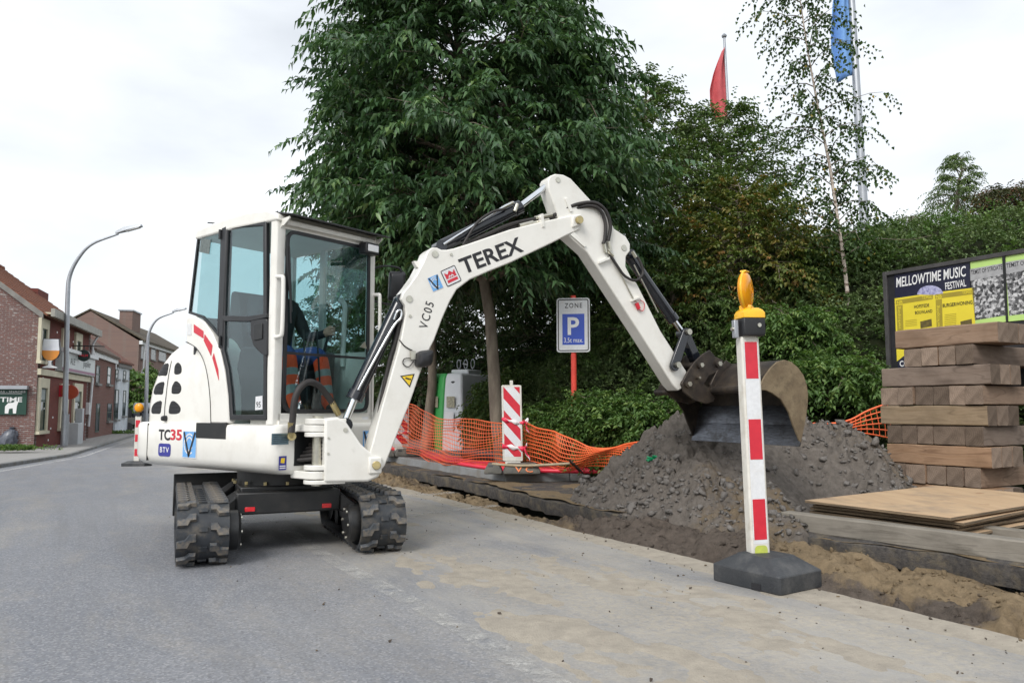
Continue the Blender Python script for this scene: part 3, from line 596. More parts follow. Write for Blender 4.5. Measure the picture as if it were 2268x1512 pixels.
# the big tree above the digger
tree('broadleaf_tree', 'tall dark green broadleaf tree with drooping glossy leaves above the excavator boom', (-0.13, 13.2, 0.1),
     [(3.5, 1.3), (3.9, 2.2), (4.6, 2.75), (5.6, 2.7), (6.8, 2.45), (8.0, 2.15), (9.4, 1.5), (10.8, 0.5)], 160, (0.15, 0.058), M['leaf_big'], 3, 0.125, 10.5, off=(-1.15, 0), sub=9, per=12, twig=0.5, rich=True, hang=0.5, droop=0.4, nspr=4, inner=0.4, elev=(0.5, -0.12), zmin=3.3)
tree('broadleaf_tree', 'slim grey trunk tree standing left behind the green and white glass container', (-1.98, 18.2, 0.1),
     [(4.2, 1.6), (5.2, 2.6), (6.5, 2.8), (8, 2.2), (9.5, 1.0)], 70, (0.16, 0.06), M['leaf_dark'], 4, 0.13, 9.3, off=(0.3, 0), sub=8, per=8, twig=0.5, hang=0.5)
# darker trees and shrubs on the bank
tree('broadleaf_tree', 'dense dark green tree right of the tall broadleaf tree, behind the excavator stick', dp(1440, 700, 17.0), [(2.6, 1.6), (3.8, 2.1), (5.2, 2.0), (6.6, 1.5), (7.9, 0.8), (8.8, 0.15)], 85, (0.10, 0.052), M['leaf_mid'], 5, 0.10, 8.4, sub=9, per=8, twig=0.42, hang=0.2, elev=(0.7, 0.1))
tree('broadleaf_tree', 'mid green bushy tree in front of the red flag', dp(1600, 640, 17.5), [(3.0, 1.3), (4.4, 1.9), (5.8, 1.75), (7.0, 1.15), (8.2, 0.3)], 95, (0.095, 0.05), M['leaf_mid'], 6, 0.09, 7.8, sub=9, per=8, twig=0.4, hang=0.15, elev=(0.7, 0.1))
tree('maple_tree', 'maple with leaves turning orange brown, behind the amber warning lamp', dp(1640, 640, 14.2), [(2.4, 1.1), (3.2, 1.45), (4.0, 1.35), (4.8, 0.9), (5.5, 0.25)], 70, (0.085, 0.055), M['leaf_maple'], 8, 0.06, 5.4, sub=9, per=9, twig=0.36, hang=0.08, droop=0.1, elev=(0.35, 0.0))
tree('maple_tree', 'low green maple shrub at the left foot of the orange maple', dp(1490, 760, 13.9), [(1.9, 0.8), (2.6, 1.15), (3.3, 0.95), (4.0, 0.3)], 55, (0.08, 0.05), M['leaf_mid'], 9, 0.05, 3.9, sub=8, per=9, twig=0.34, hang=0.1, droop=0.1, elev=(0.4, 0.0))
shr = [('leaf_dark', 1300, 860, 18.5, 2.3, 5.2, 'dark shrub behind the parking sign', 10), ('leaf_dark', 1130, 880, 22.5, 3.0, 6.5, 'dark shrub behind the trunk of the tall tree', 11), ('leaf_dark', 930, 900, 24.0, 2.6, 6.0, 'dark shrub behind the lower part of the boom', 12),
       ('leaf_dark', 1560, 760, 17.0, 1.9, 5.0, 'dark shrub under the bank trees behind the bucket cylinder', 13), ('leaf_mid', 1740, 700, 14.6, 1.1, 4.0, 'green shrub right of the orange maple', 14), ('leaf_mid', 1850, 640, 15.2, 0.9, 4.5, 'small green shrub around the birch foot', 15), ('leaf_dark', 790, 905, 27.0, 2.6, 6.0, 'dark shrub behind the excavator cab', 16)]
for mt, u, v, d, r_, zt, lab, sd_ in shr:
    b = dp(u, v, d); z0 = b.z
    tree('shrub', lab, b, [(z0 + 0.1, r_ * 0.8), (z0 + (zt - z0) * 0.4, r_), (z0 + (zt - z0) * 0.75, r_ * 0.7), (zt, r_ * 0.1)], int(42 * max(1, r_ / 1.4)), (0.12, 0.06), M[mt], sd_, 0.06, zt - 0.2, sub=8, per=9, twig=0.45, hang=0.2, cat='shrub', elev=(0.6, 0.0))
b = gp(1040, 985, 0.17)
tree('shrub', 'leafy green shrub in front of the glass container', dp(1118, 930, 16.6), [(0.3, 0.55), (0.9, 0.7), (1.5, 0.45), (1.8, 0.15)], 46, (0.10, 0.045), M['leaf_mid'], 17, 0.04, 2.0, sub=8, per=9, twig=0.36, hang=0.1, cat='shrub', elev=(0.6, 0.1))
tree('broadleaf_tree', 'weeping grey green tree on the skyline at right', dp(2115, 470, 34), [(9.4, 0.5), (10.2, 1.0), (11.2, 0.6), (11.9, 0.75), (12.6, 0.15)], 26, (0.13, 0.04), M['leaf_mid'], 18, 0.12, 12.5, sub=6, per=9, twig=0.45, hang=0.8, droop=0.7, lean=(0.5, 0), elev=(0.8, 0.2))
tree('shrub', 'sparse bush on the skyline at the right edge', dp(2225, 420, 24), [(7.3, 0.6), (7.9, 0.8), (8.5, 0.3)], 30, (0.1, 0.045), M['leaf_red'], 19, 0.05, 8.0, sub=6, per=8, twig=0.5, cat='shrub', elev=(0.9, 0.4))
tree('shrub', 'thin pale bush on the skyline right of the blue flagpole', dp(2020, 490, 22), [(5.9, 0.4), (6.4, 0.5), (6.9, 0.2)], 22, (0.08, 0.03), M['leaf_mid'], 20, 0.03, 6.8, sub=4, per=5, twig=0.5, cat='shrub', elev=(1.2, 0.8))
tree('shrub', 'bright green bushy tree in front of the brown apartment house', dp(300, 905, 62), [(-0.2, 2.0), (1.2, 2.7), (2.6, 2.5), (4.0, 1.4), (4.6, 0.3)], 60, (0.3, 0.16), M['leaf_vine'], 21, 0.12, 4.2, sub=8, per=8, twig=0.8, cat='tree')

for u, v, d, r_, zt, lab, sd_ in ((1345, 985, 12.1, .75, 1.35, 'bright green leafy shrub behind the sagging orange net', 22), (1440, 975, 11.7, .7, 1.25, 'bright green leafy shrub behind the bucket tip', 23), (1235, 985, 13.0, .6, 1.15, 'low green shrub at the foot of the parking sign', 24), (1835, 900, 11.7, .8, 1.9, 'bright green shrub right of the bucket, behind the spoil heap', 25), (1740, 800, 12.6, .8, 2.7, 'bright green creeper mound behind the amber warning lamp', 26)):
    b = dp(u, v, d); b.z = 0.2 if d < 13.1 and v > 950 else b.z; z0 = b.z
    tree('shrub', lab, b, [(z0 + .1, r_ * .9), (z0 + (zt - z0) * .5, r_), (z0 + (zt - z0) * .8, r_ * .7), (zt, r_ * .15)], 46, (0.082, 0.042), M['leaf_vine'], sd_, .03, zt - .1, sub=8, per=9, twig=.3, hang=.1, cat='shrub', elev=(.6, .1))
# birch: thin pale stem, sparse hanging leaves
def birch():
    rng = np.random.default_rng(33); D_ = 13.4
    pts = [dp(u, v, D_) for u, v in [(1886, 760), (1876, 640), (1868, 570), (1856, 490), (1838, 370), (1815, 255), (1790, 120), (1772, 0), (1755, -120)]]
    root = thing('birch_tree', pts[0], 'slender birch with pale bark and sparse small leaves in front of the blue flag', 'tree')
    MB().tube(pts, [0.036, 0.035, 0.033, 0.030, 0.027, 0.022, 0.016, 0.011, 0.005], 8).build('trunk', M['birch_bark'], root, smooth=60)
    lm = MB(); SP, SA, ST = [], [], []
    for b in range(62):
        t = 0.14 + 0.86 * (b + rng.random()) / 62; f = 1 + t * 7; i = min(7, int(f)); p0 = pts[i].lerp(pts[i + 1], f - i)
        az = b * 2.4 + rng.normal(0, .3); L = (0.45 + 0.85 * rng.random()) * (1.3 - 0.55 * t); d = Vector((math.cos(az), math.sin(az) * 0.8, 0)); path = [p0 + d * L * q + Vector((0, 0, L * (0.75 * q - 0.75 * q * q * (0.6 + 0.5 * rng.random())))) for q in (0, .2, .4, .6, .8, 1)]
        lm.tube(path, [0.012, 0.01, 0.008, 0.006, 0.004, 0.003], 4, caps=False)
        for k in range(1, 6):
            for j in range(2):
                SP.append(path[k]); SA.append(d * 0.6 + Vector((rng.normal(0, .5), rng.normal(0, .5), -0.35 - 0.3 * rng.random()))); ST.append(0.26 + 0.2 * rng.random())
    lm.build('limbs', M['bark'], root, smooth=60, fix=False)
    P, D, N = sprays(np.array(SP), np.array(SA), np.array(ST), 8, rng, droop=0.5, hang=0.7, jit=0.4)
    leaf_cloud('crown', M['leaf_birch'], P, D, N, 0.07 * (0.8 + .4 * rng.random(len(P))), 0.058, rng.random(len(P)), root, bend=0.1)
birch()

# the low hedge that covers the bank
def hedge(name, mat, label, n, k, leaf, seed, mask=None, twig=0.22, lift=0.0, m_hi=7.5, L0=26.5, L1=46.8):
    rng = np.random.default_rng(seed); L = L0 + (L1 - L0) * rng.random(n); m = m_hi * rng.random(n) ** 1.35
    if mask is not None:
        keep = mask(L, m); L, m = L[keep], m[keep]
    x, y = bank_xy(L, m); z = bank_z(L, m); e = 0.15
    xm, ym = bank_xy(L, m + e); zm = bank_z(L, m + e); xl, yl = bank_xy(L + e, m); zl = bank_z(L + e, m)
    nrm = unit(np.cross(np.stack([xl - x, yl - y, zl - z], 1), np.stack([xm - x, ym - y, zm - z], 1)))
    nrm = np.where(nrm[:, 2:3] < 0, -nrm, nrm); P = np.stack([x, y, z], 1) + nrm * (lift + (rng.random((len(x), 1)) - 0.55) * 0.20)
    A = nrm * 0.45 + np.array([0, 0, 0.25]) + rng.normal(0, 0.6, P.shape); T = twig * (0.6 + 0.9 * rng.random(len(P)))
    p, d, nn = sprays(P, A, T, k, rng, droop=0.3, hang=-0.05, jit=0.3, spread=0.7)
    tone = fbm(L * 1.1, m * 1.1, 3, seed + 5); r = np.repeat(np.clip(0.15 + 0.9 * (tone - 0.3) + rng.random(len(P)) * 0.3, 0, 1), k) * 0.75 + rng.random(len(p)) * 0.25
    lw = 0.7 + 0.6 * rng.random(len(p))
    return tag(leaf_cloud(name, mat, p, d, nn, leaf[0] * lw, leaf[1] * lw, r, bend=0.05), label, 'hedge', kind='stuff')
hedge('hedge', M['leaf_hedge'], 'dense small leaved green hedge covering the bank', 27000, 13, (0.062, 0.031), 51)
hedge('ivy_patches', M['leaf_vine'], 'bright green climbing vine patches over the hedge', 5200, 7, (0.085, 0.05), 52, lambda L, m: (fbm(L * 0.55 + 7, m * 0.8, 3, 90) > 0.53), twig=0.3, lift=0.08)
hedge('red_hedge', M['leaf_red'], 'reddish autumn leaves along the top of the bank', 3200, 9, (0.055, 0.03), 53, lambda L, m: (m > 4.5) & (fbm(L * 0.8 + 3, m * 0.8, 3, 95) > 0.42), twig=0.3, lift=0.05, m_hi=9.5, L0=36)
hedge('hedge_twigs', M['leaf_mid'], 'longer loose shoots standing out of the hedge', 2600, 10, (0.065, 0.03), 54, None, twig=0.5, lift=0.12)
# ================================================================ the mini excavator
def catmull(pts, n=6):
    p = [Vector(q) for q in pts]; p = [p[0] * 2 - p[1]] + p + [p[-1] * 2 - p[-2]]; out_ = []
    for i in range(1, len(p) - 2):
        for k in range(n):
            t = k / n; a, b, c, d = p[i - 1], p[i], p[i + 1], p[i + 2]
            out_.append(0.5 * ((2 * b) + (c - a) * t + (2 * a - 5 * b + 4 * c - d) * t * t + (3 * b - a - 3 * c + d) * t ** 3))
    out_.append(p[-2]); return out_
def inset(pts, d):
    n = len(pts); ar = sum(pts[i][0] * pts[(i + 1) % n][1] - pts[(i + 1) % n][0] * pts[i][1] for i in range(n)); sg = 1 if ar > 0 else -1; o = []
    for i in range(n):
        p0, p1, p2 = (Vector(pts[k % n]) for k in (i - 1, i, i + 1)); e1 = (p1 - p0).normalized(); e2 = (p2 - p1).normalized()
        n1 = Vector((-e1.y, e1.x)) * sg; n2 = Vector((-e2.y, e2.x)) * sg; m = (n1 + n2); m = m / max(0.35, m.length_squared / 2) if m.length > 1e-6 else n1
        o.append(tuple(p1 + m * d))
    return o
def round_poly(pts, r, k=5):
    o = []; n = len(pts)
    for i in range(n):
        p0, p1, p2 = (Vector(pts[q % n]) for q in (i - 1, i, i + 1)); rr_ = min(r, (p0 - p1).length * 0.45, (p2 - p1).length * 0.45)
        a = p1 + (p0 - p1).normalized() * rr_; b = p1 + (p2 - p1).normalized() * rr_
        for j in range(k + 1):
            t = j / k; o.append(tuple(a * (1 - t) ** 2 + p1 * 2 * t * (1 - t) + b * t * t))
    return o
def ring(mb, outer, inner, fn, w0, w1):
    n = len(outer); k = len(mb.v)
    for w in (w0, w1):
        mb.v += [Vector(fn(p[0], p[1], w)) for p in outer] + [Vector(fn(p[0], p[1], w)) for p in inner]
    for i in range(n):
        j = (i + 1) % n; o0, o1, i0, i1 = k + i, k + j, k + n + i, k + n + j; q = 2 * n
        mb.f += [(o0, o1, i1, i0), (o0 + q, i0 + q, i1 + q, o1 + q), (o0, o0 + q, o1 + q, o1), (i0, i1, i1 + q, i0 + q)]
    return mb

KC = Vector((-1.835, 5.9, 0)); HH = Vector((0.7986, -0.6018, 0)); RR = Vector((0.6018, 0.7986, 0))
UF = Fr(KC, HH, RR)
def side(u, v, b=0.0): a, _, z = UF.inv(on_plane(u, v, UF(0, b), RR)); return (a, z)
def front(u, v, a=0.0): _, b, z = UF.inv(on_plane(u, v, UF(a), HH)); return (b, z)
def sfn(a, z, w): return UF(a, w, z)          # side drawings (a,z), w = b
def ffn(b, z, w): return UF(w, b, z)          # front drawings (b,z), w = a
SW = Vector((-1.51, 6.0, 0)); _b = R(64); FF = Vector((math.sin(_b), math.cos(_b), 0)); NB = Vector((math.cos(_b), -math.sin(_b), 0))
def bfn(t, z, w): return SW + FF * t + NB * w + Vector((0, 0, z))
def bpl(u, v, w=0.0):
    p = on_plane(u, v, SW + NB * w, NB) - SW; return (p.dot(FF), p.z)
def b3(u, v, w=0.0): t, z = bpl(u, v, w); return bfn(t, z, w)
UCN = Vector((-1.95, 6.6, 0)); UX = Vector((0.405, -0.914, 0)).normalized(); UY = Vector((-UX.y, UX.x, 0)); UC = Fr(UCN, UX, UY)

EX = thing('mini_excavator', UCN, 'white tracked mini excavator with glazed cab, boom swung right over the spoil heap', 'excavator')
WP, BK = M['white_paint'], M['black_paint']

# ---- tracks
def stadium(hl, r, zc, n=18):
    o = []
    for i in range(n + 1): a = -math.pi / 2 + math.pi * i / n; o.append((hl + r * math.cos(a), zc + r * math.sin(a)))
    for i in range(n + 1): a = math.pi / 2 + math.pi * i / n; o.append((-hl + r * math.cos(a), zc + r * math.sin(a)))
    return o
HLn, TR_, ZC = 0.72, 0.205, 0.232
def lug_mesh(flip):
    pts = [(-0.044, 0.044), (0.012, 0.044), (0.014, 0.082), (0.052, 0.100), (0.052, 0.173), (0.002, 0.173), (-0.008, 0.118), (-0.044, 0.092)]
    m = MB(); q = 1 if flip else -1
    top_ = inset(pts, 0.005); n = len(pts)
    m.loft([[Vector((p[0], p[1] * q, 0)) for p in pts], [Vector((p[0], p[1] * q, 0.027)) for p in top_]])
    me = bpy.data.meshes.new('track_lug'); me.from_pydata([tuple(v) for v in m.v], [], m.f)
    bm = bmesh.new(); bm.from_mesh(me); bmesh.ops.recalc_face_normals(bm, faces=bm.faces); bm.to_mesh(me); bm.free(); me.materials.append(M['lug']); return me
LUG = [lug_mesh(True), lug_mesh(False)]
link_me = MB().box(Fr((0, 0, 0), (1, 0, 0), (0, 1, 0)), (-0.016, 0.016), (-0.028, 0.028), (0, 0.013))
lm_ = bpy.data.meshes.new('track_link'); lm_.from_pydata([tuple(v) for v in link_me.v], [], link_me.f); lm_.materials.append(M['rubber'])
def stad_at(q):
    L1 = 2 * HLn; per = 2 * L1 + 2 * math.pi * TR_; q = q % per
    if q < L1: return HLn - q, ZC + TR_, math.pi / 2                       # top, moving back
    q -= L1
    if q < math.pi * TR_: a = math.pi / 2 + q / TR_; return -HLn + TR_ * math.cos(a), ZC + TR_ * math.sin(a), a
    q -= math.pi * TR_
    if q < L1: return -HLn + q, ZC - TR_, -math.pi / 2
    q -= L1; a = -math.pi / 2 + q / TR_; return HLn + TR_ * math.cos(a), ZC + TR_ * math.sin(a), a
PER = 4 * HLn + 2 * math.pi * TR_
for yc in (-0.65, 0.65):
    fn = lambda x, z, w, yc=yc: UC(x, yc + w, z)
    o = stadium(HLn, TR_, ZC); i_ = stadium(HLn, TR_ - 0.03, ZC)
    trk = ring(MB(), o, i_, fn, -0.175, 0.175).build('track', M['rubber'], EX, smooth=40)
    NL = 30
    for k in range(NL):
        for s_ in (0, 1):
            x, z, a = stad_at((k + 0.5 * s_) * PER / NL)
            nr = UX * math.cos(a) + Vector((0, 0, math.sin(a))); tg = UX * -math.sin(a) + Vector((0, 0, math.cos(a)))
            ob = bpy.data.objects.new('track_lug', LUG[s_]); COL.objects.link(ob); ob.parent = trk
            mtx = Matrix((tg, UY * 1.0, nr)).transposed().to_4x4()
            if Matrix((tg, UY, nr)).determinant() < 0: mtx = Matrix((-tg, UY, nr)).transposed().to_4x4()
            mtx.translation = UC(x, yc, z) - UCN; ob.matrix_local = mtx
            if s_ == 0 and x > -0.3:
                o2 = bpy.data.objects.new('track_link', lm_); COL.objects.link(o2); o2.parent = trk; o2.matrix_local = mtx
    q = 1 if yc < 0 else -1
    fr_ = MB().box(UC, (-0.78, 0.78), (yc - 0.09, yc + 0.09), (0.13, 0.33)).build('track_frame', BK, EX, bevel=0.02)
    for x in (-0.45, -0.15, 0.15, 0.45): MB().cyl(UC(x, yc - 0.1, 0.125), UC(x, yc + 0.1, 0.125), 0.075, 16).build('roller', BK, fr_, smooth=40)
    for x in (-HLn, HLn): MB().cyl(UC(x, yc - 0.11, ZC), UC(x, yc + 0.11, ZC), 0.165, 24).build('idler', BK, EX, smooth=40)
    hub = MB().lathe([(0.0, 0.0), (0.135, 0.0), (0.145, 0.02), (0.145, 0.13), (0.125, 0.15), (0.0, 0.15)], Fr(UC(HLn, yc + q * 0.11, ZC), UX, Vector((0, 0, 1)) * q * 1.0, UY * q), 24).build('drive_motor_cover', BK, EX, smooth=35)
    for a in range(6): MB().cyl(UC(HLn + 0.11 * math.cos(a), yc + q * 0.255, ZC + 0.11 * math.sin(a)), UC(HLn + 0.11 * math.cos(a), yc + q * 0.27, ZC + 0.11 * math.sin(a)), 0.011, 6).build('bolt', M['zinc'], hub)
    MB().lathe([(0.0, 0.0), (0.12, 0.0), (0.10, 0.03), (0.0, 0.035)], Fr(UC(HLn, yc - q * 0.12, ZC), UX, Vector((0, 0, 1)) * -q, UY * -q), 20).build('hub_cap', BK, EX, smooth=35)

# ---- undercarriage frame
uf = MB().box(UC, (0.30, 0.46), (-0.40, 0.40), (0.30, 0.47)); uf.box(UC, (-0.5, 0.30), (-0.36, 0.36), (0.34, 0.50))
for x0, x1 in ((0.2, 0.42), (-0.5, -0.28)):
    for q in (-1, 1): uf.hexa([UC(x0, q * .36, .32), UC(x1, q * .36, .32), UC(x1 + .12, q * .60, .18), UC(x0 - .05, q * .60, .18), UC(x0, q * .36, .49), UC(x1, q * .36, .47), UC(x1 + .12, q * .60, .30), UC(x0 - .05, q * .60, .32)])
ufo = uf.build('undercarriage', BK, EX, bevel=0.012)
for y in (-0.30, 0.29): MB().box(UC, (0.461, 0.47), (y - 0.038, y + 0.038), (0.325, 0.36)).build('reflector', M['red_reflex'], ufo, bevel=0.003, seg=1)
MB().cyl(UC(-0.08, 0, 0.48), UC(-0.08, 0, 0.64), 0.36, 36).build('slew_ring', BK, EX, smooth=40)
for k in range(14): a = k * 2 * math.pi / 14; MB().cyl(UC(-0.08 + .39 * math.cos(a), .39 * math.sin(a), .505), UC(-0.08 + .39 * math.cos(a), .39 * math.sin(a), .53), 0.014, 6).build('bolt', M['brass'], ufo)
bl = MB(); bp_ = [(-1.33, 0.10), (-1.30, 0.10), (-1.24, 0.2), (-1.22, 0.32), (-1.26, 0.50), (-1.30, 0.50), (-1.27, 0.32), (-1.28, 0.2)]
bl.prism(bp_, lambda x, z, w: UC(x, w, z), -0.84, 0.84); bl.box(UC, (-1.25, -0.5), (-0.33, -0.23), (0.2, 0.3)); bl.box(UC, (-1.25, -0.5), (0.23, 0.33), (0.2, 0.3))
bl.build('dozer_blade', BK, EX, bevel=0.008)

# ---- slewing upper body
def rrect(a0, a1, b0, b1, r, n=8):
    """rounded rectangle, r = radii at (a0,b0),(a1,b0),(a1,b1),(a0,b1)"""
    c = [(a0 + r[0], b0 + r[0], math.pi, r[0]), (a1 - r[1], b0 + r[1], 1.5 * math.pi, r[1]), (a1 - r[2], b1 - r[2], 0, r[2]), (a0 + r[3], b1 - r[3], 0.5 * math.pi, r[3])]; o = []
    for x, y, s, rad in c:
        for k in range(n + 1): t = s + 0.5 * math.pi * k / n; o.append((x + rad * math.cos(t), y + rad * math.sin(t)))
    return o
bd = MB(); rings = []
for z, i in ((0.615, 0.10), (0.632, 0.05), (0.665, 0.014), (0.71, 0.0), (0.965, 0.0), (0.988, 0.008), (1.0, 0.03)):
    rings.append([UF(a, b, z) for a, b in rrect(-2.25 + i * 1.3, 0.055 - i * 0.3, -0.02 + i, 1.06 - i, (0.36 - i, 0.09, 0.09, 0.36 - i))])
body = bd.loft(rings).build('body', WP, EX, smooth=38)
# counterweight joint and black step plate
MB().box(UF, (-1.802, -1.796), (-0.0235, 0.0), (0.66, 0.99)).build('panel_joint', BK, body)
p0, p1 = side(440, 937), side(505, 972); MB().box(UF, (p0[0], p1[0]), (-0.024, 0.02), (p1[1], 1.004)).build('step_plate', BK, body, bevel=0.003)
MB().box(UF, (-0.35, 0.02), (0.05, 1.0), (0.998, 1.03)).build('cab_floor', WP, EX)

# ---- engine hood
hd = MB(); rings = []
for z, ar, bi, rc, af in ((0.995, -2.12, 0.03, .35, -.66), (1.15, -2.12, 0.03, .35, -.66), (1.30, -2.085, 0.03, .36, -.68), (1.42, -2.025, 0.035, .37, -.72), (1.54, -1.94, 0.05, .37, -.78), (1.62, -1.85, 0.07, .36, -.84), (1.68, -1.74, 0.10, .33, -.9), (1.715, -1.61, 0.14, .28, -.95), (1.735, -1.46, 0.19, .2, -1.0), (1.74, -1.35, 0.25, .1, -1.1)):
    rings.append([UF(a, b, z) for a, b in rrect(ar, af, bi - 0.012, 1.05 - bi, (rc, 0.04, 0.04, rc), 10)])
hood = hd.loft(rings).build('engine_hood', WP, EX, smooth=50)
bvh = BVHTree.FromPolygons([tuple(v) for v in hd.v], [f for f in hd.f])
def on_hood(u, v, lift):
    h = bvh.ray_cast(Vector((0, 0, EYE)), ray(u, v)); 
    if h[0] is None: return None
    nr = h[1] if h[1].dot(ray(u, v)) < 0 else -h[1]
    return h[0] + nr * lift
def vent_mat():
    t = NT('vent_mesh'); wv = t.n('TexWave', wave_type='BANDS', bands_direction='Z'); wv.inputs['Scale'].default_value = 26; t.l(t.co(), wv.inputs['Vector'])
    t.col(t.ramp(wv.outputs['Fac'], [(0.3, (0.004, 0.004, 0.005)), (0.7, (0.03, 0.031, 0.034))])); t.set(0.6); t.bump(wv.outputs['Fac'], 0.6, 0.01); return t.m
M['vent'] = vent_mat()
VZ = lambda x, y: (180 + x / 5.04, 680 + y / 5.04)
vents = [[(846, 780), (854, 735), (885, 665), (920, 628), (975, 613), (985, 635), (965, 760), (950, 775)], [(795, 985), (805, 920), (830, 860), (870, 833), (925, 822), (937, 840), (918, 970), (905, 985)], [(772, 1200), (775, 1130), (800, 1075), (845, 1045), (895, 1033), (908, 1055), (893, 1180), (880, 1200)],
         [(1033, 745), (1037, 660), (1060, 615), (1085, 607), (1115, 635), (1130, 690), (1120, 745), (1080, 760), (1045, 758)], [(1000, 965), (1005, 880), (1040, 818), (1070, 815), (1110, 850), (1127, 900), (1118, 950), (1090, 975), (1020, 976)], [(968, 1185), (975, 1100), (1000, 1040), (1035, 1035), (1090, 1075), (1122, 1130), (1112, 1180), (1070, 1200), (985, 1200)]]
for vv in vents:
    pts = [VZ(*p) for p in vv]; pr = round_poly(pts, 6, 2); c = Vector((sum(p[0] for p in pr) / len(pr), sum(p[1] for p in pr) / len(pr)))
    m = MB(); n = len(pr); NR = 6; ok = True; rows = []
    for k in range(NR + 1):
        q = k / NR; row = []
        for p in pr:
            h = None; e_ = 1.0
            while h is None and e_ > 0.3: h = on_hood(c.x + (p[0] - c.x) * q * e_, c.y + (p[1] - c.y) * q * e_, 0.004 if k < NR else -0.006); e_ -= 0.04
            if h is None: ok = False; break
            row.append(h)
        if not ok: break
        rows.append(row)
    if not ok: continue
    m.v = [p for r_ in rows for p in r_]; m.f = [(i * n + j, i * n + (j + 1) % n, (i + 1) * n + (j + 1) % n, (i + 1) * n + j) for i in range(NR) for j in range(n)]
    m.build('vent', M['vent'], hood, smooth=60)
# hood seam
sm = [on_hood(*VZ(x, y), 0.002) for x, y in [(1080, 405), (1045, 480), (1010, 600), (985, 720), (965, 850), (948, 1000), (935, 1120), (930, 1250)]]
sm = [p for p in sm if p]; MB().tube(catmull(sm, 4), 0.0035, 5).build('hood_joint', BK, hood)
h_ = on_hood(*VZ(948, 1240), 0.02)
if h_: MB().lathe([(0, -.03), (.024, -.03), (.026, 0), (.02, .02), (0, .026)], Fr(h_, HH, Vector((0, 0, 1)), -RR), 12).build('hood_latch', M['plastic_black'], hood, smooth=50)

# ---- rear quarter panel with red flashes
qp = [(413, 704), (432, 700), (452, 712), (470, 738), (486, 775), (497, 825), (504, 880), (508, 937), (466, 937), (464, 880), (458, 830), (448, 795), (435, 772), (413, 758)]
qpan = MB().prism([side(*p, -0.012) for p in qp], sfn, -0.014, 0.05).build('quarter_panel', WP, EX, bevel=0.012)
for st_ in ([(429, 718), (450, 733), (450, 749), (429, 736)], [(453, 740), (470, 765), (467, 788), (451, 754)], [(473, 782), (483, 819), (484, 842), (470, 792)]):
    MB().prism([side(*p, -0.018) for p in st_], sfn, -0.018, -0.0145).build('red_flash', M['red'], qpan)
MB().prism([side(*p, -0.018) for p in [(415, 717), (423, 717), (423, 742), (415, 742)]], sfn, -0.018, -0.0145).build('number_sticker', M['reflex_white'], qpan)

MB().tube(catmull([UF(*(lambda q: (q[0], -.016, q[1]))(side(*p, -.016))) for p in [(412, 757), (434, 770), (449, 794), (459, 830), (465, 880), (467, 936)]], 4), .004, 5).build('panel_joint', BK, qpan)  # black line along the panel gap, its edge shadow put in as colour
# ---- cab
cabp = [(0.025, 2.585), (0.0, 2.645), (-0.12, 2.69), (-0.4, 2.715), (-0.8, 2.705), (-1.12, 2.67), (-1.165, 2.62), (-1.15, 2.585), (-0.6, 2.60)]
cab = MB().prism(cabp, sfn, -0.012, 1.05).build('cab_roof', WP, EX, bevel=0.025, seg=3)
fr_ = MB()
fr_.prism(round_poly([(-0.085, 0.0), (0.0, 0.0), (0.0, 0.09), (-0.085, 0.035)], 0.02, 3), lambda a, b, z: UF(a, b, z), 1.0, 2.60)
fr_.prism(round_poly([(-0.085, 1.04), (0.0, 1.04), (0.0, 0.965), (-0.085, 1.0)], 0.02, 3), lambda a, b, z: UF(a, b, z), 1.0, 2.60)
fr_.box(UF, (-0.05, 0.0), (0.05, 1.0), (1.0, 1.085)); fr_.box(UF, (-0.06, 0.005), (0.03, 1.01), (2.535, 2.60))
for a, b0, b1 in ((-0.72, 1.0, 1.04), (-1.18, 1.0, 1.04)): fr_.hexa([UF(a, b0, 1.0), UF(a + .06, b0, 1.0), UF(a + .06, b1, 1.0), UF(a, b1, 1.0), UF(a, b0, 2.6), UF(a + .06, b0, 2.6), UF(a + .06, b1, 2.6), UF(a, b1, 2.6)])
fr_.box(UF, (-1.2, 0.0), (1.0, 1.04), (1.0, 1.62))
cabf = fr_.build('cab_frame', WP, EX, bevel=0.008)
MB().box(UF, (-1.215, -1.185), (0.05, 1.0), (1.0, 1.92)).build('cab_rear_wall', M['plastic_black'], EX)
# door: black frame, tinted pane, handle
dpx = [(500, 499), (545, 491), (590, 488), (591, 930), (509, 930), (506, 872), (500, 820), (490, 778), (494, 640)]
dpo = [side(*p, -0.004) for p in dpx]
door = MB(); ring(door, dpo, inset(dpo, 0.042), sfn, -0.008, 0.03); dr = door.build('door', M['plastic_black'], EX, bevel=0.006)
MB().prism(inset(dpo, 0.034), sfn, 0.006, 0.011).build('door_pane', M['cab_glass'], dr)
MB().prism([side(*p, -0.02) for p in [(492, 700), (503, 699), (548, 700), (590, 694), (590, 703), (548, 712), (495, 711)]], sfn, -0.02, 0.012).build('door_bar', M['plastic_black'], dr, bevel=0.004)
MB().prism(round_poly([side(*p, -0.02) for p in [(553, 706), (590, 704), (590, 790), (575, 782), (560, 766), (553, 745)]], 0.03), sfn, -0.016, 0.03).build('door_handle', M['plastic_black'], dr, bevel=0.008)
MB().prism([side(*p, -0.025) for p in [(561, 718), (580, 716), (580, 750), (561, 754)]], sfn, -0.024, -0.016).build('latch_recess', BK, dr, bevel=0.003)
MB().prism([side(*p, -.0) for p in [(566, 878), (581, 876), (581, 906), (565, 908)]], sfn, 0.0, 0.004).build('sticker', M['reflex_white'], dr)
lettering(MB(), '95', Fr(UF(*[(lambda q: (q[0], -0.002, q[1]))(side(567, 902, -.002))][0]), HH, (0, 0, 1), -RR), height=0.045).build('lettering', M['ink'], dr, fix=False)
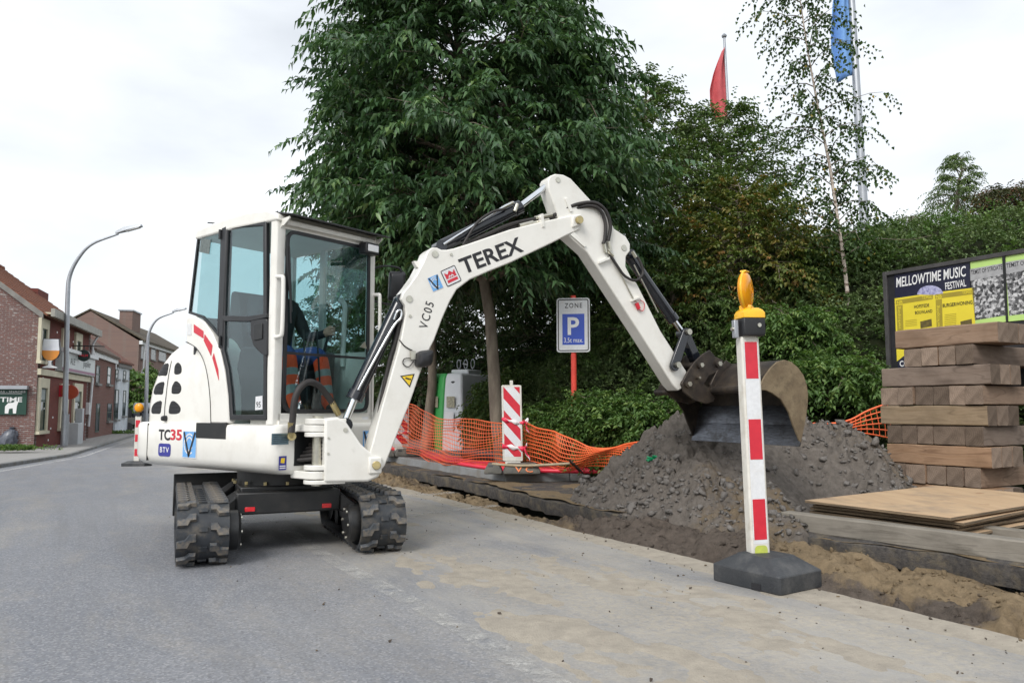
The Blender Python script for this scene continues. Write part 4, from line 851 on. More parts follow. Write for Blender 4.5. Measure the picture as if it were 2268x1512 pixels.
bpx = [(491, 505), (502, 500), (497, 640), (493, 770), (483, 770), (487, 640)]
MB().prism([side(*p, -0.01) for p in bpx], sfn, -0.012, 0.05).build('door_post', M['plastic_black'], EX, bevel=0.006)
for v in (520, 755): MB().cyl(UF(*(lambda q: (q[0], -0.02, q[1] - .04))(side(492, v))), UF(*(lambda q: (q[0], -0.02, q[1] + .04))(side(492, v))), 0.012, 10).build('door_hinge', M['plastic_black'], dr, smooth=40)
# rear quarter window
wpx = [(438, 522), (493, 506), (489, 640), (484, 745), (468, 725), (448, 704), (418, 694)]
wpo = [side(*p, 0) for p in wpx]; q_ = MB(); ring(q_, wpo, inset(wpo, 0.02), sfn, -0.004, 0.02); qw = q_.build('quarter_window', M['plastic_black'], EX)
MB().prism(inset(wpo, 0.016), sfn, 0.004, 0.009).build('pane', M['cab_glass'], qw)
MB().prism([side(*p, 0) for p in [(446, 527), (467, 531), (463, 563), (442, 558)]], sfn, -0.001, 0.003).build('sticker', pm('grey_sticker', (0.16, 0.19, 0.18), (0.08, 0.1, 0.1), 60), qw)
# right side and rear glass
MB().box(UF, (-0.66, -0.08), (1.018, 1.024), (1.62, 2.58)).build('side_pane', M['cab_glass'], EX); MB().box(UF, (-1.14, -0.72), (1.018, 1.024), (1.62, 2.58)).build('side_pane', M['cab_glass'], EX)
rw = [UF(-1.205, .06, 1.92), UF(-1.199, .06, 1.92), UF(-1.199, 1.0, 1.92), UF(-1.205, 1.0, 1.92), UF(-1.145, .06, 2.6), UF(-1.139, .06, 2.6), UF(-1.139, 1.0, 2.6), UF(-1.145, 1.0, 2.6)]
MB().hexa(rw).build('rear_pane', M['cab_glass'], EX)
# windscreen in two panes with a black seal
ws = round_poly([(0.085, 1.09), (0.975, 1.09), (0.965, 2.535), (0.085, 2.535)], 0.10, 6)
m = MB(); ring(m, ws, inset(ws, 0.028), ffn, -0.006, 0.012); wsc = m.build('windscreen', M['plastic_black'], EX, smooth=40)
m = MB(); m.prism(inset(ws, 0.02), ffn, 0.0, 0.005); m.build('pane', M['cab_glass'], wsc)
MB().box(UF, (-0.004, 0.014), (0.10, 0.965), (1.545, 1.565)).build('pane_joint', M['plastic_black'], wsc)
wp_ = [front(635, 520, .03), front(637, 590, .03), front(643, 660, .03), front(644, 715, .03)]
MB().tube([ffn(p[0], p[1], 0.03) for p in wp_], 0.007, 6).build('wiper_arm', M['plastic_black'], wsc)
MB().tube([ffn(*front(640, 545, .022), .022), ffn(*front(645, 690, .022), .022)], 0.010, 6).build('wiper_blade', M['plastic_black'], wsc)
MB().prism([front(*p, .016) for p in [(797, 768), (808, 756), (812, 772)]], ffn, 0.012, 0.02).build('latch', M['zinc'], wsc)
# visor, lamp, mirror, grab rails
vis = MB(); vis.hexa([UF(-0.06, 0.02, 2.66), UF(0.15, 0.02, 2.615), UF(0.15, 1.07, 2.615), UF(-0.06, 1.07, 2.66), UF(-0.06, 0.02, 2.672), UF(0.15, 0.02, 2.627), UF(0.15, 1.07, 2.627), UF(-0.06, 1.07, 2.672)])
visor = vis.build('sun_visor', M['plastic_black'], EX, bevel=0.003)
for b in (0.03, 1.0): MB().prism([(-0.01, 2.6), (0.11, 2.612), (0.11, 2.595), (0.04, 2.55), (-0.01, 2.545)], sfn, b, b + 0.012).build('visor_bracket', WP, visor)
MB().box(UF, (-0.02, 0.05), (0.06, 1.0), (2.56, 2.60)).build('visor_channel', WP, visor, bevel=0.005)
l0, l1 = front(808, 535, .1), front(834, 566, .1); wl = MB().box(UF, (0.02, 0.12), (l0[0], l1[0] + 0.02), (l1[1], l0[1])).build('work_lamp', M['plastic_black'], EX, bevel=0.012)
MB().box(UF, (0.118, 0.128), (l0[0] + .02, l1[0]), (l1[1] + .02, l0[1] - .02)).build('lamp_lens', M['reflex_white'], wl, bevel=0.006)
for (u, v0, v1, n_) in ((620, 612, 746, 'grab_rail'), (830, 652, 790, 'grab_rail')):
    a_ = front(u, v0, .03); c_ = front(u, v1, .03); b_ = a_[0] + (0.0 if u < 700 else 0.02)
    MB().tube(catmull([UF(-0.01, b_, a_[1]), UF(0.05, b_ + .0, a_[1] - .005), UF(0.075, b_, a_[1] - .05), UF(0.075, b_, c_[1] + .05), UF(0.05, b_, c_[1] + .005), UF(-0.01, b_, c_[1])], 5), 0.016, 10).build(n_, WP, EX, smooth=50)
mc = UF(0.06, 1.235, 2.22); mir = MB()
mfr = Fr(mc, (0.97, 0.24, 0), (0.24, -0.97, 0)); po = round_poly([(-.075, -.135), (.075, -.135), (.085, .135), (-.065, .135)], 0.03)
mir.loft([[mfr(p[0] * k, o_, p[1] * k) for p in po] for k, o_ in ((1.0, -0.01), (1.0, 0.012), (0.93, 0.035), (0.7, 0.055))]); mirr = mir.build('mirror', M['plastic_black'], EX, smooth=40)
MB().prism(inset(po, 0.008), lambda x, z, w: mfr(x, w, z), -0.0135, -0.0105).build('mirror_glass', M['chrome'], mirr)
MB().tube(catmull([UF(-.02, 1.03, 2.36), UF(0.05, 1.1, 2.385), UF(0.10, 1.22, 2.38), UF(0.11, 1.25, 2.33), UF(0.10, 1.255, 2.2), UF(0.10, 1.25, 2.08), UF(0.05, 1.16, 2.05), UF(-.02, 1.03, 2.07)], 5), 0.009, 8).build('mirror_arm', M['plastic_black'], mirr, smooth=50)
MB().tube([UF(-0.9, 0.15, 2.70), UF(-1.0, .1, 2.73), UF(-1.08, .06, 2.74)], 0.006, 6).build('aerial', M['plastic_black'], EX)
# interior
st_ = MB(); st_.prism(round_poly([(-0.95, 1.36), (-0.42, 1.36), (-0.40, 1.45), (-0.90, 1.50)], .03, 3), sfn, 0.29, 0.75); seat = st_.build('seat', M['seat'], EX, bevel=0.03)
MB().prism(round_poly([(-0.92, 1.45), (-0.80, 1.46), (-0.86, 1.9), (-0.92, 2.14), (-1.02, 2.16), (-1.04, 1.9)], .05, 3), sfn, 0.27, 0.77).build('backrest', M['seat'], seat, bevel=0.04)
MB().box(UF, (-0.9, -0.45), (0.33, 0.71), (1.03, 1.36)).build('seat_base', M['plastic_black'], seat)
for b in (0.17, 0.80): MB().prism(round_poly([(-0.85, 1.05), (-0.4, 1.05), (-0.36, 1.62), (-0.7, 1.64)], .05, 3), sfn, b, b + 0.11).build('side_console', M['plastic_black'], EX, bevel=0.015)
for b, a2 in ((0.23, -0.36), (0.84, -0.36)):
    lv = MB().tube([UF(-0.44, b, 1.60), UF(-0.41, b, 1.70), UF(a2, b, 1.78)], [0.02, 0.012, 0.012], 8).build('control_lever', M['plastic_black'], EX, smooth=50)
    MB().lathe([(0, -.05), (.022, -.05), (.026, 0), (.022, .045), (0, .055)], Fr(UF(a2, b, 1.80), HH, RR), 10).build('lever_grip', M['plastic_black'], lv, smooth=50)
for b in (0.44, 0.58): MB().tube([UF(-0.14, b, 1.05), UF(-0.17, b, 1.4), UF(-0.22, b, 1.78)], [0.008, 0.008, 0.008], 6).build('travel_lever', M['plastic_black'], EX)
MB().tube(catmull([UF(-0.35, 0.98, 1.5), UF(-0.3, 0.95, 1.9), UF(-0.3, 0.95, 2.05), UF(-.4, .98, 2.1)], 4), 0.022, 8).build('interior_rail', WP, EX, smooth=50)

# ---- swing bracket on its vertical pin
def zs_(v): return EYE - (v - 905) / FPX * 6.0
brk = [(719, 926), (748, 923), (766, 932), (783, 957), (800, 983), (824, 1004), (845, 1012), (848, 1035), (840, 1056), (815, 1067), (719, 1068)]
swb = MB().prism([bpl(*p, .12) for p in brk], bfn, -0.12, 0.12).build('swing_bracket', WP, EX, bevel=0.02, seg=3)
def lug_shape(fr, x0, x1, y0, y1, r, z0, z1):
    pts = [(x1, y1), (x0, y1)] if False else []
    n_ = 10; yc = (y0 + y1) / 2; xc = x0; far = x1; sgn = 1 if far > xc else -1
    for k in range(n_ + 1): a = math.pi / 2 + math.pi * k / n_; pts.append((xc + sgn * r * math.cos(a), yc + r * math.sin(a)))
    pts += [(far, yc - r), (far, yc + r)]
    return MB().prism(pts, lambda x, y, z: fr(x, y, z), z0, z1)
for v0, v1 in ((926, 939), (956, 966), (1027, 1038), (1059, 1068)):
    lug_shape(Fr(SW, FF, -NB), 0.0, 0.2, -.1, .1, .10, zs_(v1), zs_(v0)).build('bracket_lug', WP, swb, bevel=0.006)
for v0, v1 in ((940, 955), (1040, 1057)):
    a_, b_, _ = UF.inv(SW); lug_shape(UF, a_, 0.0, b_ - .095, b_ + .095, .095, zs_(v1), zs_(v0)).build('swing_post_lug', WP, body, bevel=0.006)
MB().cyl(SW + Vector((0, 0, .53)), SW + Vector((0, 0, 1.065)), 0.04, 20).build('swing_pin', M['zinc'], swb, smooth=40)
for u, v in ((765, 952), (728, 970), (727, 1004)): MB().cyl(b3(u, v, .12), b3(u, v, .124), 0.018 if u == 765 else 0.009, 14).build('bolt', M['zinc'], swb)
MB().box(Fr(b3(831, 1030, .12), FF, (0, 0, 1), NB), (-.055, .05), (-.065, .065), (-.02, .02)).build('foot_pin_boss', WP, swb, bevel=0.012)
MB().cyl(b3(834, 1030, .13), b3(834, 1030, .16), 0.034, 20).build('foot_pin', M['brass'], swb, bevel=0.004)
ho = MB()
for k in range(5): ho.tube(catmull([UF(0.03, 0.20 + k * .03, .72 + k * .028), SW + HH * (.02) + FF * .02 + Vector((0, 0, .74 + k * .03)), SW + FF * 0.14 + NB * (.02 + .012 * k) + Vector((0, 0, .72 + k * .035)), SW + FF * .22 + Vector((0, 0, .75 + k * .03))], 5), 0.017, 7)
ho.build('hose_bundle', M['hose'], EX, smooth=60)
MB().box(UF, (0.045, 0.058), (0.17, 0.40), (0.68, 0.94)).build('hose_port', BK, body)
# hose looping up in front of the windscreen
hp = [ffn(*front(u, v, a), a) for u, v, a in ((645, 958, .13), (648, 930, .13), (652, 890, .14), (662, 862, .15), (682, 846, .16), (704, 852, .17), (722, 872, .17), (737, 893, .17))]
MB().tube(catmull(hp, 5), 0.026, 10).build('loop_hose', M['hose'], EX, smooth=60)
for (u0, v0, a0, u1, v1, a1) in ((645, 968, .11, 645, 935, .13), (734, 888, .17, 750, 918, .17)): MB().cyl(ffn(*front(u0, v0, a0), a0), ffn(*front(u1, v1, a1), a1), 0.026, 10).build('hose_fitting', M['brass'], EX, smooth=40)
MB().cyl(ffn(*front(645, 966, .05), .04), ffn(*front(645, 966, .12), .13), 0.032, 12).build('hose_elbow', M['brass'], EX, smooth=40)

# ---- boom, stick
boom_px = [(816, 1012), (822, 1040), (840, 1047), (853, 1030), (880, 962), (908, 893), (945, 786), (962, 753), (980, 705), (997, 667), (1012, 641), (1041, 619), (1085, 600), (1130, 582), (1223, 538), (1256, 521), (1285, 508), (1290, 492), (1284, 479), (1270, 476), (1204, 490), (1130, 508), (1034, 541), (1005, 550), (990, 553), (978, 553), (968, 548), (956, 548), (947, 556), (938, 579), (923, 608), (905, 633), (892, 649), (888, 662), (897, 675), (899, 693), (890, 742), (882, 775), (845, 905), (824, 985)]
boom = MB().prism([bpl(*p, .105) for p in boom_px], bfn, -0.105, 0.105).build('boom', WP, EX, bevel=0.01)
stick_px = [(1214, 398), (1218, 390), (1230, 385), (1248, 387), (1264, 395), (1308, 443), (1330, 457), (1350, 482), (1360, 506), (1386, 523), (1396, 540), (1396, 556), (1387, 568), (1386, 590), (1398, 614), (1411, 628), (1463, 732), (1522, 824), (1520, 848), (1511, 860), (1502, 865), (1490, 852), (1420, 742), (1300, 558), (1252, 515), (1236, 480), (1216, 421)]
stick = MB().prism([bpl(*p, .085) for p in stick_px], bfn, -0.085, 0.085).build('stick', WP, EX, bevel=0.01)
def pin(u, v, w0, w1, r, name, mat, par, seg=16): return MB().cyl(b3(u, v, w0), bfn(*bpl(u, v, w0), w1), r, seg).build(name, mat, par, smooth=40)
for u, v, r_ in ((963, 563, .028), (906, 662, .028), (999, 564, .012), (908, 700, .012)): pin(u, v, .10, .112, r_, 'pin', M['zinc'], boom)
pin(1276, 490, .085, .16, .035, 'pin', M['brass'], stick); pin(1235, 399, .08, .092, .024, 'pin', M['zinc'], stick); pin(1381, 549, .08, .092, .028, 'pin', M['zinc'], stick)
MB().box(Fr(b3(1276, 489, .105), FF * .95 + Vector((0, 0, .3)), (0, 0, 1), NB), (-.05, .05), (-.055, .055), (-.01, .02)).build('pin_boss', WP, boom, bevel=0.01)
for pts in ([(1250, 440), (1256, 437), (1268, 468), (1262, 470)], [(1262, 520), (1270, 514), (1298, 545), (1293, 548)]): MB().prism([bpl(*p, .088) for p in pts], bfn, .086, .10).build('weld_rib', WP, stick, bevel=0.003)
MB().prism([bpl(*p, .11) for p in [(923, 574), (944, 575), (940, 590), (930, 588)]], bfn, -.03, .03).build('lifting_eye', WP, boom, bevel=0.004)

# ---- hydraulic cylinders
def ram(name, a, b, c, r, rr_, w=0.0, eye=0.05):
    A, B, C_ = b3(*a, w), b3(*b, w), b3(*c, w); d = (B - A).normalized()
    o = MB().cyl(A, B, r, 20).build(name, M['cyl_black'], EX, smooth=40)
    MB().cyl(B - d * .05, B + d * .02, r * 1.16, 20).build('gland', M['cyl_black'], o, smooth=40)
    MB().cyl(B, C_, rr_, 16).build('rod', M['chrome'], o, smooth=40)
    for q, nm in ((A - d * .01, 'barrel_eye'), (C_, 'rod_eye')): MB().cyl(q - NB * .06, q + NB * .06, eye, 16).build(nm, M['cyl_black'], o, smooth=40)
    return o
bc = ram('boom_cylinder', (887, 668), (786, 880), (762, 940), 0.058, 0.031, 0.0, 0.055)
ac = ram('stick_cylinder', (975, 546), (1148, 460), (1222, 404), 0.055, 0.03, 0.0, 0.05)
kc = ram('bucket_cylinder', (1393, 566), (1490, 706), (1513, 738), 0.052, 0.027, 0.0, 0.045)
MB().tube(catmull([b3(873, 708, .07), b3(880, 690, .08), b3(888, 688, .08), b3(887, 705, .08), b3(868, 728, .075), b3(800, 850, .075), b3(795, 862, .07)], 5), 0.011, 8).build('steel_pipe', M['chrome'], bc, smooth=60)
MB().tube([b3(982, 541, .065), b3(1120, 455, .065), b3(1138, 448, .065)], 0.010, 8).build('steel_pipe', M['chrome'], ac, smooth=60)
for u0, v0, u1, v1 in ((1112, 461, 1136, 449), (1140, 468, 1146, 452)): MB().cyl(b3(u0, v0, .06), b3(u1, v1, .06), 0.016, 8).build('pipe_fitting', M['zinc'], ac, smooth=40)
MB().tube([b3(1404, 586, .065), b3(1458, 692, .065)], 0.006, 6).build('steel_pipe', M['zinc'], kc)
# hoses over the boom and stick
def hose(pts, r=0.017, name='hose', mat='hose'):
    return MB().tube(catmull([b3(u, v, w_) for u, v, w_ in pts], 6), r, 9).build(name, M[mat], EX, smooth=60)
hose([(1225, 478, .06), (1255, 461, .07), (1290, 450, .10), (1320, 450, .115), (1342, 468, .115), (1352, 500, .115), (1347, 533, .11)])
hose([(1232, 486, .03), (1262, 468, .05), (1298, 456, .10), (1326, 462, .115), (1340, 490, .115), (1340, 525, .115), (1336, 540, .11)])
hose([(1030, 540, .04), (1080, 518, .05), (1130, 497, .05), (1180, 486, .05), (1228, 480, .05)]); hose([(1035, 546, .0), (1085, 524, .02), (1135, 503, .02), (1185, 491, .03), (1232, 486, .03)]); hose([(1025, 543, .08), (1045, 510, .085), (1060, 490, .085), (1090, 470, .08), (1120, 462, .07)], 0.012)
for a in ([(1185, 483), (1222, 476)], [(1170, 497), (1215, 487)], [(1150, 500), (1180, 492)]): MB().cyl(b3(*a[0], .055), b3(*a[1], .055), 0.02, 8).build('hose_fitting', M['zinc'], EX, smooth=40)
MB().prism([bpl(*p, .11) for p in [(1197, 474), (1203, 473), (1206, 502), (1201, 503)]], bfn, .02, .115).build('hose_clip', WP, boom)
hose([(1350, 562, .10), (1368, 590, .115), (1385, 612, .12), (1408, 621, .12), (1424, 606, .11), (1418, 580, .10), (1405, 562, .09)], 0.013)
for u0, v0, u1, v1 in ((1338, 540, 1342, 560), (1348, 535, 1352, 556), (1345, 553, 1358, 568), (1400, 557, 1408, 570)): MB().cyl(b3(u0, v0, .105), b3(u1, v1, .105), 0.017, 8).build('hose_fitting', M['zinc'], EX, smooth=40)
MB().tube([b3(1352, 562, .095), b3(1402, 660, .095), b3(1410, 668, .095)], 0.007, 6).build('steel_pipe', M['zinc'], stick)
MB().box(Fr(b3(1406, 662, .09), FF * .9 - Vector((0, 0, -.4)), (0, 0, 1), NB), (-.05, .05), (-.008, .008), (-.01, .03)).build('pipe_bracket', WP, stick); MB().box(Fr(b3(1336, 577, .09), FF * .9 + Vector((0, 0, .4)), (0, 0, 1), NB), (-.06, .06), (-.01, .01), (-.01, .03)).build('pipe_bracket', WP, stick)
MB().cyl(b3(1410, 671, .10), b3(1415, 684, .10), 0.02, 10).build('red_cap', M['red'], stick); MB().tube(catmull([b3(1413, 684, .10), b3(1424, 688, .10), b3(1427, 672, .10), b3(1418, 664, .10)], 4), 0.004, 5).build('cap_tether', M['red'], stick)
hose([(895, 665, .03), (880, 740, .03), (862, 800, .03), (850, 860, .03), (842, 900, .02), (835, 955, .02)], 0.016); hose([(888, 680, -.02), (872, 760, -.02), (856, 830, -.02), (846, 900, -.02), (838, 960, -.02)], 0.018)

# ---- bucket linkage, quick hitch, ditching bucket
def bar(p, q, w0, w1, r0, r1, name, mat, par):
    (t0, z0), (t1, z1) = bpl(*p, w1), bpl(*q, w1); a = math.atan2(z1 - z0, t1 - t0); pts = []
    for k in range(9): x = a + math.pi / 2 + math.pi * k / 8; pts.append((t0 + r0 * math.cos(x), z0 + r0 * math.sin(x)))
    for k in range(9): x = a - math.pi / 2 + math.pi * k / 8; pts.append((t1 + r1 * math.cos(x), z1 + r1 * math.sin(x)))
    return MB().prism(pts, bfn, w0, w1).build(name, mat, par, bevel=0.006)
hit_px = [(1509, 850), (1522, 824), (1537, 802), (1556, 784), (1572, 775), (1583, 789), (1601, 798), (1603, 810), (1593, 821), (1570, 832), (1559, 850), (1576, 865), (1585, 878), (1580, 889), (1565, 894), (1537, 886), (1515, 869)]
hitch = MB()
for w0 in (0.12, -0.145): hitch.prism([bpl(*p, .14) for p in hit_px], bfn, w0, w0 + 0.025)
hto = hitch.build('quick_hitch', M['steel_worn'], EX, bevel=0.005)
for u, v, r_ in ((1526, 850, .036), (1553, 808, .033), (1593, 805, .036), (1548, 836, .018)): MB().cyl(b3(u, v, .175) - NB * .34, b3(u, v, .175), r_, 14).build('hitch_pin', M['steel_worn'], hto, smooth=40); pin(u, v, .165, .185, r_ * .7, 'pin_nut', M['zinc'], hto, 6)
lk = bar((1496, 810), (1521, 736), 0.10, 0.135, .05, .042, 'link_arm', M['cyl_black'], EX); bar((1496, 810), (1521, 736), -0.135, -0.10, .05, .042, 'link_arm', M['cyl_black'], EX)
bar((1521, 738), (1552, 806), -0.05, 0.05, .045, .04, 'bucket_link', M['cyl_black'], EX)
for u, v in ((1499, 808), (1523, 735)): pin(u, v, .13, .165, .03, 'link_pin', M['zinc'], lk, 8)

BW = 0.75
shell = [(3.80, 1.305), (3.87, 1.415), (3.95, 1.497), (4.03, 1.552), (4.12, 1.572), (4.20, 1.557), (4.28, 1.51), (4.35, 1.44), (4.392, 1.35), (4.405, 1.26), (4.395, 1.15), (4.37, 1.05), (4.34, .95), (4.29, .80)]
def thick(line, d):
    o = []
    for i, p in enumerate(line):
        a, b = Vector(line[max(i - 1, 0)]), Vector(line[min(i + 1, len(line) - 1)]); e = (b - a).normalized(); o.append((p[0] - e.y * -d * -1, p[1] - e.x * d))
    return line + list(reversed(o))
bk = MB().prism(thick(shell, 0.014), bfn, -BW, BW); bucket = bk.build('bucket', M['steel_worn'], EX, smooth=35)
mouth = [(4.29, .80), (4.207, .961), (4.156, 1.087), (4.06, 1.207), (3.96, 1.262), (3.881, 1.288), (3.80, 1.29)]
plate = shell + mouth[1:]
MB().prism(plate, bfn, BW, BW + 0.022).build('side_plate', M['mud_plate'], bucket, bevel=0.004)
MB().prism(plate, bfn, -BW - 0.022, -BW).build('side_plate', M['steel_worn'], bucket, bevel=0.004)
MB().cyl(bfn(3.80, 1.30, -BW - .02), bfn(3.80, 1.30, BW + .02), 0.036, 16).build('mouth_tube', M['steel_worn'], bucket, smooth=40)
MB().prism([(4.345, .965), (4.33, .967), (4.262, .772), (4.285, .772)], bfn, -BW - .02, BW + .02).build('cutting_edge', M['steel_bright'], bucket, bevel=0.003)
MB().prism([(4.38, 1.15), (4.372, 1.15), (4.325, .967), (4.334, .965)], bfn, -BW + .0, BW).build('wear_plate', M['steel_bright'], bucket)
for w_ in (-0.16, 0.12): MB().prism([(3.78, 1.30), (3.84, 1.30), (4.0, 1.44), (4.05, 1.56), (3.98, 1.60), (3.86, 1.50), (3.77, 1.36)], bfn, w_, w_ + .03).build('bucket_ear', M['steel_worn'], bucket, bevel=0.005)

# ---- lamp and cable on the boom
lf = Fr(b3(931, 795, .11), FF * .9 + Vector((0, 0, .2)), (0, 0, 1), NB)
bl2 = MB().loft([[lf(p[0] * k, p[1] * k, o_) for p in round_poly([(-.055, -.065), (.085, -.075), (.10, .06), (-.045, .07)], .04, 4)] for k, o_ in ((.9, -.02), (1, .03), (.95, .07), (.7, .10), (.3, .11))]).build('boom_lamp', M['plastic_black'], EX, smooth=40)
MB().box(Fr(b3(913, 788, .11), FF, (0, 0, 1), NB), (-.02, .02), (-.03, .04), (0, .03)).build('lamp_bracket', M['zinc'], bl2)
hose([(884, 752, .11), (895, 765, .112), (905, 772, .112), (915, 778, .115), (920, 790, .12)], 0.005, 'lamp_cable'); hose([(916, 800, .12), (905, 812, .115), (893, 806, .115), (895, 795, .115), (908, 793, .118), (918, 796, .12)], 0.004, 'lamp_cable')

# ---- stickers and lettering on the machine
def strokes(mb, fr, segs, wd, off=0.0):
    for pts in segs:
        for (x0, y0), (x1, y1) in zip(pts, pts[1:]):
            d = Vector((x1 - x0, y1 - y0)); d.normalize(); q = Vector((-d.y, d.x)) * wd / 2; e = d * wd * 0.3
            mb.add([fr(x0 + q.x - e.x, y0 + q.y - e.y, off), fr(x0 - q.x - e.x, y0 - q.y - e.y, off), fr(x1 - q.x + e.x, y1 - q.y + e.y, off), fr(x1 + q.x + e.x, y1 + q.y + e.y, off)], [(0, 1, 2, 3)])
    return mb
def flat(mb, fr, pts, off=0.0): return mb.add([fr(p[0], p[1], off) for p in pts], [tuple(range(len(pts)))])
def rect(x0, y0, x1, y1): return [(x0, y0), (x1, y0), (x1, y1), (x0, y1)]
def vc_logo(par, fr, w_, h_):
    st = flat(MB(), fr, rect(0, 0, w_, h_), 0.0).build('sticker', M['reflex_white'], par, fix=False)
    flat(MB(), fr, rect(.04 * w_, .03 * h_, .96 * w_, .97 * h_), 0.0012).build('sticker_field', M['sky_ink'], st, fix=False)
    cw = [(.5 * w_ + .36 * w_ * math.cos(a), .52 * h_ + .36 * h_ * math.sin(a)) for a in np.linspace(R(60), R(300), 16)]
    c2 = [(.5 * w_ + .22 * w_ * math.cos(a), .52 * h_ + .24 * h_ * math.sin(a)) for a in np.linspace(R(30), R(330), 16)]
    strokes(MB(), fr, [cw, c2], .06 * w_, 0.0022).build('sticker_ring', M['white_ink'], st, fix=False)
    strokes(MB(), fr, [[(.12 * w_, .92 * h_), (.48 * w_, .08 * h_)], [(.48 * w_, .08 * h_), (.88 * w_, .92 * h_)]], .11 * w_, 0.0032).build('sticker_letter', M['ink'], st, fix=False)
def sfr(u, v, b=-0.0225): a_, z_ = side(u, v, b); return Fr(UF(a_, b, z_), HH, (0, 0, 1), -RR)
def slen(u0, v0, u1, v1): p, q = side(u0, v0), side(u1, v1); return math.hypot(p[0] - q[0], p[1] - q[1])
lettering(MB(), 'TC', sfr(351, 974), height=slen(352, 950, 352, 974), width=slen(351, 974, 376, 974)).build('lettering', M['ink'], body, fix=False)
lettering(MB(), '35', sfr(377, 974), height=slen(380, 950, 380, 974), width=slen(377, 974, 402, 974)).build('lettering', M['red'], body, fix=False)
f_ = sfr(350, 1009); bw_, bh_ = slen(350, 1000, 377, 1000), slen(360, 981, 360, 1009)
bt = flat(MB(), f_, round_poly(rect(0, 0, bw_, bh_), .03, 3)).build('sticker', M['navy_ink'], body, fix=False); lettering(MB(), 'BTV', Fr(f_(.15 * bw_, .3 * bh_), HH, (0, 0, 1), -RR), width=.72 * bw_, height=.42 * bh_, off=.0015).build('lettering', M['white_ink'], bt, fix=False)
vc_logo(body, sfr(403, 1013), slen(403, 1000, 434, 1000), slen(420, 953, 420, 1013))
def f_fr(u, v, a=0.0575): b_, z_ = front(u, v, a); return Fr(UF(a, b_, z_), RR, (0, 0, 1), HH)
vc_logo(body, f_fr(802, 1010), .16, .22)
idp = flat(MB(), f_fr(601, 985), rect(0, 0, .155, .085)).build('id_plate', pm('blue_grey_plate', (0.16, 0.25, 0.30), (0.12, 0.19, 0.24), 40, 0.35, 0.3), body, fix=False)
strokes(MB(), f_fr(601, 985), [[(.015, y), (.14, y)] for y in (.015, .03, .045, .06, .072)], .0035, .001).build('plate_text', M['ink'], idp, fix=False)
sx_ = flat(MB(), f_fr(617, 1041), rect(0, 0, .07, .105)).build('sticker', M['navy_ink'], body, fix=False); flat(MB(), f_fr(617, 1041), [(.015, .055), (.05, .05), (.055, .09), (.02, .09)], .001).build('sticker_mark', M['yellow_ink'], sx_, fix=False); strokes(MB(), f_fr(617, 1041), [[(.01, .015), (.06, .015)], [(.01, .03), (.06, .03)]], .008, .001).build('sticker_text', M['white_ink'], sx_, fix=False)
flat(MB(), f_fr(802, 938, .002), rect(0, 0, .07, .06)).build('sticker', M['reflex_white'], cabf, fix=False)
# on the boom
def bfr(u0, v0, u1, v1, w_=.1075):
    a, b = b3(u0, v0, w_), b3(u1, v1, w_); x = (b - a).normalized(); return Fr(a, x, NB.cross(x), NB), (b - a).length
f_, L_ = bfr(1027, 608, 1161, 556); lettering(MB(), 'TEREX', f_, width=L_, height=.135).build('lettering', M['ink'], boom, fix=False)
f_, L_ = bfr(991, 636, 1019, 623); E_ = .145
em = flat(MB(), f_, round_poly(rect(0, 0, E_, E_), .012, 2)).build('emblem', M['ink'], boom, fix=False); flat(MB(), f_, rect(.008, .008, E_ - .008, E_ - .008), .001).build('emblem_field', M['reflex_white'], em, fix=False)
crown = [(.02, .03), (.125, .03), (.125, .05), (.02, .05)]
flat(MB(), f_, rect(.022, .025, .122, .05), .002).build('emblem_bar', M['red'], em, fix=False)
flat(MB(), f_, [(.022, .06), (.122, .06), (.122, .118), (.098, .095), (.072, .122), (.048, .095), (.022, .118)], .002).build('emblem_crown', M['red'], em, fix=False)
strokes(MB(), f_, [[(.048, .066), (.06, .082), (.072, .066)], [(.072, .066), (.084, .082), (.096, .066)]], .008, .003).build('emblem_detail', M['reflex_white'], em, fix=False)
f_, L_ = bfr(959, 647, 982, 637); vc_logo(boom, f_, .105, .125)
f_, L_ = bfr(946, 730, 962, 672); lettering(MB(), 'VC05', f_, width=L_, height=.075).build('lettering', M['ink'], boom, fix=False)
f_, L_ = bfr(898, 856, 912, 827); f2 = Fr(b3(886, 832, .1075), (b3(914, 828, .1075) - b3(886, 832, .1075)), NB.cross((b3(914, 828, .1075) - b3(886, 832, .1075)).normalized()), NB)
wt = flat(MB(), f2, [(0, 0), (.125, 0), (.068, -.105)]).build('warning_sticker', M['ink'], boom, fix=False); flat(MB(), f2, [(.016, -.009), (.109, -.009), (.067, -.087)], .001).build('sticker_field', M['yellow_ink'], wt, fix=False); strokes(MB(), f2, [[(.045, -.025), (.07, -.035)], [(.078, -.038), (.083, -.04)]], .012, .002).build('sticker_mark', M['ink'], wt, fix=False)
lettering(MB(), '95', Fr(b3(789, 1000, .1215), (b3(786, 985, .1215) - b3(789, 1000, .1215)), NB.cross(b3(786, 985, .1215) - b3(789, 1000, .1215)), NB), height=.03).build('cast_number', WP, swb, fix=False)
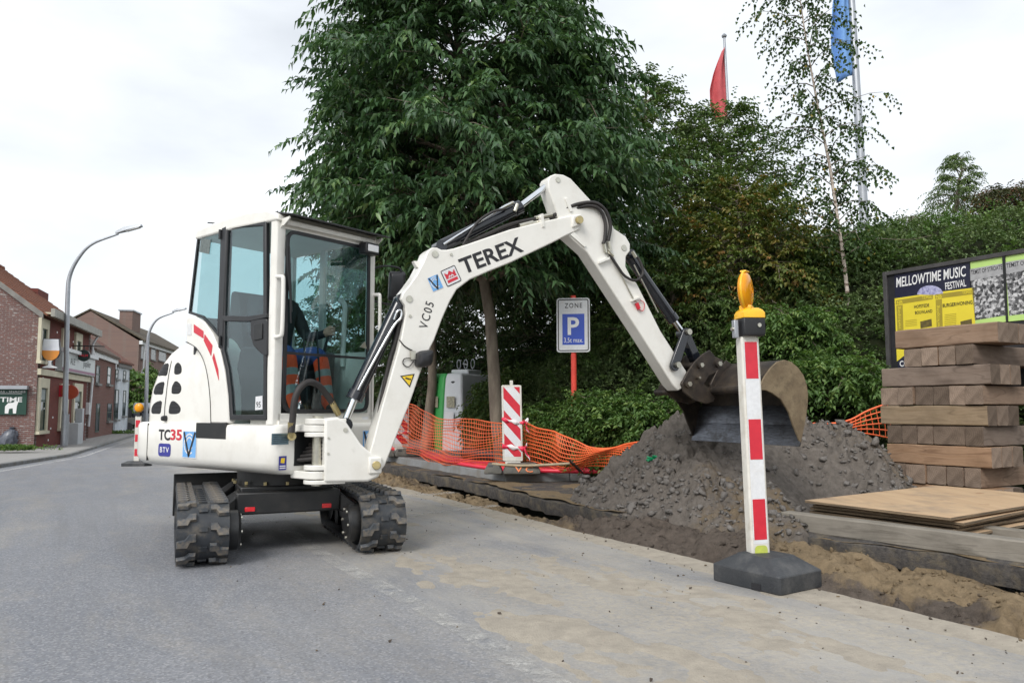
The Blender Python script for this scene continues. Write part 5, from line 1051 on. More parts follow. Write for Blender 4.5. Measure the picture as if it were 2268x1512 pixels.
# ================================================================ the operator
def person():
    J = {'pel': (-.72, .52, 1.55), 'bel': (-.74, .52, 1.72), 'che': (-.72, .52, 1.95), 'nk': (-.69, .52, 2.10), 'hd': (-.655, .52, 2.20), 'ht': (-.67, .52, 2.335),
         'hl': (-.70, .42, 1.53), 'kl': (-.30, .35, 1.60), 'al': (-.19, .34, 1.16), 'tl': (-.06, .33, 1.075), 'hr': (-.70, .62, 1.53), 'kr': (-.30, .68, 1.60), 'ar': (-.19, .69, 1.16), 'tr': (-.06, .70, 1.075),
         'sl': (-.71, .34, 2.03), 'el': (-.64, .24, 1.76), 'wl': (-.43, .24, 1.78), 'ml': (-.36, .24, 1.80), 'sr': (-.71, .70, 2.03), 'er': (-.64, .81, 1.76), 'wr': (-.43, .82, 1.78), 'mr': (-.36, .83, 1.80)}
    rad = {'pel': .15, 'bel': .145, 'che': .15, 'nk': .06, 'hd': .088, 'ht': .075, 'hl': .105, 'kl': .078, 'al': .058, 'tl': .045, 'hr': .105, 'kr': .078, 'ar': .058, 'tr': .045, 'sl': .075, 'el': .055, 'wl': .036, 'ml': .038, 'sr': .075, 'er': .055, 'wr': .036, 'mr': .038}
    E_ = [('pel', 'bel'), ('bel', 'che'), ('che', 'nk'), ('nk', 'hd'), ('hd', 'ht'), ('pel', 'hl'), ('hl', 'kl'), ('kl', 'al'), ('al', 'tl'), ('pel', 'hr'), ('hr', 'kr'), ('kr', 'ar'), ('ar', 'tr'), ('che', 'sl'), ('sl', 'el'), ('el', 'wl'), ('wl', 'ml'), ('che', 'sr'), ('sr', 'er'), ('er', 'wr'), ('wr', 'mr')]
    loc = UF(-.72, .52, 1.03); names = list(J); pos = [UF(*J[k]) - loc for k in names]; rr_ = [rad[k] for k in names]; edges = [(names.index(a), names.index(b)) for a, b in E_]
    for wk, mk, q in (('wl', 'ml', -1), ('wr', 'mr', 1)):                      # five fingers curled round each lever grip
        b = UF(*J[mk]) - loc; mi = names.index(mk)
        for f in range(4):
            base = b + HH * .02 + Vector((0, 0, .03 - f * .019)) - RR * q * .02; p1 = base + HH * .032 + RR * q * .012; p2 = p1 + HH * .004 + RR * q * .03; i = len(pos)
            pos += [base, p1, p2]; rr_ += [.0095, .009, .008]; edges += [(mi, i), (i, i + 1), (i + 1, i + 2)]
        i = len(pos); t0 = b - RR * q * .015 + Vector((0, 0, .035)); pos += [t0, t0 + HH * .03 + Vector((0, 0, .01)), t0 + HH * .045 + RR * q * .02]; rr_ += [.011, .010, .009]; edges += [(mi, i), (i, i + 1), (i + 1, i + 2)]
    me = bpy.data.meshes.new('person'); me.from_pydata([tuple(p) for p in pos], edges, [])
    ob = bpy.data.objects.new('person', me); COL.objects.link(ob); ob.modifiers.new('skin', 'SKIN'); s = ob.modifiers.new('sub', 'SUBSURF'); s.levels = 2; s.render_levels = 2
    if not me.skin_vertices:
        bm = bmesh.new(); bm.from_mesh(me); bm.verts.layers.skin.verify(); bm.to_mesh(me); bm.free()
    for i, r_ in enumerate(rr_): me.skin_vertices[0].data[i].radius = (r_, r_); me.skin_vertices[0].data[i].use_root = (i == 0)
    ev = ob.evaluated_get(bpy.context.evaluated_depsgraph_get()); m2 = bpy.data.meshes.new_from_object(ev); bpy.data.objects.remove(ob)
    m2.name = 'person'; mats = [pm('dark_jacket', (0.02, 0.022, 0.03), (0.03, 0.032, 0.04), 12, 0.85, bump=.3, bscale=25), pm('blue_work_trousers', (0.05, 0.09, 0.28), (0.035, 0.065, 0.2), 8, 0.85, bump=.3, bscale=20), pm('fluorescent_orange', (1.0, 0.11, 0.03), (0.95, 0.09, 0.025), 9, 0.7, bump=.3, bscale=25),
            pm('grey_reflective_band', (0.36, 0.38, 0.36), (0.28, 0.3, 0.29), 30, 0.5), pm('skin', (0.55, 0.33, 0.24), (0.48, 0.28, 0.2), 12, 0.6), pm('dark_boots', (0.025, 0.02, 0.018), None, 8, 0.6), pm('brown_hair', (0.05, 0.032, 0.02), (0.03, 0.02, 0.012), 40, 0.7)]
    m2.materials.clear()
    for m in mats: m2.materials.append(m)
    P = [UF(*J[k]) - loc for k in J]; segs = [(a, b, UF(*J[a]) - loc, UF(*J[b]) - loc) for a, b in E_]
    for p in m2.polygons:
        c = p.center; best = None
        for a, b, A, B in segs:
            t = max(0, min(1, (c - A).dot(B - A) / (B - A).length_squared)); d = (c - A.lerp(B, t)).length - rad[a]
            if best is None or d < best[0]: best = (d, a, b, t)
        _, a, b, t = best; k = 0
        if (a, b) in (('nk', 'hd'), ('hd', 'ht')): k = 6 if (a == 'hd' and (c - (UF(*J['hd']) - loc)).dot(HH) < .03 or c.z + loc.z > 2.30) else 4
        elif a in ('wl', 'wr') or b in ('ml', 'mr') and t > .9: k = 4
        elif a in ('hl', 'hr', 'pel') and b in ('kl', 'kr', 'hl', 'hr'): k = 1
        elif a in ('kl', 'kr'): k = 1 if t < .12 else (3 if .34 < t < .5 or .66 < t < .82 else 2)
        elif a in ('al', 'ar'): k = 5
        p.material_index = k; p.use_smooth = True
    ob = bpy.data.objects.new('person', m2); COL.objects.link(ob); ob.location = loc
    tag(ob, 'operator in dark jacket and orange banded blue trousers seated inside the excavator cab', 'person')
    hf = Fr(UF(-.655, .52, 2.2), HH, RR)
    fc = MB(); fc.lathe([(0, .0), (.016, .004), (.012, .03), (0, .045)], Fr(hf(.075, 0, -.02), RR, Vector((0, 0, -1)) * -1 + HH * .2, HH), 8); fc.build('nose', mats[4], ob, smooth=60)
    for q in (-1, 1):
        MB().lathe([(0, -.008), (.009, -.004), (.009, .004), (0, .008)], Fr(hf(.082, q * .032, .022), RR, Vector((0, 0, 1)), HH), 8).build('eye', M['ink'], ob); MB().lathe([(0, -.012), (.026, -.006), (.03, .006), (0, .012)], Fr(hf(.0, q * .092, .0), HH, Vector((0, 0, 1)), RR * q), 10).build('ear', mats[4], ob, smooth=60)
    MB().box(hf, (.078, .086), (-.022, .022), (-.052, -.044)).build('mouth', pm('lips', (0.38, 0.15, 0.12)), ob, bevel=.003)
person()
# ================================================================ the building site
def clods(name, pts, size, mat, parent=None, seed=1, flat_=0.75, label=None, soil=None):
    rng = np.random.default_rng(seed); n = len(pts); VV, FFc, SS, k0 = [], [], [], 0; so_ = rng.random(n) * 0.6 if soil is None else soil; tem = []
    for _ in range(26):                                             # angular lumps: hulls of a few random points
        bm = bmesh.new()
        for _k in range(11):
            d_ = rng.normal(size=3); d_ = d_ / np.linalg.norm(d_) * (0.75 + 0.35 * rng.random()); bm.verts.new(d_ * [1, .55 + .4 * rng.random(), .5])
        bmesh.ops.convex_hull(bm, input=bm.verts[:]); bmesh.ops.delete(bm, geom=[v for v in bm.verts if not v.link_faces], context='VERTS'); bmesh.ops.triangulate(bm, faces=bm.faces[:]); bm.verts.index_update(); tem.append((np.array([v.co for v in bm.verts]), np.array([[v.index for v in f.verts] for f in bm.faces]))); bm.free()
    for i in range(n):
        q = rng.normal(size=4); q /= np.linalg.norm(q); w_, x, y, z = q
        Rm = np.array([[1 - 2 * (y * y + z * z), 2 * (x * y - z * w_), 2 * (x * z + y * w_)], [2 * (x * y + z * w_), 1 - 2 * (x * x + z * z), 2 * (y * z - x * w_)], [2 * (x * z - y * w_), 2 * (y * z + x * w_), 1 - 2 * (x * x + y * y)]])
        tv, tf = tem[i % 26]; VV.append((tv @ Rm.T) * size[i] * [1, 1, flat_] + pts[i]); FFc.append(tf + k0); k0 += len(tv); SS.append(np.full(len(tv), so_[i]))
    return np_mesh(name, np.concatenate(VV), np.concatenate(FFc), 3, mat, parent, attrs={'soil': np.concatenate(SS)})

# --- spoil heap
def heap_z(x, y):
    dx = np.maximum(np.maximum(2.05 - x, x - 3.95), 0); sx = np.where(x < 2.05, 1.35, 0.75); dy = y - 9.25; sy = np.where(dy < 0, np.interp(x, [0.5, 1.3, 1.9, 2.5, 3.3], [1.3, 1.65, 2.5, 2.75, 1.1]), 1.2)
    wob = (fbm(x * 1.3 + 5, y * 1.3, 3, 101) - 0.5) * 0.5; r = np.sqrt((dx / sx) ** 2 + (dy / sy) ** 2) + wob * 0.55
    h = 1.10 * np.clip(1 - r, 0, 1) ** 1.05
    scoop = np.exp(-((x - 2.95) / 0.7) ** 2) * np.exp(-((y - 8.2) / 0.7) ** 2); h = h - 0.20 * scoop
    rough = 1 - 0.75 * np.clip(scoop * 1.5, 0, 1); m = np.clip(h * 4, 0, 1) * rough
    h = h + m * (0.36 * (fbm(x * 2.4, y * 2.4, 6, 103, 0.6) - 0.5) + 0.27 * (0.6 - np.abs(fbm(x * 5, y * 5, 4, 104, 0.6) - 0.5) * 4) * 0.5 + 0.17 * (fbm(x * 9, y * 9, 4, 106, 0.65) - 0.5)) + 0.075 * (fbm(x * 17, y * 17, 3, 105) - 0.5) * np.clip(h * 8, 0, 1) * (0.35 + 0.65 * rough)
    dx_, dy_ = x - E0.x, y - E0.y; s_ = dx_ * UU.x + dy_ * UU.y; n_ = dx_ * NN.x + dy_ * NN.y
    nfv = np.interp(s_, NF_S, NF_N); base = np.where(n_ < nfv - 0.02, -0.36 + 0.33 * np.clip(n_ / nfv, 0, 1), 0.0)
    foot_ = h; h = np.where(n_ < nfv, h + base, h); h = np.where(foot_ > 0.02, h, -0.6); h = np.where(n_ < 0.06, -0.5, h)
    return h
hx = np.arange(0.3, 4.9, 0.02); hy = np.arange(5.8, 10.9, 0.02); HX, HY = np.meshgrid(hx, hy, indexing='ij'); HZ = heap_z(HX, HY)
sp = np.clip(0.28 + 0.3 * np.exp(-((HX - 2.2) / 0.7) ** 2 - ((HY - 7.6) / 0.8) ** 2) + 0.9 * (fbm(HX * 0.9, HY * 0.9, 3, 107) - 0.45) + 0.35 * np.clip(0.25 - HZ, 0, 1), 0, 1)
heap = np_mesh('spoil_heap', np.stack([HX, HY, HZ], 2).reshape(-1, 3), grid_faces(len(hx), len(hy)), 4, M['spoil'], smooth=True, attrs={'soil': sp.ravel()})
heap.location = (0, 0, 0); tag(heap, 'grey clay spoil heap under the excavator bucket', 'dirt heap')
rng = np.random.default_rng(77); NCL = 11000; cx = 0.5 + 4.5 * rng.random(NCL); cy = 5.8 + 5.2 * rng.random(NCL); cz = heap_z(cx, cy)
scp = np.exp(-((cx - 3.15) / 0.8) ** 2) * np.exp(-((cy - 8.1) / 0.7) ** 2)
ok = (cz > 0.02) & (rng.random(NCL) > scp * 1.1) & (fbm(cx * 1.5, cy * 1.5, 2, 203) > 0.36); cx, cy, cz = cx[ok], cy[ok], cz[ok]; sz = np.clip(rng.lognormal(-3.7, 0.55, len(cx)), 0.010, 0.12)
M['clod'] = soil_mat('grey_clay_clods', (0.21, 0.175, 0.13), (0.125, 0.116, 0.108), 0.75)
cl = clods('clods', np.stack([cx, cy, cz + sz * 0.25], 1), sz, M['clod'], heap, 78); tag(cl, kind='stuff')
# crumbs in the trench and on the road
n_ = 5000; s_ = 13 * rng.random(n_) ** 1.3 - 1.5; nn_ = rng.random(n_) * np.array([nf(a) for a in s_]); sz = np.clip(rng.lognormal(-4.5, 0.6, n_), 0.004, 0.05)
ii = np.clip(((s_ - S0) / DS).astype(int), 0, len(gs) - 1); jj = np.clip((((nn_ + 0.05) / (nfa[ii, 0] + 0.09)) * (NV - 1)).astype(int), 0, NV - 1); tz = zz[ii, jj]
c2 = clods('soil_crumbs', np.stack([E0.x + UU.x * s_ + NN.x * nn_, E0.y + UU.y * s_ + NN.y * nn_, tz + sz * 0.2], 1), sz, M['trench_soil'], None, 79, soil=soil[ii, jj]); tag(c2, 'loose crumbs of sand and soil in the trench', 'soil', kind='stuff')
n_ = 700; s_ = 9 * rng.random(n_) - 1.2; nn_ = -0.02 - 3.2 * rng.random(n_) ** 2.2; sz = np.clip(rng.lognormal(-5.3, 0.55, n_), 0.002, 0.018)
c3 = clods('road_grit', np.stack([E0.x + UU.x * s_ + NN.x * nn_, E0.y + UU.y * s_ + NN.y * nn_, sz * 0.4], 1), sz, M['trench_soil'], None, 80); tag(c3, 'small crumbs of soil scattered on the road', 'grit', kind='stuff')
q = gp(1446, 1047, 0.2); q = dp(1446, 1047, 8.6); zz_ = float(heap_z(np.array([q.x]), np.array([q.y]))[0])
gsc = MB(); rg = random.Random(4)
for k in range(4): gsc.tube(catmull([q + Vector((rg.uniform(-.07, .07), rg.uniform(-.05, .05), zz_ - q.z + 0.05 + rg.uniform(-.02, .05))) for _ in range(6)], 5), 0.011, 5)
tag(gsc.build('plastic_scrap', pm('green_plastic', (0.01, 0.30, 0.12), (0.01, 0.22, 0.09), 20, 0.4), loc=q, smooth=60), 'crumpled green plastic scrap on the spoil heap', 'plastic scrap')

# --- timber stack
def wood_mat(name, c1, c2, c3, ax):
    t = NT(name); oi = t.n('ObjectInfo'); loc = t.n('VectorMath', operation='ADD'); t.l(t.co(), loc.inputs[0])
    cb = t.n('CombineXYZ'); t.l(t.math('MULTIPLY', oi.outputs['Random'], 37.0), cb.inputs[0]); t.l(t.math('MULTIPLY', oi.outputs['Random'], 17.0), cb.inputs[2]); t.l(cb.outputs[0], loc.inputs[1])
    mp_ = t.n('Mapping'); mp_.inputs['Scale'].default_value = (ax[0], ax[1], ax[2]); t.l(loc.outputs[0], mp_.inputs['Vector']); v = mp_.outputs['Vector']
    g_ = t.noise(9, 8, 0.62, v, 1.2); c = t.ramp(g_, [(0.28, c1), (0.5, c2), (0.75, c3)])
    c = t.mix(t.ramp(t.noise(2.2, 5, 0.6, loc.outputs[0]), [(0.45, 0.0), (0.75, 0.6)]), c, tuple(x * 0.5 for x in c1))
    hv = t.n('HueSaturation'); t.l(c, hv.inputs['Color']); t.l(t.math('ADD', 0.75, t.math('MULTIPLY', oi.outputs['Random'], 0.55)), hv.inputs['Value']); t.l(t.math('ADD', 0.7, t.math('MULTIPLY', oi.outputs['Random'], 0.6)), hv.inputs['Saturation'])
    cr = t.ramp(t.noise(4, 2, 0.5, v, 0.3), [(0.49, 1.0), (0.5, 0.72), (0.51, 1.0)]); c = t.mix(1.0, hv.outputs['Color'], cr, 'MULTIPLY')
    t.col(c); t.set(0.85, 0, 0.2); t.bump(t.math('ADD', g_, t.math('MULTIPLY', cr, 0.6)), 0.5, 0.01); return t.m
M['timber'] = wood_mat('weathered_hardwood', (0.20, 0.135, 0.095), (0.265, 0.19, 0.14), (0.13, 0.085, 0.062), (0.16, 1, 1))
M['timber_yel'] = wood_mat('yellow_brown_hardwood', (0.27, 0.18, 0.09), (0.33, 0.23, 0.125), (0.17, 0.11, 0.06), (0.16, 1, 1))
M['timber_grey'] = wood_mat('grey_old_timber', (0.145, 0.133, 0.115), (0.21, 0.195, 0.172), (0.07, 0.063, 0.054), (0.12, 1, 1))
def end_mat():
    t = NT('end_grain'); oi = t.n('ObjectInfo'); sp_ = t.n('SeparateXYZ'); t.l(t.co(), sp_.inputs[0]); cx_ = t.n('CombineXYZ')
    t.l(t.math('ADD', sp_.outputs[1], t.math('MULTIPLY', t.math('SUBTRACT', oi.outputs['Random'], 0.5), 0.22)), cx_.inputs[0]); t.l(t.math('ADD', sp_.outputs[2], -0.03), cx_.inputs[1])
    wv = t.n('TexWave', wave_type='RINGS', rings_direction='Z'); wv.inputs['Scale'].default_value = 14; wv.inputs['Distortion'].default_value = 2.5; wv.inputs['Detail'].default_value = 3; t.l(cx_.outputs[0], wv.inputs['Vector'])
    c = t.ramp(wv.outputs['Fac'], [(0.1, (0.23, 0.175, 0.135)), (0.9, (0.275, 0.21, 0.165))]); c = t.mix(t.ramp(t.noise(7, 6, 0.65), [(0.42, 0.0), (0.7, 0.75)]), c, (0.115, 0.085, 0.065))
    hv = t.n('HueSaturation'); t.l(c, hv.inputs['Color']); t.l(t.math('ADD', 0.5, t.math('MULTIPLY', oi.outputs['Random'], 0.75)), hv.inputs['Value']); t.col(hv.outputs['Color']); t.set(0.9, 0, 0.15); t.bump(t.noise(24, 5, .6), 0.4, 0.008); return t.m
M['end_grain'] = end_mat()
SC = dp(2186, 900, 8.3); SC.z = 0; DL = Vector((-0.5, 0.866, 0)); DR = Vector((0.866, 0.5, 0)); RH = 0.2245; Z0 = 0.035
def tl(u): p = on_plane(u, 900, SC, DR); return (p - SC).dot(DL)           # distance along the left face for a column
rt = random.Random(5)
def beam(p, d, length, wd, ht, mat, label, group, name='timber', tw=0.0):
    """beam as its own object: local x along its length, end faces in end grain"""
    d = d.normalized(); y = Vector((0, 0, 1)).cross(d); m = MB(); hx_, hy_ = wd / 2, ht / 2; c = 0.006 + rt.random() * 0.006; nx = 8; rg_ = []
    prof_ = [(-hx_ + c, -hy_), (hx_ - c, -hy_), (hx_, -hy_ + c), (hx_, hy_ - c), (hx_ - c, hy_), (-hx_ + c, hy_), (-hx_, hy_ - c), (-hx_, -hy_ + c)]
    for i in range(nx + 1):
        x = length * i / nx; e = 0.012 if i in (0, nx) else 0; j = [(rt.uniform(-.003, .003), rt.uniform(-.003, .003)) for _ in prof_]
        rg_.append([Vector((x, a * (1 - e) + jj_[0], b * (1 - e) + jj_[1])) for (a, b), jj_ in zip(prof_, j)])
    m.loft(rg_); me = bpy.data.meshes.new(name); me.from_pydata([tuple(v) for v in m.v], [], m.f)
    bm = bmesh.new(); bm.from_mesh(me); bmesh.ops.recalc_face_normals(bm, faces=bm.faces); bm.to_mesh(me); bm.free()
    me.materials.append(mat); me.materials.append(M['end_grain'])
    for f in me.polygons:
        if abs(f.normal.x) > 0.9: f.material_index = 1
    ob = bpy.data.objects.new(name, me); COL.objects.link(ob); mt = Matrix((d, y, Vector((0, 0, 1)))).transposed().to_4x4() @ Matrix.Rotation(tw, 4, 'Z'); mt.translation = p; ob.matrix_world = mt
    return tag(ob, label, 'timber', group, 'thing')
ORD = ['top', 'second', 'third', 'fourth', 'fifth', 'sixth', 'seventh', 'eighth', 'ninth']; NTH = ['leftmost', 'second from left', 'third from left', 'fourth from left', 'fifth from left', 'sixth from left']
rows = {0: ('L', 1990, 2219), 1: ('E', [(2005, 2045), (2047, 2084), (2085, 2123), (2125, 2164)]), 2: ('L', 1956, 2198), 3: ('E', [(1950, 1992), (1993, 2026), (2027, 2066), (2067, 2104), (2105, 2141), (2142, 2182)]),
        4: ('L', 1951, 2186), 5: ('E', [(1961, 1992), (1993, 2026), (2027, 2062), (2063, 2134), (2136, 2176)]), 6: ('L', 1962, 2190), 7: ('E', [(1955, 2000), (2001, 2045), (2046, 2088), (2090, 2126), (2127, 2163)]), 8: ('L', 1965, 2188)}
for r_, row in rows.items():
    zc = Z0 + (8 - r_ + 0.5) * RH; G = 'beams of the timber stack'; mm = M['timber_yel'] if r_ == 4 else M['timber']
    if row[0] == 'L':
        t0, t1 = tl(row[2]), tl(row[1]); x = -0.0
        for k in range(3):
            wd = 0.19 + rt.random() * 0.025; p = SC + DL * (t0 + (rt.uniform(-.01, .01) if k else 0)) + DR * (x + wd / 2) + Vector((0, 0, zc)); x += wd + 0.004
            lab = ('long %s beam across the left face, %s row of the timber stack' % ('yellow brown' if r_ == 4 else 'brown', ORD[r_])) if k == 0 else 'beam end %s right of the corner, %s row of the timber stack' % (('first', 'second')[k - 1], ORD[r_])
            beam(p, DL, t1 - t0 + (rt.uniform(-.05, .05) if k else 0), wd, RH - 0.006, mm if k == 0 else M['timber'], lab, G, tw=rt.uniform(-.008, .008))
    else:
        for k, (u0, u1) in enumerate(row[1]):
            t1, t0 = tl(u0), tl(u1); p = SC + DL * ((t0 + t1) / 2) + DR * rt.uniform(-.03, .02) + Vector((0, 0, zc))
            beam(p, DR, 1.5, abs(t1 - t0) - .002, RH - 0.008 - rt.random() * .01, M['timber'], 'beam end, %s in the %s row of the timber stack' % (NTH[k], ORD[r_]), G, tw=rt.uniform(-.012, .012))
# long grey beam in front
p0, p1 = gp(1733, 1172, 0.03), gp(2268, 1250, 0.03); d_ = (p1 - p0).normalized(); y_ = Vector((-d_.y, d_.x, 0))
beam(p0 + y_ * 0.06 + Vector((0, 0, 0.085)), d_, 3.4, 0.15, 0.155, M['timber_grey'], 'long grey weathered beam lying along the trench edge', None, 'weathered_timber')
beam(p0 + y_ * 0.75 + d_ * 1.2 + Vector((0, 0, 0.085)), d_, 2.0, 0.12, 0.10, M['timber_grey'], 'grey beam under the plywood sheets at the right edge', None, 'weathered_timber')
# plywood sheets
def ply_mat():
    t = NT('plywood'); v = t.scaled((1, 0.12, 1)); g_ = t.noise(7, 7, 0.6, v, 0.8); c = t.ramp(g_, [(0.3, (0.52, 0.375, 0.235)), (0.7, (0.42, 0.29, 0.18))])
    c = t.mix(t.ramp(t.noise(2.0, 6, 0.65), [(0.52, 0.0), (0.68, 0.6)]), c, (0.25, 0.20, 0.155)); c = t.mix(t.ramp(t.noise(4.3, 3, 0.5), [(0.66, 0.0), (0.72, 0.7)]), c, (0.22, 0.11, 0.06))
    t.col(c); t.set(0.8, 0, 0.2); t.bump(g_, 0.15, 0.004); return t.m
M['ply'] = ply_mat(); M['ply_edge'] = pm('plywood_edge', (0.26, 0.19, 0.12), (0.10, 0.075, 0.05), 3, 0.9, bump=.5, bscale=40, stretch=(1, 1, 30))
pc = gp(2106, 1146, 0.285); bl_a, br_a = R(-31), R(55)
ld = Vector((math.sin(bl_a), math.cos(bl_a), 0)); rd = Vector((math.sin(br_a), math.cos(br_a), 0))
for k, (dz, dl_, dr_, rot, th, mt_, lab) in enumerate([(0.285, 0, 0, 0, .024, 'ply', 'large pale plywood sheet on top of the low pile'), (0.245, -.05, .10, .035, .022, 'ply', 'second plywood sheet under the large pale one'), (0.215, .0, .12, .03, .02, 'ply_edge', 'third plywood sheet of the low pile'), (0.18, .03, .08, -.02, .02, 'ply_edge', 'fourth plywood sheet of the low pile'), (0.145, -.03, .05, -.03, .02, 'ply', 'lowest plywood sheet just behind the long grey beam')]):
    L1_, L2_ = 1.34, 2.4; m = MB(); rot_ = Matrix.Rotation(rot, 3, 'Z'); a_, b_ = rot_ @ ld, rot_ @ rd; b_ = (b_ - a_ * 0.0).normalized(); o_ = pc + ld * dl_ + rd * dr_; o_.z = 0
    q = [o_, o_ + b_ * L2_, o_ + b_ * L2_ + a_ * L1_, o_ + a_ * L1_]; m.hexa([p + Vector((0, 0, dz - th)) for p in q] + [p + Vector((0, 0, dz)) for p in q])
    ob = m.build('plywood_sheet', M[mt_], loc=o_, bevel=0.002, seg=1); ob.data.materials.append(M['ply_edge'])
    for f in ob.data.polygons:
        if abs(f.normal.z) < 0.5: f.material_index = 1
    tag(ob, lab, 'plywood sheet', 'sheets of the plywood pile')
sq = gp(2050, 1150, 0.1)
for k, (a_, b_) in enumerate(((.25, .4), (1.3, .4), (.25, 1.6), (1.3, 1.6))):
    o_ = pc + ld * a_ + rd * b_; o_.z = 0
    beam(o_ - rd * .3 + Vector((0, 0, .078)), rd, 0.6, 0.1, 0.09, M['timber_grey'], ['short block under the near corner of the plywood pile', 'short block under the far corner of the plywood pile', 'short block under the right side of the plywood pile', 'short block under the back right of the plywood pile'][k], None, 'timber_block')

# --- amber warning beacon on its rubber foot
M['post_white'] = pm('weathered_white_plastic', (0.70, 0.68, 0.63), (0.62, 0.60, 0.54), 5, 0.45, dirt=(0.34, 0.28, 0.2), dscale=6, damt=0.55, bump=.05)
M['foot_rubber'] = pm('recycled_rubber', (0.028, 0.031, 0.036), (0.045, 0.048, 0.052), 8, 0.55, dirt=(0.14, 0.135, 0.13), dscale=6, damt=0.5, bump=.35, bscale=70)
M['foot_rubber_dusty'] = pm('dusty_rubber', (0.12, 0.115, 0.1), (0.08, 0.078, 0.07), 8, 0.8, dirt=(0.24, 0.21, 0.16), dscale=5, damt=0.6, bump=.4, bscale=60)
M['lime'] = pm('yellow_green_reflector', (0.55, 0.62, 0.10), (0.42, 0.48, 0.1), 14, 0.4)
M['lamp_yellow'] = pm('yellow_lamp_housing', (0.90, 0.50, 0.015), (0.85, 0.45, 0.015), 6, 0.35, coat=.2)
bc_ = Vector((1.64, 5.06, 0)); BE = thing('warning_beacon', bc_, 'near red and white warning post with amber lamp on a black rubber foot', 'warning post')
bx = Vector((0.83, 0.56, 0)); by = Vector((-0.56, 0.83, 0)); bf = Fr(bc_, bx, by)
def foot(fr, hx_, hy_, h1, h2, k, par, mat, name='rubber_foot'):
    m = MB(); rr2 = lambda sx, sy, z: [fr(a, b, z) for a, b in round_poly([(-sx, -sy), (sx, -sy), (sx, sy), (-sx, sy)], .03, 3)]
    m.loft([rr2(hx_ * .99, hy_ * .99, 0.0), rr2(hx_, hy_, .012), rr2(hx_, hy_, h1), rr2(hx_ * k, hy_ * k * .9, h2 - .008), rr2(hx_ * k * .97, hy_ * k * .86, h2)]); return m.build(name, mat, par, bevel=.006)
ft = foot(bf, .215, .265, .108, .19, .6, BE, M['foot_rubber'])
MB().box(Fr(bf(-.215, -.09, 0), bx, by), (-.004, .05), (-.035, .035), (.004, .045)).build('lift_slot', M['ink'], ft)
va = Vector((1.64, 5.06, 0)).normalized(); ang = math.atan2(-va.y, -va.x) + R(30); nf_ = Vector((math.cos(ang), math.sin(ang), 0)); xr = Vector((-nf_.y, nf_.x, 0))
upv = (Vector((0, 0, 1)) - Vector((1, 0, 0)) * 0.018 + Vector((0, 1, 0)) * .02).normalized(); xr = (xr - upv * xr.dot(upv)).normalized(); nf_ = xr.cross(upv)
PF = Fr(dp(1687, 1240, 5.08), xr, upv, nf_)
MB().cyl(PF(0, -.12, -.05), PF(0, .04, -.05), .028, 12).build('socket', M['galv'], BE, smooth=40)
pw, pt_ = .066, .08; PH = 1.475
po = round_poly([(-pw + .02, 0), (pw - .02, 0), (pw, .03), (pw, PH - .03), (pw - .02, PH), (-pw + .02, PH), (-pw, PH - .03), (-pw, .03)], .012, 3)
pan = MB().prism(po, lambda x, y, z: PF(x, y, z), -pt_, 0).build('post', M['post_white'], BE, bevel=.012, seg=3)
sw_ = .045
rec = flat(MB(), PF, rect(-sw_ - .006, .105, sw_ + .006, PH - .055), .0012).build('reflective_field', M['reflex_white'], pan, fix=False)
def yv(v): return (PF.inv(on_plane(1672, v, PF(0, 0, 0), nf_)))[1]
for v0, v1 in ((838, 757), (1017, 928), (1195, 1105)): flat(MB(), PF, rect(-sw_, yv(v0), sw_, yv(v1)), .003).build('red_band', M['red'], pan, fix=False)
flat(MB(), PF, round_poly(rect(-sw_, .012, sw_, .095), .03, 4), .003).build('lime_reflector', M['lime'], pan, fix=False)
LB = Fr(PF(0.015, PH + .005, -.02), xr, nf_ * -1, upv)
lb = MB(); lb.loft([[LB(a, b, z) for a, b in round_poly(rect(-.08 * k, -.065 * k, .08 * k, .065 * k), .012, 2)] for k, z in ((.94, -.02), (1, 0), (1, .10))]); lamp = lb.build('battery_box', M['plastic_black'], BE, bevel=.004)
lb = MB(); lb.loft([[LB(a, b, z) for a, b in round_poly(rect(-.082 * k, -.067 * k, .082 * k, .067 * k), .012, 2)] for k, z in ((1, .10), (1.0, .135), (.86, .155), (.62, .17))]); lb.build('lamp_cap', M['lamp_yellow'], lamp, bevel=.004)
MB().cyl(LB(.03, -.066, .05), LB(.03, -.072, .05), .014, 10).build('key_bolt', M['zinc'], lamp)
MB().cyl(LB(-.10, 0, .03), LB(-.14, 0, .03), .012, 8).build('clamp_bolt', M['zinc'], lamp); MB().box(LB, (-.125, -.095), (-.02, .02), (-.03, .09)).build('clamp', M['galv'], lamp, bevel=.004)
lnn = (nf_ * .68 + xr * .73).normalized(); ln = Fr(LB(-.02, 0, .29), upv.cross(lnn), upv, lnn)
lens = MB(); NSg = 28
prof_l = [(0, .042), (.06, .039), (.10, .030), (.122, .016), (.126, 0), (.122, -.016), (.10, -.030), (.06, -.039), (0, -.042)]
lens.loft([[ln(max(r_, .001) * math.cos(2 * math.pi * j / NSg), max(r_, .001) * 1.02 * math.sin(2 * math.pi * j / NSg), z) for j in range(NSg)] for r_, z in prof_l]); lo = lens.build('amber_lens', M['amber'], lamp, smooth=50)
for k in range(1, 6): MB().tube([ln(.021 * k * math.cos(a), .021 * k * math.sin(a), .0435 - .0009 * k * k) for a in np.linspace(0, 2 * math.pi, 25)[:-1]], .0022, 4, closed=True).build('lens_ring', M['amber'], lo)
MB().tube([ln(.128 * math.cos(a), .128 * math.sin(a), 0) for a in np.linspace(0, 2 * math.pi, 33)[:-1]], .008, 6, closed=True).build('lens_rim', M['lamp_yellow'], lo, smooth=60)
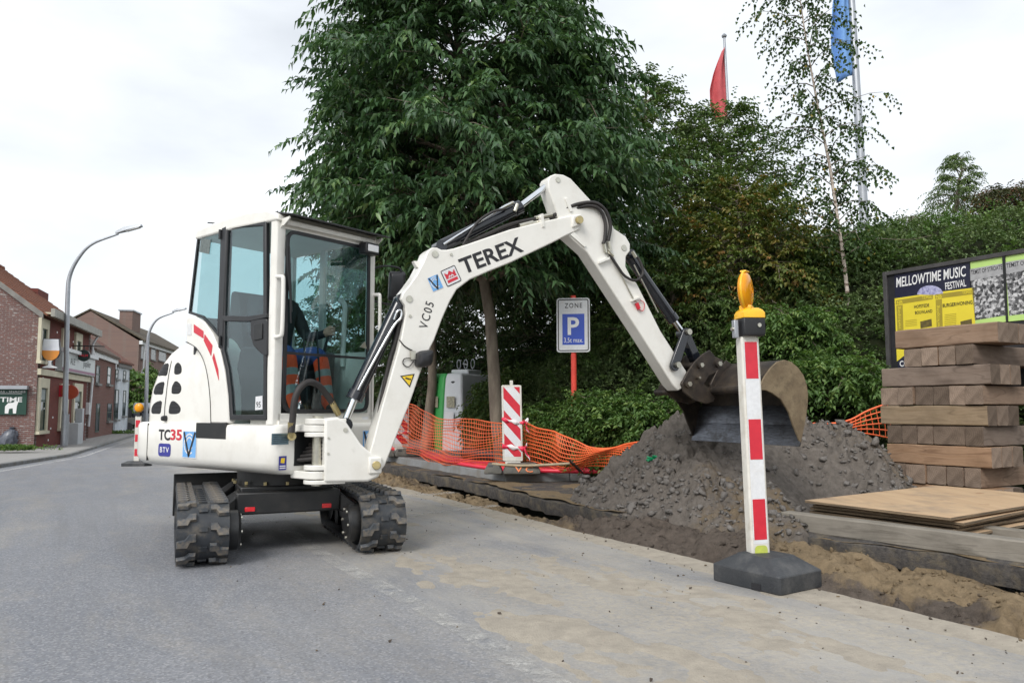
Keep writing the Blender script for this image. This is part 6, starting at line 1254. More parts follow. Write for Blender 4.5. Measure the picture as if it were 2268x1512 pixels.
MB().box(Fr(ln(0, 0, 0), ln.x, ln.y, ln.z), (-.045, .045), (-.15, -.10), (-.04, .04)).build('lens_neck', M['lamp_yellow'], lamp, bevel=.01)
MB().hexa([ln(a, b, c) for c in (-.02, .02) for a, b in ((-.05, .122), (.05, .13), (.055, .142), (-.045, .135))]).build('lens_hood', M['lamp_yellow'], lo, bevel=.003)

# --- red and white boards on the island
def hazard(name, u, d, h, wd, zb, label, lean=0.0, rot=0.0, seed=1, feet=True):
    b = dp(u, 905, d); b.z = zb; rt_ = thing(name, b, label, 'warning board', 'red and white warning boards'); n = Vector((-b.x, -b.y, 0)).normalized(); n = Matrix.Rotation(rot, 3, 'Z') @ n; x = Vector((-n.y, n.x, 0)); up_ = (Vector((0, 0, 1)) + x * lean).normalized(); f_ = Fr(b + Vector((0, 0, .17)), x, up_, n)
    pn = MB().prism(round_poly(rect(-wd / 2, 0, wd / 2, h), .025, 3), lambda a, b_, c: f_(a, b_, c), -.05, 0).build('panel', M['post_white'], rt_, bevel=.008)
    MB().prism(rect(-wd * .38, -.06, wd * .38, .0), lambda a, b_, c: f_(a, b_, c), -.045, -.005).build('panel_tongue', M['post_white'], rt_, bevel=.006); MB().box(f_, (-.025, .025), (h, h + .07), (-.04, -.01)).build('lamp_spigot', M['post_white'], pn, bevel=.006)
    m_ = .028; x0, x1, y0, y1 = -wd / 2 + m_, wd / 2 - m_, .07, h - m_
    flat(MB(), f_, rect(x0, y0, x1, y1), .0015).build('white_field', M['reflex_white'], pn, fix=False)
    sw2 = x1 - x0; st = (y1 - y0) / 4.0; nb = 0
    for k in range(-1, 6):                                         # bands fall from left to right
        a = y1 + st * 0.02 - k * st * 1.35; pol = [(x0, a), (x1, a - sw2 * 1.15), (x1, a - sw2 * 1.15 - st * .68), (x0, a - st * .68)]
        def clip(pl, yy, keep_low):
            o = []
            for i in range(len(pl)):
                p, q_ = pl[i], pl[(i + 1) % len(pl)]; ip = (p[1] <= yy) if keep_low else (p[1] >= yy); iq = (q_[1] <= yy) if keep_low else (q_[1] >= yy)
                if ip: o.append(p)
                if ip != iq: t = (yy - p[1]) / (q_[1] - p[1]); o.append((p[0] + (q_[0] - p[0]) * t, yy))
            return o
        pol = clip(pol, y1, True); pol = clip(pol, y0, False) if len(pol) > 2 else pol
        if len(pol) > 2: flat(MB(), f_, pol, .003).build('red_band', M['red'], pn, fix=False)
    if feet:
        g_ = Fr(b, x, -n)
        for k, (a0, a1) in enumerate(((-.42, -.16), (-.14, .40))):
            m2 = MB().loft([[g_(a, c, z) for a, c in ((a0 - s_, -.22 - s_), (a1 + s_, -.22 - s_), (a1 + s_, .22 + s_), (a0 - s_, .22 + s_))] for z, s_ in ((0, .0), (.05, 0), (.15, -.06))]).build('rubber_foot', M['foot_rubber_dusty'], rt_, bevel=.012)
            for q_ in range(3 if k else 1): MB().hexa([g_(a, c, z) for z, c in ((.02, -.222), (.13, -.178)) for a, c in ((a0 + .06 + q_ * .15, c), (a0 + .13 + q_ * .15, c), (a0 + .13 + q_ * .15, c + .02), (a0 + .06 + q_ * .15, c + .02))]).build('foot_groove', M['ink'], m2)
    return rt_, f_, pn
zi = ZI + .004
b1, f1, pn1 = hazard('warning_board', 1136, 11.5, 1.13, .30, zi, 'red and white striped board with tape tied round it, at the island corner', lean=-.02)
b2, f2_, pn2 = hazard('warning_board', 889, 15.6, 1.15, .32, zi, 'red and white striped board half hidden behind the excavator boom', rot=.15)
or_ = pm('orange_spray_paint', (0.85, 0.22, 0.07), (0.7, 0.2, 0.08), 30, .7)
gm = Fr(b1.location + f1.x * .03 + f1.z * .222 + Vector((0, 0, .03)), f1.x, (f1.z * -.4 + Vector((0, 0, 1))), f1.z); lettering(MB(), 'VC', gm, height=.085, width=.26, off=.012).build('painted_mark', or_, b1, fix=False)
tape_m = NT('red_white_tape'); sv2 = tape_m.n('TexWave', wave_type='BANDS', bands_direction='DIAGONAL'); sv2.inputs['Scale'].default_value = 2.2; tape_m.l(tape_m.co(), sv2.inputs['Vector']); tape_m.col(tape_m.ramp(sv2.outputs['Fac'], [(0.45, (0.75, 0.03, 0.08)), (0.55, (0.8, 0.76, 0.76))])); tape_m.set(.4); M['tape'] = tape_m.m
def ribbon(pts, wd, mat, name, label, cat, tw=0.0):
    m = MB(); p = catmull(pts, 5); n = len(p)
    for k in range(2): m.v += [q + Vector((0, 0, (wd / 2) * (1 if k == 0 else -1))) + Vector((0, .006 * math.sin(i * 1.1 + k), .012 * math.sin(i * .9 + k * 2 + tw))) for i, q in enumerate(p)]
    m.f = [(i, i + 1, n + i + 1, n + i) for i in range(n - 1)]; o = m.build(name, mat, loc=p[0], fix=False, smooth=60); so2 = o.modifiers.new('thick', 'SOLIDIFY'); so2.thickness = .002; return tag(o, label, cat)
w2 = .155
ribbon([f1(-w2, .62, .005), f1(-.05, .60, .01), f1(.06, .575, .01), f1(w2 + .005, .565, .0), f1(w2 + .03, .58, -.03), f1(w2 + .09, .61, -.02), f1(w2 + .05, .52, .0), f1(w2 + .10, .42, .01)], .05, M['tape'], 'warning_tape', 'upper red and white tape tied round the island corner board', 'warning tape')
ribbon([f1(-w2, .225, .006), f1(-.05, .215, .01), f1(.05, .20, .012), f1(w2 + .005, .185, .0), f1(w2 + .06, .24, .0), f1(w2 + .02, .18, .03), f1(w2 + .06, .10, .02), f1(w2 + .1, .03, .02)], .06, M['tape'], 'warning_tape', 'lower red and white tape tied round the island corner board', 'warning tape', 2)
ribbon([f2_(-.16, .30, .006), f2_(0, .28, .012), f2_(.165, .31, .0), f2_(.2, .29, -.03)], .05, M['tape'], 'warning_tape', 'tape tied round the board behind the boom', 'warning tape', 1)

# --- orange safety netting
M['net'] = pm('orange_net_plastic', (0.85, 0.165, 0.05), (0.75, 0.13, 0.04), 5, .5)
def net(top_px, bot_pts, nu, nv, label, seed, bulge=0.25, fold=0.0, r=0.0065):
    rng_ = random.Random(seed); T_ = catmull(top_px, 8); B_ = catmull(bot_pts, 8)
    def smp(L, q): f = q * (len(L) - 1); i = min(len(L) - 2, int(f)); return L[i].lerp(L[i + 1], f - i)
    P = [[None] * nv for _ in range(nu)]
    for i in range(nu):
        q = i / (nu - 1); a, b = smp(T_, q), smp(B_, q)
        for j in range(nv):
            t = j / (nv - 1); p = a.lerp(b, t); w_ = math.sin(math.pi * t)
            p = p + Vector((0.02 * math.sin(i * .5 + j * .3), -bulge * w_ * math.sin(q * math.pi) + .02 * math.sin(i * .35 + j * .8 + seed), fold * w_ * math.sin(q * 9 + seed) - .03 * math.sin(i * .22 + j * .45))); P[i][j] = p
    m = MB()
    for j in range(nv): m.tube([P[i][j] for i in range(nu)], r if j else r * 1.5, 4, caps=False)
    for i in range(nu): m.tube([P[i][j] for j in range(nv)], r * .62, 3, caps=False)
    return tag(m.build('safety_net', M['net'], loc=smp(B_, .5), fix=False, smooth=60), label, 'safety net')
def gpts(l, z): return [gp(u, v, z) for u, v in l]
net([dp(862, 880, 15.9), dp(905, 893, 15.4), dp(945, 915, 14.6), dp(990, 926, 13.8), dp(1045, 932, 12.9), dp(1113, 933, 11.9), dp(1160, 934, 11.7)], [dp(862, 1001, 15.9), dp(905, 1002, 15.4), dp(945, 1020, 14.2), dp(990, 1032, 13.4), dp(1045, 1038, 12.7), dp(1113, 1036, 12.0), dp(1165, 1034, 11.8)], 78, 15, 'orange safety net slung between the two striped boards', 1, bulge=.32)
net([dp(1158, 934, 11.7), dp(1200, 946, 11.5), dp(1240, 965, 11.3), dp(1290, 982, 11.1), dp(1350, 990, 10.9), dp(1410, 984, 10.7), dp(1470, 968, 10.5)], [dp(1165, 1034, 11.75), dp(1215, 1040, 11.6), dp(1260, 1040, 11.4), dp(1310, 1036, 11.2), dp(1360, 1030, 11.0), dp(1410, 1020, 10.8), dp(1470, 1004, 10.6)], 62, 11, 'orange safety net sagging from the corner board to the spoil heap', 2, bulge=.12, fold=.05, r=.0085)
net([dp(1800, 938, 10.2), dp(1840, 934, 10.2), dp(1885, 924, 10.15), dp(1925, 906, 10.1), dp(1965, 893, 10.0)], [dp(1800, 960, 10.2), dp(1840, 965, 10.2), dp(1885, 960, 10.15), dp(1925, 966, 10.1), dp(1970, 975, 10.0)], 15, 6, 'orange safety net end beside the timber stack', 3, bulge=.05, r=.010)

# --- red conduits, black pipe, shovel on the island
M['red_pipe'] = pm('red_conduit', (0.80, 0.03, 0.07), (0.70, 0.03, 0.06), 3, .4)
for k, lab in enumerate(('nearest red conduit lying along the island kerb', 'second red conduit from the kerb', 'third red conduit from the kerb', 'red conduit furthest from the kerb')):
    pts = [gp(820, 989 - k * 2.5, zi + .03), gp(900, 998 - k * 2.5, zi + .03), gp(960, 1014 - k * 3, zi + .03), gp(1040, 1030 - k * 3, zi + .03), gp(1120, 1038 - k * 3.5, zi + .03), gp(1210, 1042 - k * 3.2, zi + .03), gp(1290, 1043 - k * 3, zi + .03), gp(1330, 1044 - k * 2.5, zi + .03)]
    tag(MB().tube(catmull(pts, 6), .034, 10).build('conduit', M['red_pipe'], loc=pts[3], smooth=60), lab, 'conduit', 'red conduits on the island')
a_, b_ = gp(1028, 1003, zi + .1), gp(1120, 1010, zi + .1); n_ = 60; bp2 = [a_.lerp(b_, i / n_) for i in range(n_ + 1)]
tag(MB().tube(bp2, [.105 if i % 3 else .092 for i in range(n_ + 1)], 16).build('drain_pipe', pm('black_corrugated_pipe', (0.03, 0.03, 0.035), (0.045, 0.045, 0.05), 5, .4), loc=a_, smooth=40), 'black corrugated drain pipe behind the orange net', 'pipe')
SH = gp(1180, 1040, zi); sv3 = thing('shovel', SH, 'shovel with wooden handle lying across the rubber foot by the heap', 'shovel')
MB().tube(catmull([dp(1090, 1027, 11.35), dp(1150, 1031, 11.3), dp(1210, 1029, 11.25), dp(1262, 1026, 11.2)], 4), .02, 8).build('handle', pm('worn_ash_handle', (0.42, 0.34, 0.23), (0.32, 0.25, 0.16), 9, .7), sv3, smooth=60)
sb = MB(); sb.grid(6, 5, lambda a, b: dp(1258 + 26 * a + 8 * b, 1020 + 26 * a + 4 * b, 11.2 - .15 * b + .1 * a) + Vector((0, 0, .03 * math.sin(math.pi * b)))); sbo = sb.build('blade', M['steel_worn'], sv3, smooth=60, fix=False); sbo.modifiers.new('t', 'SOLIDIFY').thickness = .012

# --- parking sign
ps = dp(1271, 905, 12.3); ps.z = .3; SGN = thing('parking_sign', ps, 'white framed blue parking sign with P on a red post in the hedge', 'sign'); nS = Vector((-ps.x - .8, -ps.y, 0)).normalized(); xS = Vector((-nS.y, nS.x, 0)); SF = Fr(Vector((ps.x, ps.y, 0)), xS, (0, 0, 1), nS)
def sz_(v): return dp(1271, v, 12.3).z
MB().cyl(SF(0, .2, -.05), SF(0, sz_(654), -.05), .045, 14).build('post', pm('red_post', (0.80, 0.075, 0.045), (0.7, 0.06, 0.04), 6, .45), SGN, smooth=40)
hw_, z0_, z1_ = .268, sz_(780), sz_(660); pnl = MB().prism(round_poly(rect(-hw_, z0_, hw_, z1_), .05, 4), lambda a, b, c: SF(a, b, c), -.012, .012).build('panel', M['reflex_white'], SGN, bevel=.003)
rg_ = MB(); o1 = round_poly(rect(-hw_ + .02, z0_ + .02, hw_ - .02, z1_ - .02), .04, 4); o2 = inset(o1, .016); n_ = len(o1); rg_.v = [SF(p[0], p[1], .014) for p in o1 + o2]; rg_.f = [(i, (i + 1) % n_, n_ + (i + 1) % n_, n_ + i) for i in range(n_)]; rg_.build('border', M['ink'], pnl, fix=False)
flat(MB(), SF, rect(-.175, z0_ + .12, .18, z0_ + .62), .014).build('blue_field', M['blue_sign'], pnl, fix=False)
lettering(MB(), 'ZONE', Fr(SF(-.135, z0_ + .715), xS, (0, 0, 1), nS), width=.28, height=.08, off=.0145).build('lettering', M['ink'], pnl, fix=False)
lettering(MB(), 'P', Fr(SF(-.09, z0_ + .28), xS, (0, 0, 1), nS), width=.185, height=.285, off=.017).build('lettering', M['white_ink'], pnl, fix=False)
lettering(MB(), '3,5t max.', Fr(SF(-.15, z0_ + .145), xS, (0, 0, 1), nS), width=.305, height=.09, off=.017).build('lettering', M['white_ink'], pnl, fix=False)

# --- glass recycling container
gc = gp(1000, 978, .17); gc = dp(1014, 905, 18.6); gc.z = .1; GC = thing('glass_container', gc, 'green and white plastic glass recycling container behind the orange net', 'recycling container')
nG = Vector((-0.55, -0.83, 0)).normalized(); xG = Vector((-nG.y, nG.x, 0)); GF = Fr(gc, xG, nG * -1)
gwm, ggm = pm('white_container_plastic', (0.66, 0.69, 0.72), (0.58, 0.61, 0.64), 2, .4), pm('green_container_plastic', (0.06, 0.42, 0.10), (0.05, 0.36, 0.09), 2, .4)
ht_ = 1.86
def gbox(x0, x1, mat, name): return MB().loft([[GF(a, b, z) for a, b in ((x0 * k, -.0 - .62 * k2), (x1 * k, -.62 * k2), (x1 * k, .95 * k2), (x0 * k, .95 * k2))] for z, k, k2 in ((0, 1, 1), (.5, .98, .98), (1.45, .86, .88), (ht_ - .12, .8, .82), (ht_, .72, .72))]).build(name, mat, GC, bevel=.05, seg=3)
gw = gbox(0.002, .62, gwm, 'white_half'); gg = gbox(-.62, -.002, ggm, 'green_half')
for x, h_ in ((-.25, gg), (.25, gw)):
    MB().lathe([(0, 0), (.11, 0), (.12, .02), (0, .03)], Fr(GF(x, -.50, 1.55), xG, (0, 0, 1), nG), 18).build('inlet', M['plastic_black'], h_, smooth=40); flat(MB(), Fr(GF(x - .12, -.585, 1.05), xG, (0, 0, 1), nG), rect(0, 0, .24, .26), .02).build('sticker', pm('beige_sticker', (0.45, 0.42, 0.3), (0.2, 0.2, 0.15), 30), h_, fix=False)
flat(MB(), Fr(GF(.1, -.61, .55), xG, (0, 0, 1), nG), rect(0, 0, .26, .4), .02).build('sticker', M['reflex_white'], gw, fix=False)
MB().box(GF, (-.1, .42), (-.15, .4), (ht_ - .01, ht_ + .1)).build('lid', gwm, gw, bevel=.03)
for k, x in enumerate((-.05, .16, .37)): MB().tube([GF(x + .055 * math.cos(a), .1, ht_ + .24 + .11 * math.sin(a)) for a in np.linspace(0, 2 * math.pi, 17)[:-1]], .014, 6, closed=True).build('lifting_ring', M['galv'], GC, smooth=60)

# --- poster board
BO = dp(1978, 900, 11.0); BO.z = 0; DB = -UU; nBd = -NN; PB = Fr(BO, DB, (0, 0, 1), nBd)
def pbp(u, v): a, z, _ = PB.inv(on_plane(u, v, BO, NN)); return (a, z)
PBD = thing('poster_board', BO + Vector((0, 0, .1)), 'dark framed poster board with festival and auction posters behind the timber stack', 'billboard')
zt_ = pbp(1978, 600)[1]; zb_ = pbp(1985, 845)[1] - .1; Lb = 3.2
MB().box(PB, (0, Lb), (zb_, zt_ - .05), (-.05, -.006)).build('backing', M['ink'], PBD)
for a, b, c, d in ((-.06, 0.0, zb_ - .06, zt_), (0, Lb, zt_ - .055, zt_), (Lb, Lb + .06, zb_ - .06, zt_), (0, Lb, zb_ - .06, zb_)): MB().box(PB, (a, b), (c, d), (-.06, .03)).build('frame', pm('dark_stained_wood', (0.045, 0.043, 0.045), (0.07, 0.066, 0.066), 6, .7, bump=.3, bscale=30), PBD, bevel=.004)
for a in (.0, Lb - .1): MB().box(PB, (a, a + .1), (.1, zb_ - .06), (-.06, -.0)).build('post', BK, PBD)
def poster(pts, mat, name, lab=None, off=.003):
    o = flat(MB(), PB, [pbp(*p) for p in pts], off).build(name, mat, PBD, fix=False)
    if lab: o['label'] = lab
    return o
def ptxt(key, u0, v0, u1, v1, hpx, mat, par, off=.008):
    (a0, z0), (a1, z1) = pbp(u0, v0), pbp(u1, v1); x = (PB(a1, z1) - PB(a0, z0)); w_ = x.length; x.normalize(); z2 = pbp(u0, v0 - hpx)[1]; lettering(MB(), key, Fr(PB(a0, z0), x, nBd.cross(x), nBd), width=w_, height=z2 - z0, off=off).build('lettering', mat, par, fix=False)
navy_p = pm('dark_navy_poster', (0.012, 0.013, 0.035), (0.02, 0.02, 0.045), 5, .35, bump=.2, bscale=6); yel_p = pm('yellow_poster', (0.80, 0.66, 0.045), (0.74, 0.6, 0.04), 3, .5, bump=.1, bscale=8); lime_p = pm('lime_poster', (0.50, 0.72, 0.22), (0.46, 0.66, 0.2), 3, .5); olive_p = pm('olive_print', (0.38, 0.30, 0.03), (0.33, 0.26, 0.03), 4, .5)
def crowd():
    t = NT('grey_crowd_print'); vo = t.n('TexVoronoi'); vo.inputs['Scale'].default_value = 30; t.l(t.co(), vo.inputs['Vector']); sc_ = t.n('SeparateColor'); t.l(vo.outputs['Color'], sc_.inputs[0]); k = t.math('MULTIPLY', sc_.outputs[0], t.math('SUBTRACT', 1.0, t.math('MULTIPLY', vo.outputs['Distance'], 9.0)))
    t.col(t.ramp(t.math('ADD', t.math('MULTIPLY', sc_.outputs[0], .28), t.math('MULTIPLY', t.noise(26, 7, .75), .72)), [(0.36, (0.02, 0.02, 0.022)), (0.5, (0.14, 0.14, 0.145)), (0.64, (0.6, 0.6, 0.61))])); t.set(.5); return t.m
cr_p = crowd()
fest = poster([(1981, 603), (2148, 578), (2150, 730), (1990, 845)], navy_p, 'poster', 'dark festival poster'); ptxt('MELLOWTIME MUSIC', 1986, 637, 2141, 612, 22, M['white_ink'], fest); ptxt('FESTIVAL', 2095, 642, 2141, 634, 16, M['white_ink'], fest); ptxt('CO', 1994, 812, 2014, 810, 13, M['white_ink'], fest)
flat(MB(), PB, [pbp(2035 + 29 * math.cos(a) + 26, 652 - 20 * max(0, math.sin(a)) + (0 if math.sin(a) > 0 else 2)) for a in np.linspace(0, math.pi, 14)], .0065).build('pale_hair_print', pm('pale_blue_print', (0.55, 0.55, 0.75), (0.2, 0.2, 0.4), 30, .5), fest, fix=False)
for q, lab, tx in (([(1982, 661), (2069, 648), (2072, 734), (1987, 800)], 'left yellow auction poster', 1), ([(2069, 648), (2158, 637), (2161, 727), (2072, 740)], 'right yellow auction poster', 2)):
    yp = poster(q, yel_p, 'poster', lab, .006); u0, u1 = q[0][0], q[1][0]; v0, v1 = q[0][1], q[1][1]
    flat(MB(), PB, [pbp(u0 + 3, v0 + 4), pbp(u1 - 2, v1 + 4), pbp(u1 - 2, v1 + 14), pbp(u0 + 3, v0 + 14)], .008).build('title_bar', olive_p, yp, fix=False); flat(MB(), PB, [pbp(u0 + 4, v0 + 16), pbp(u0 + 18, v0 + 14), pbp(u0 + 20, 735), pbp(u0 + 7, 745)], .008).build('side_bar', olive_p, yp, fix=False)
    ptxt('TEMSE', u1 - 26, v1 + 15, u1 - 4, v1 + 12, 7, yel_p, yp, .010); ptxt('NB', u0 + 6, v0 + 14, u0 + 18, v0 + 12, 8, yel_p, yp, .010)
    if tx == 1: ptxt('HOFSTEDE', 2026, 683, 2059, 679, 7, M['ink'], yp, .010); ptxt('BOUWLAND', 2028, 696, 2066, 692, 7, M['ink'], yp, .010)
    else: ptxt('BURGERWONING', 2089, 681, 2155, 673, 8, M['ink'], yp, .010)
    lines = MB()
    for k in range(3, 12):
        vv = v0 + 38 + k * 4
        if vv < 726: flat(lines, PB, [pbp(u0 + 24, vv - 1), pbp(u0 + 50, vv - 4), pbp(u0 + 50, vv - 3.2), pbp(u0 + 24, vv - .2)], .0095)
    tag(lines.build('small_print', olive_p, yp, fix=False), kind='stuff')
    flat(MB(), PB, [pbp(u1 - 30, 712), pbp(u1 - 5, 706), pbp(u1 - 4, 722), pbp(u1 - 29, 727)], .0095).build('photo_print', pm('brown_print', (0.16, 0.12, 0.03), (0.08, 0.06, 0.02), 20), yp, fix=False)
    k_ = pbp(u0 + 16, 728); lettering(MB(), 'verkoping', Fr(PB(*k_), (0, 0, 1), -DB, nBd), height=.055, width=.32, off=.0095).build('lettering', yel_p, yp, fix=False)
for q, k in (([(2149, 577), (2222, 563), (2231, 712), (2158, 722)], 0), ([(2227, 562), (2320, 545), (2330, 702), (2234, 712)], 1)):
    lp = poster(q, lime_p, 'poster', 'lime green crowd poster, %s of two' % ('left', 'right')[k], .0045); i_ = [(q[0][0], q[0][1] + 20), (q[1][0], q[1][1] + 21), (q[2][0] - 1, q[2][1] - 14), (q[3][0] + 2, q[3][1] - 13)]
    flat(MB(), PB, [pbp(*p) for p in i_], .006).build('crowd_print', cr_p, lp, fix=False); flat(MB(), PB, [pbp(q[0][0], q[0][1] + 19), pbp(q[1][0], q[1][1] + 20), pbp(q[1][0] + 1, q[1][1] + 44), pbp(q[0][0] + 1, q[0][1] + 45)], .0068).build('title_band', pm('pale_grey_print', (0.42, 0.42, 0.43), (0.3, 0.3, 0.31), 14), lp, fix=False); ptxt('TEMST OP STROATE', q[0][0] + 3, q[0][1] + 32, q[1][0] - 1 + 0, q[1][1] + 33, 10, M['ink'], lp); ptxt('Gm', q[3][0] + 6, q[3][1] - 18, q[3][0] + 18, q[3][1] - 20, 6, M['white_ink'], lp)
MB().prism([pbp(*p) for p in [(2221, 563), (2227, 562), (2234, 712), (2230, 713)]], lambda a, b, c: PB(a, b, c), .0, .02).build('centre_batten', BK, PBD)

# --- flagpoles
def flagpole(name, label, base, topp, r0, r1, flag_rows, mat, cat='flagpole'):
    rt_ = thing(name, base, label, cat, 'flagpoles behind the bank'); MB().tube([base, topp], [r0, r1], 12).build('pole', M['galv'], rt_, smooth=50); MB().lathe([(0, 0), (r1 * 1.8, .02), (r1 * 2.2, .08), (r1, .16), (0, .2)], Fr(topp, (1, 0, 0), (0, 1, 0)), 10).build('finial', M['galv'], rt_, smooth=50)
    m = MB(); m.grid(14, 18, lambda a, b: flag_rows(a, b)); f_ = m.build('flag', mat, rt_, smooth=70, fix=False); f_.modifiers.new('t', 'SOLIDIFY').thickness = .006; return rt_
pb_, pt2 = dp(1916, 520, 22), dp(1882, -70, 22)
def fl_b(a, b):
    v = -60 + 225 * b + (20 * a if b > .8 else 0); edge = np.interp(v, [-60, 0, 60, 110, 165], [1862, 1846, 1838, 1834, 1845]); pole = 1882 + (v + 70) / 590 * 34 - 3; u = pole + (edge - pole) * a; p = dp(u, v, 22); p.y += .28 * math.sin(a * 9 + b * 2) * a; return p
flagpole('flagpole', 'tall grey flagpole with hanging blue flag behind the birch', pb_, pt2, .13, .09, fl_b, pm('blue_flag_cloth', (0.19, 0.38, 0.72), (0.16, 0.33, 0.66), 3, .8))
pb_, pt2 = dp(1622, 420, 30), dp(1604, 84, 30)
def fl_r(a, b):
    v = 108 + 160 * b; edge = np.interp(v, [108, 160, 200, 240, 270], [1602, 1582, 1571, 1570, 1578]); pole = 1605.5 + (v - 108) / 160 * 8; u = pole + (edge - pole) * a; p = dp(u, v, 30); p.y += .25 * math.sin(a * 8 + b * 3) * a; return p
flagpole('flagpole', 'thin flagpole with drooping red flag above the bank trees', pb_, pt2, .07, .05, fl_r, pm('red_flag_cloth', (0.56, 0.10, 0.11), (0.46, 0.08, 0.09), 3, .8))
# ================================================================ the street on the left
def facade(px0, py0, z0, bearing, px1):
    o = gp(px0, py0, z0); d = Vector((math.sin(bearing), math.cos(bearing), 0)); n = Vector((d.y, -d.x, 0))     # n faces the street (right)
    L = on_plane(px1, 905, o, n) - o; return Fr(o, d, (0, 0, 1), n), L.dot(d)
def fpt(F, u, v): a, z, _ = F.inv(on_plane(u, v, F.o, F.z)); return a, z
brick_c = dict(mortar=(0.30, 0.27, 0.25), bw=0.22, bh=0.075)
cream = pm('cream_stone_trim', (0.60, 0.56, 0.42), (0.52, 0.48, 0.36), 3, .7); white_t = pm('white_trim', (0.70, 0.71, 0.72), (0.6, 0.62, 0.63), 3, .6); dkgreen = pm('dark_green_frame', (0.018, 0.045, 0.035), (0.03, 0.055, 0.045), 5, .5); blind = pm('pale_roller_blind', (0.32, 0.36, 0.35), (0.26, 0.3, 0.3), 3, .6)
def roof_mat(name, c1, c2, d, n):
    t = NT(name); dd = t.n('VectorMath', operation='DOT_PRODUCT'); dd.inputs[1].default_value = tuple(d); t.l(t.co(), dd.inputs[0]); zz2 = t.n('SeparateXYZ'); t.l(t.co(), zz2.inputs[0])
    cx_ = t.n('CombineXYZ'); t.l(dd.outputs['Value'], cx_.inputs[0]); t.l(zz2.outputs[2], cx_.inputs[1]); b = t.n('TexBrick'); t.l(cx_.outputs[0], b.inputs['Vector']); b.offset = 0.0; b.inputs['Scale'].default_value = 1; b.inputs['Brick Width'].default_value = .24; b.inputs['Row Height'].default_value = .2; b.inputs['Mortar Size'].default_value = .018; b.inputs['Color1'].default_value = (*c1, 1); b.inputs['Color2'].default_value = (*c2, 1); b.inputs['Mortar'].default_value = (*tuple(x * .35 for x in c1), 1)
    t.col(t.mix(t.math('MULTIPLY', t.noise(1.2, 6, .65), .65), b.outputs['Color'], tuple(x * .55 for x in c2))); t.set(.85, 0, .2); t.bump(b.outputs['Fac'], -.8, .03); return t.m
def window(F, par, u0, v0, u1, v1, trim=None, tw=.12, depth=.12, name='window', blindf=0.0, sill=True, bar_=.5, frame_m=None):
    a0, z1 = fpt(F, u0, v0); a1, _ = fpt(F, u1, v0); z0 = fpt(F, u0, v1)[1]; fm = frame_m or dkgreen
    w_ = MB(); ring(w_, rect(a0, z0, a1, z1), rect(a0 + .06, z0 + .06, a1 - .06, z1 - .06), lambda a, z, c: F(a, z, c), -.02, .03); wo = w_.build(name, fm, par)
    MB().box(F, (a0 + .05, a1 - .05), (z0 + .05, z1 - .05), (-.02, .01)).build('pane', M['win_dark'], wo)
    if blindf: MB().box(F, (a0 + .06, a1 - .06), (z1 - .06 - (z1 - z0) * blindf, z1 - .06), (.011, .02)).build('blind', blind, wo)
    if bar_: MB().box(F, (a0 + .06, a1 - .06), (z0 + (z1 - z0) * (1 - bar_) - .03, z0 + (z1 - z0) * (1 - bar_) + .03), (.01, .028)).build('glazing_bar', fm, wo)
    if trim is not None:
        t_ = MB(); ring(t_, rect(a0 - tw, z0 - .02, a1 + tw, z1 + tw * 1.5), rect(a0, z0, a1, z1), lambda a, z, c: F(a, z, c), -.02, .09); t_.build('surround', trim, wo)
    if sill: MB().box(F, (a0 - tw - .05, a1 + tw + .05), (z0 - .14, z0 - .022), (-.02, .16)).build('sill', trim or M['concrete'], wo)
    return wo
# ---- the corner pub
ZP = -0.46; F1, L1 = facade(74, 995, ZP, R(-17.7), 193); PUB = thing('corner_pub', F1.o, 'red brick corner pub with tiled roof, cream window trim and beer signs', 'building')
zE = dp(74, 693, F1.o.y).z - ZP; dep = 8.2; zR = zE + 3.15; D1, n1 = F1.x, F1.z
B1 = brick_mat('red_pub_brick', (0.21, 0.062, 0.05), (0.15, 0.05, 0.045), (0.12, 0.07, 0.06), .24, .08, .009, plane=D1, var=.4); B1g = brick_mat('patched_gable_brick', (0.21, 0.10, 0.085), (0.145, 0.085, 0.08), (0.24, 0.215, 0.205), .24, .08, .014, plane=n1, var=.5, extra=(0.40, 0.38, 0.36))
MB().box(F1, (0.02, L1), (0, zE), (-.35, 0)).build('front_wall', B1, PUB)
gb = [(0, 0), (dep, 0), (dep, zE), (dep / 2, zR - .1), (0, zE)]
MB().prism(gb, lambda y, z, x: F1(x, z, -y), -.0, .33).build('gable_wall', B1g, PUB); MB().prism(gb, lambda y, z, x: F1(x, z, -y), L1 - .33, L1 - .004).build('gable_wall', B1g, PUB)
MB().box(F1, (.3, L1 - .3), (0, zE), (-dep, -dep + .3)).build('rear_wall', B1g, PUB)
rf1 = roof_mat('red_clay_tiles', (0.32, 0.125, 0.07), (0.24, 0.10, 0.062), D1, n1)
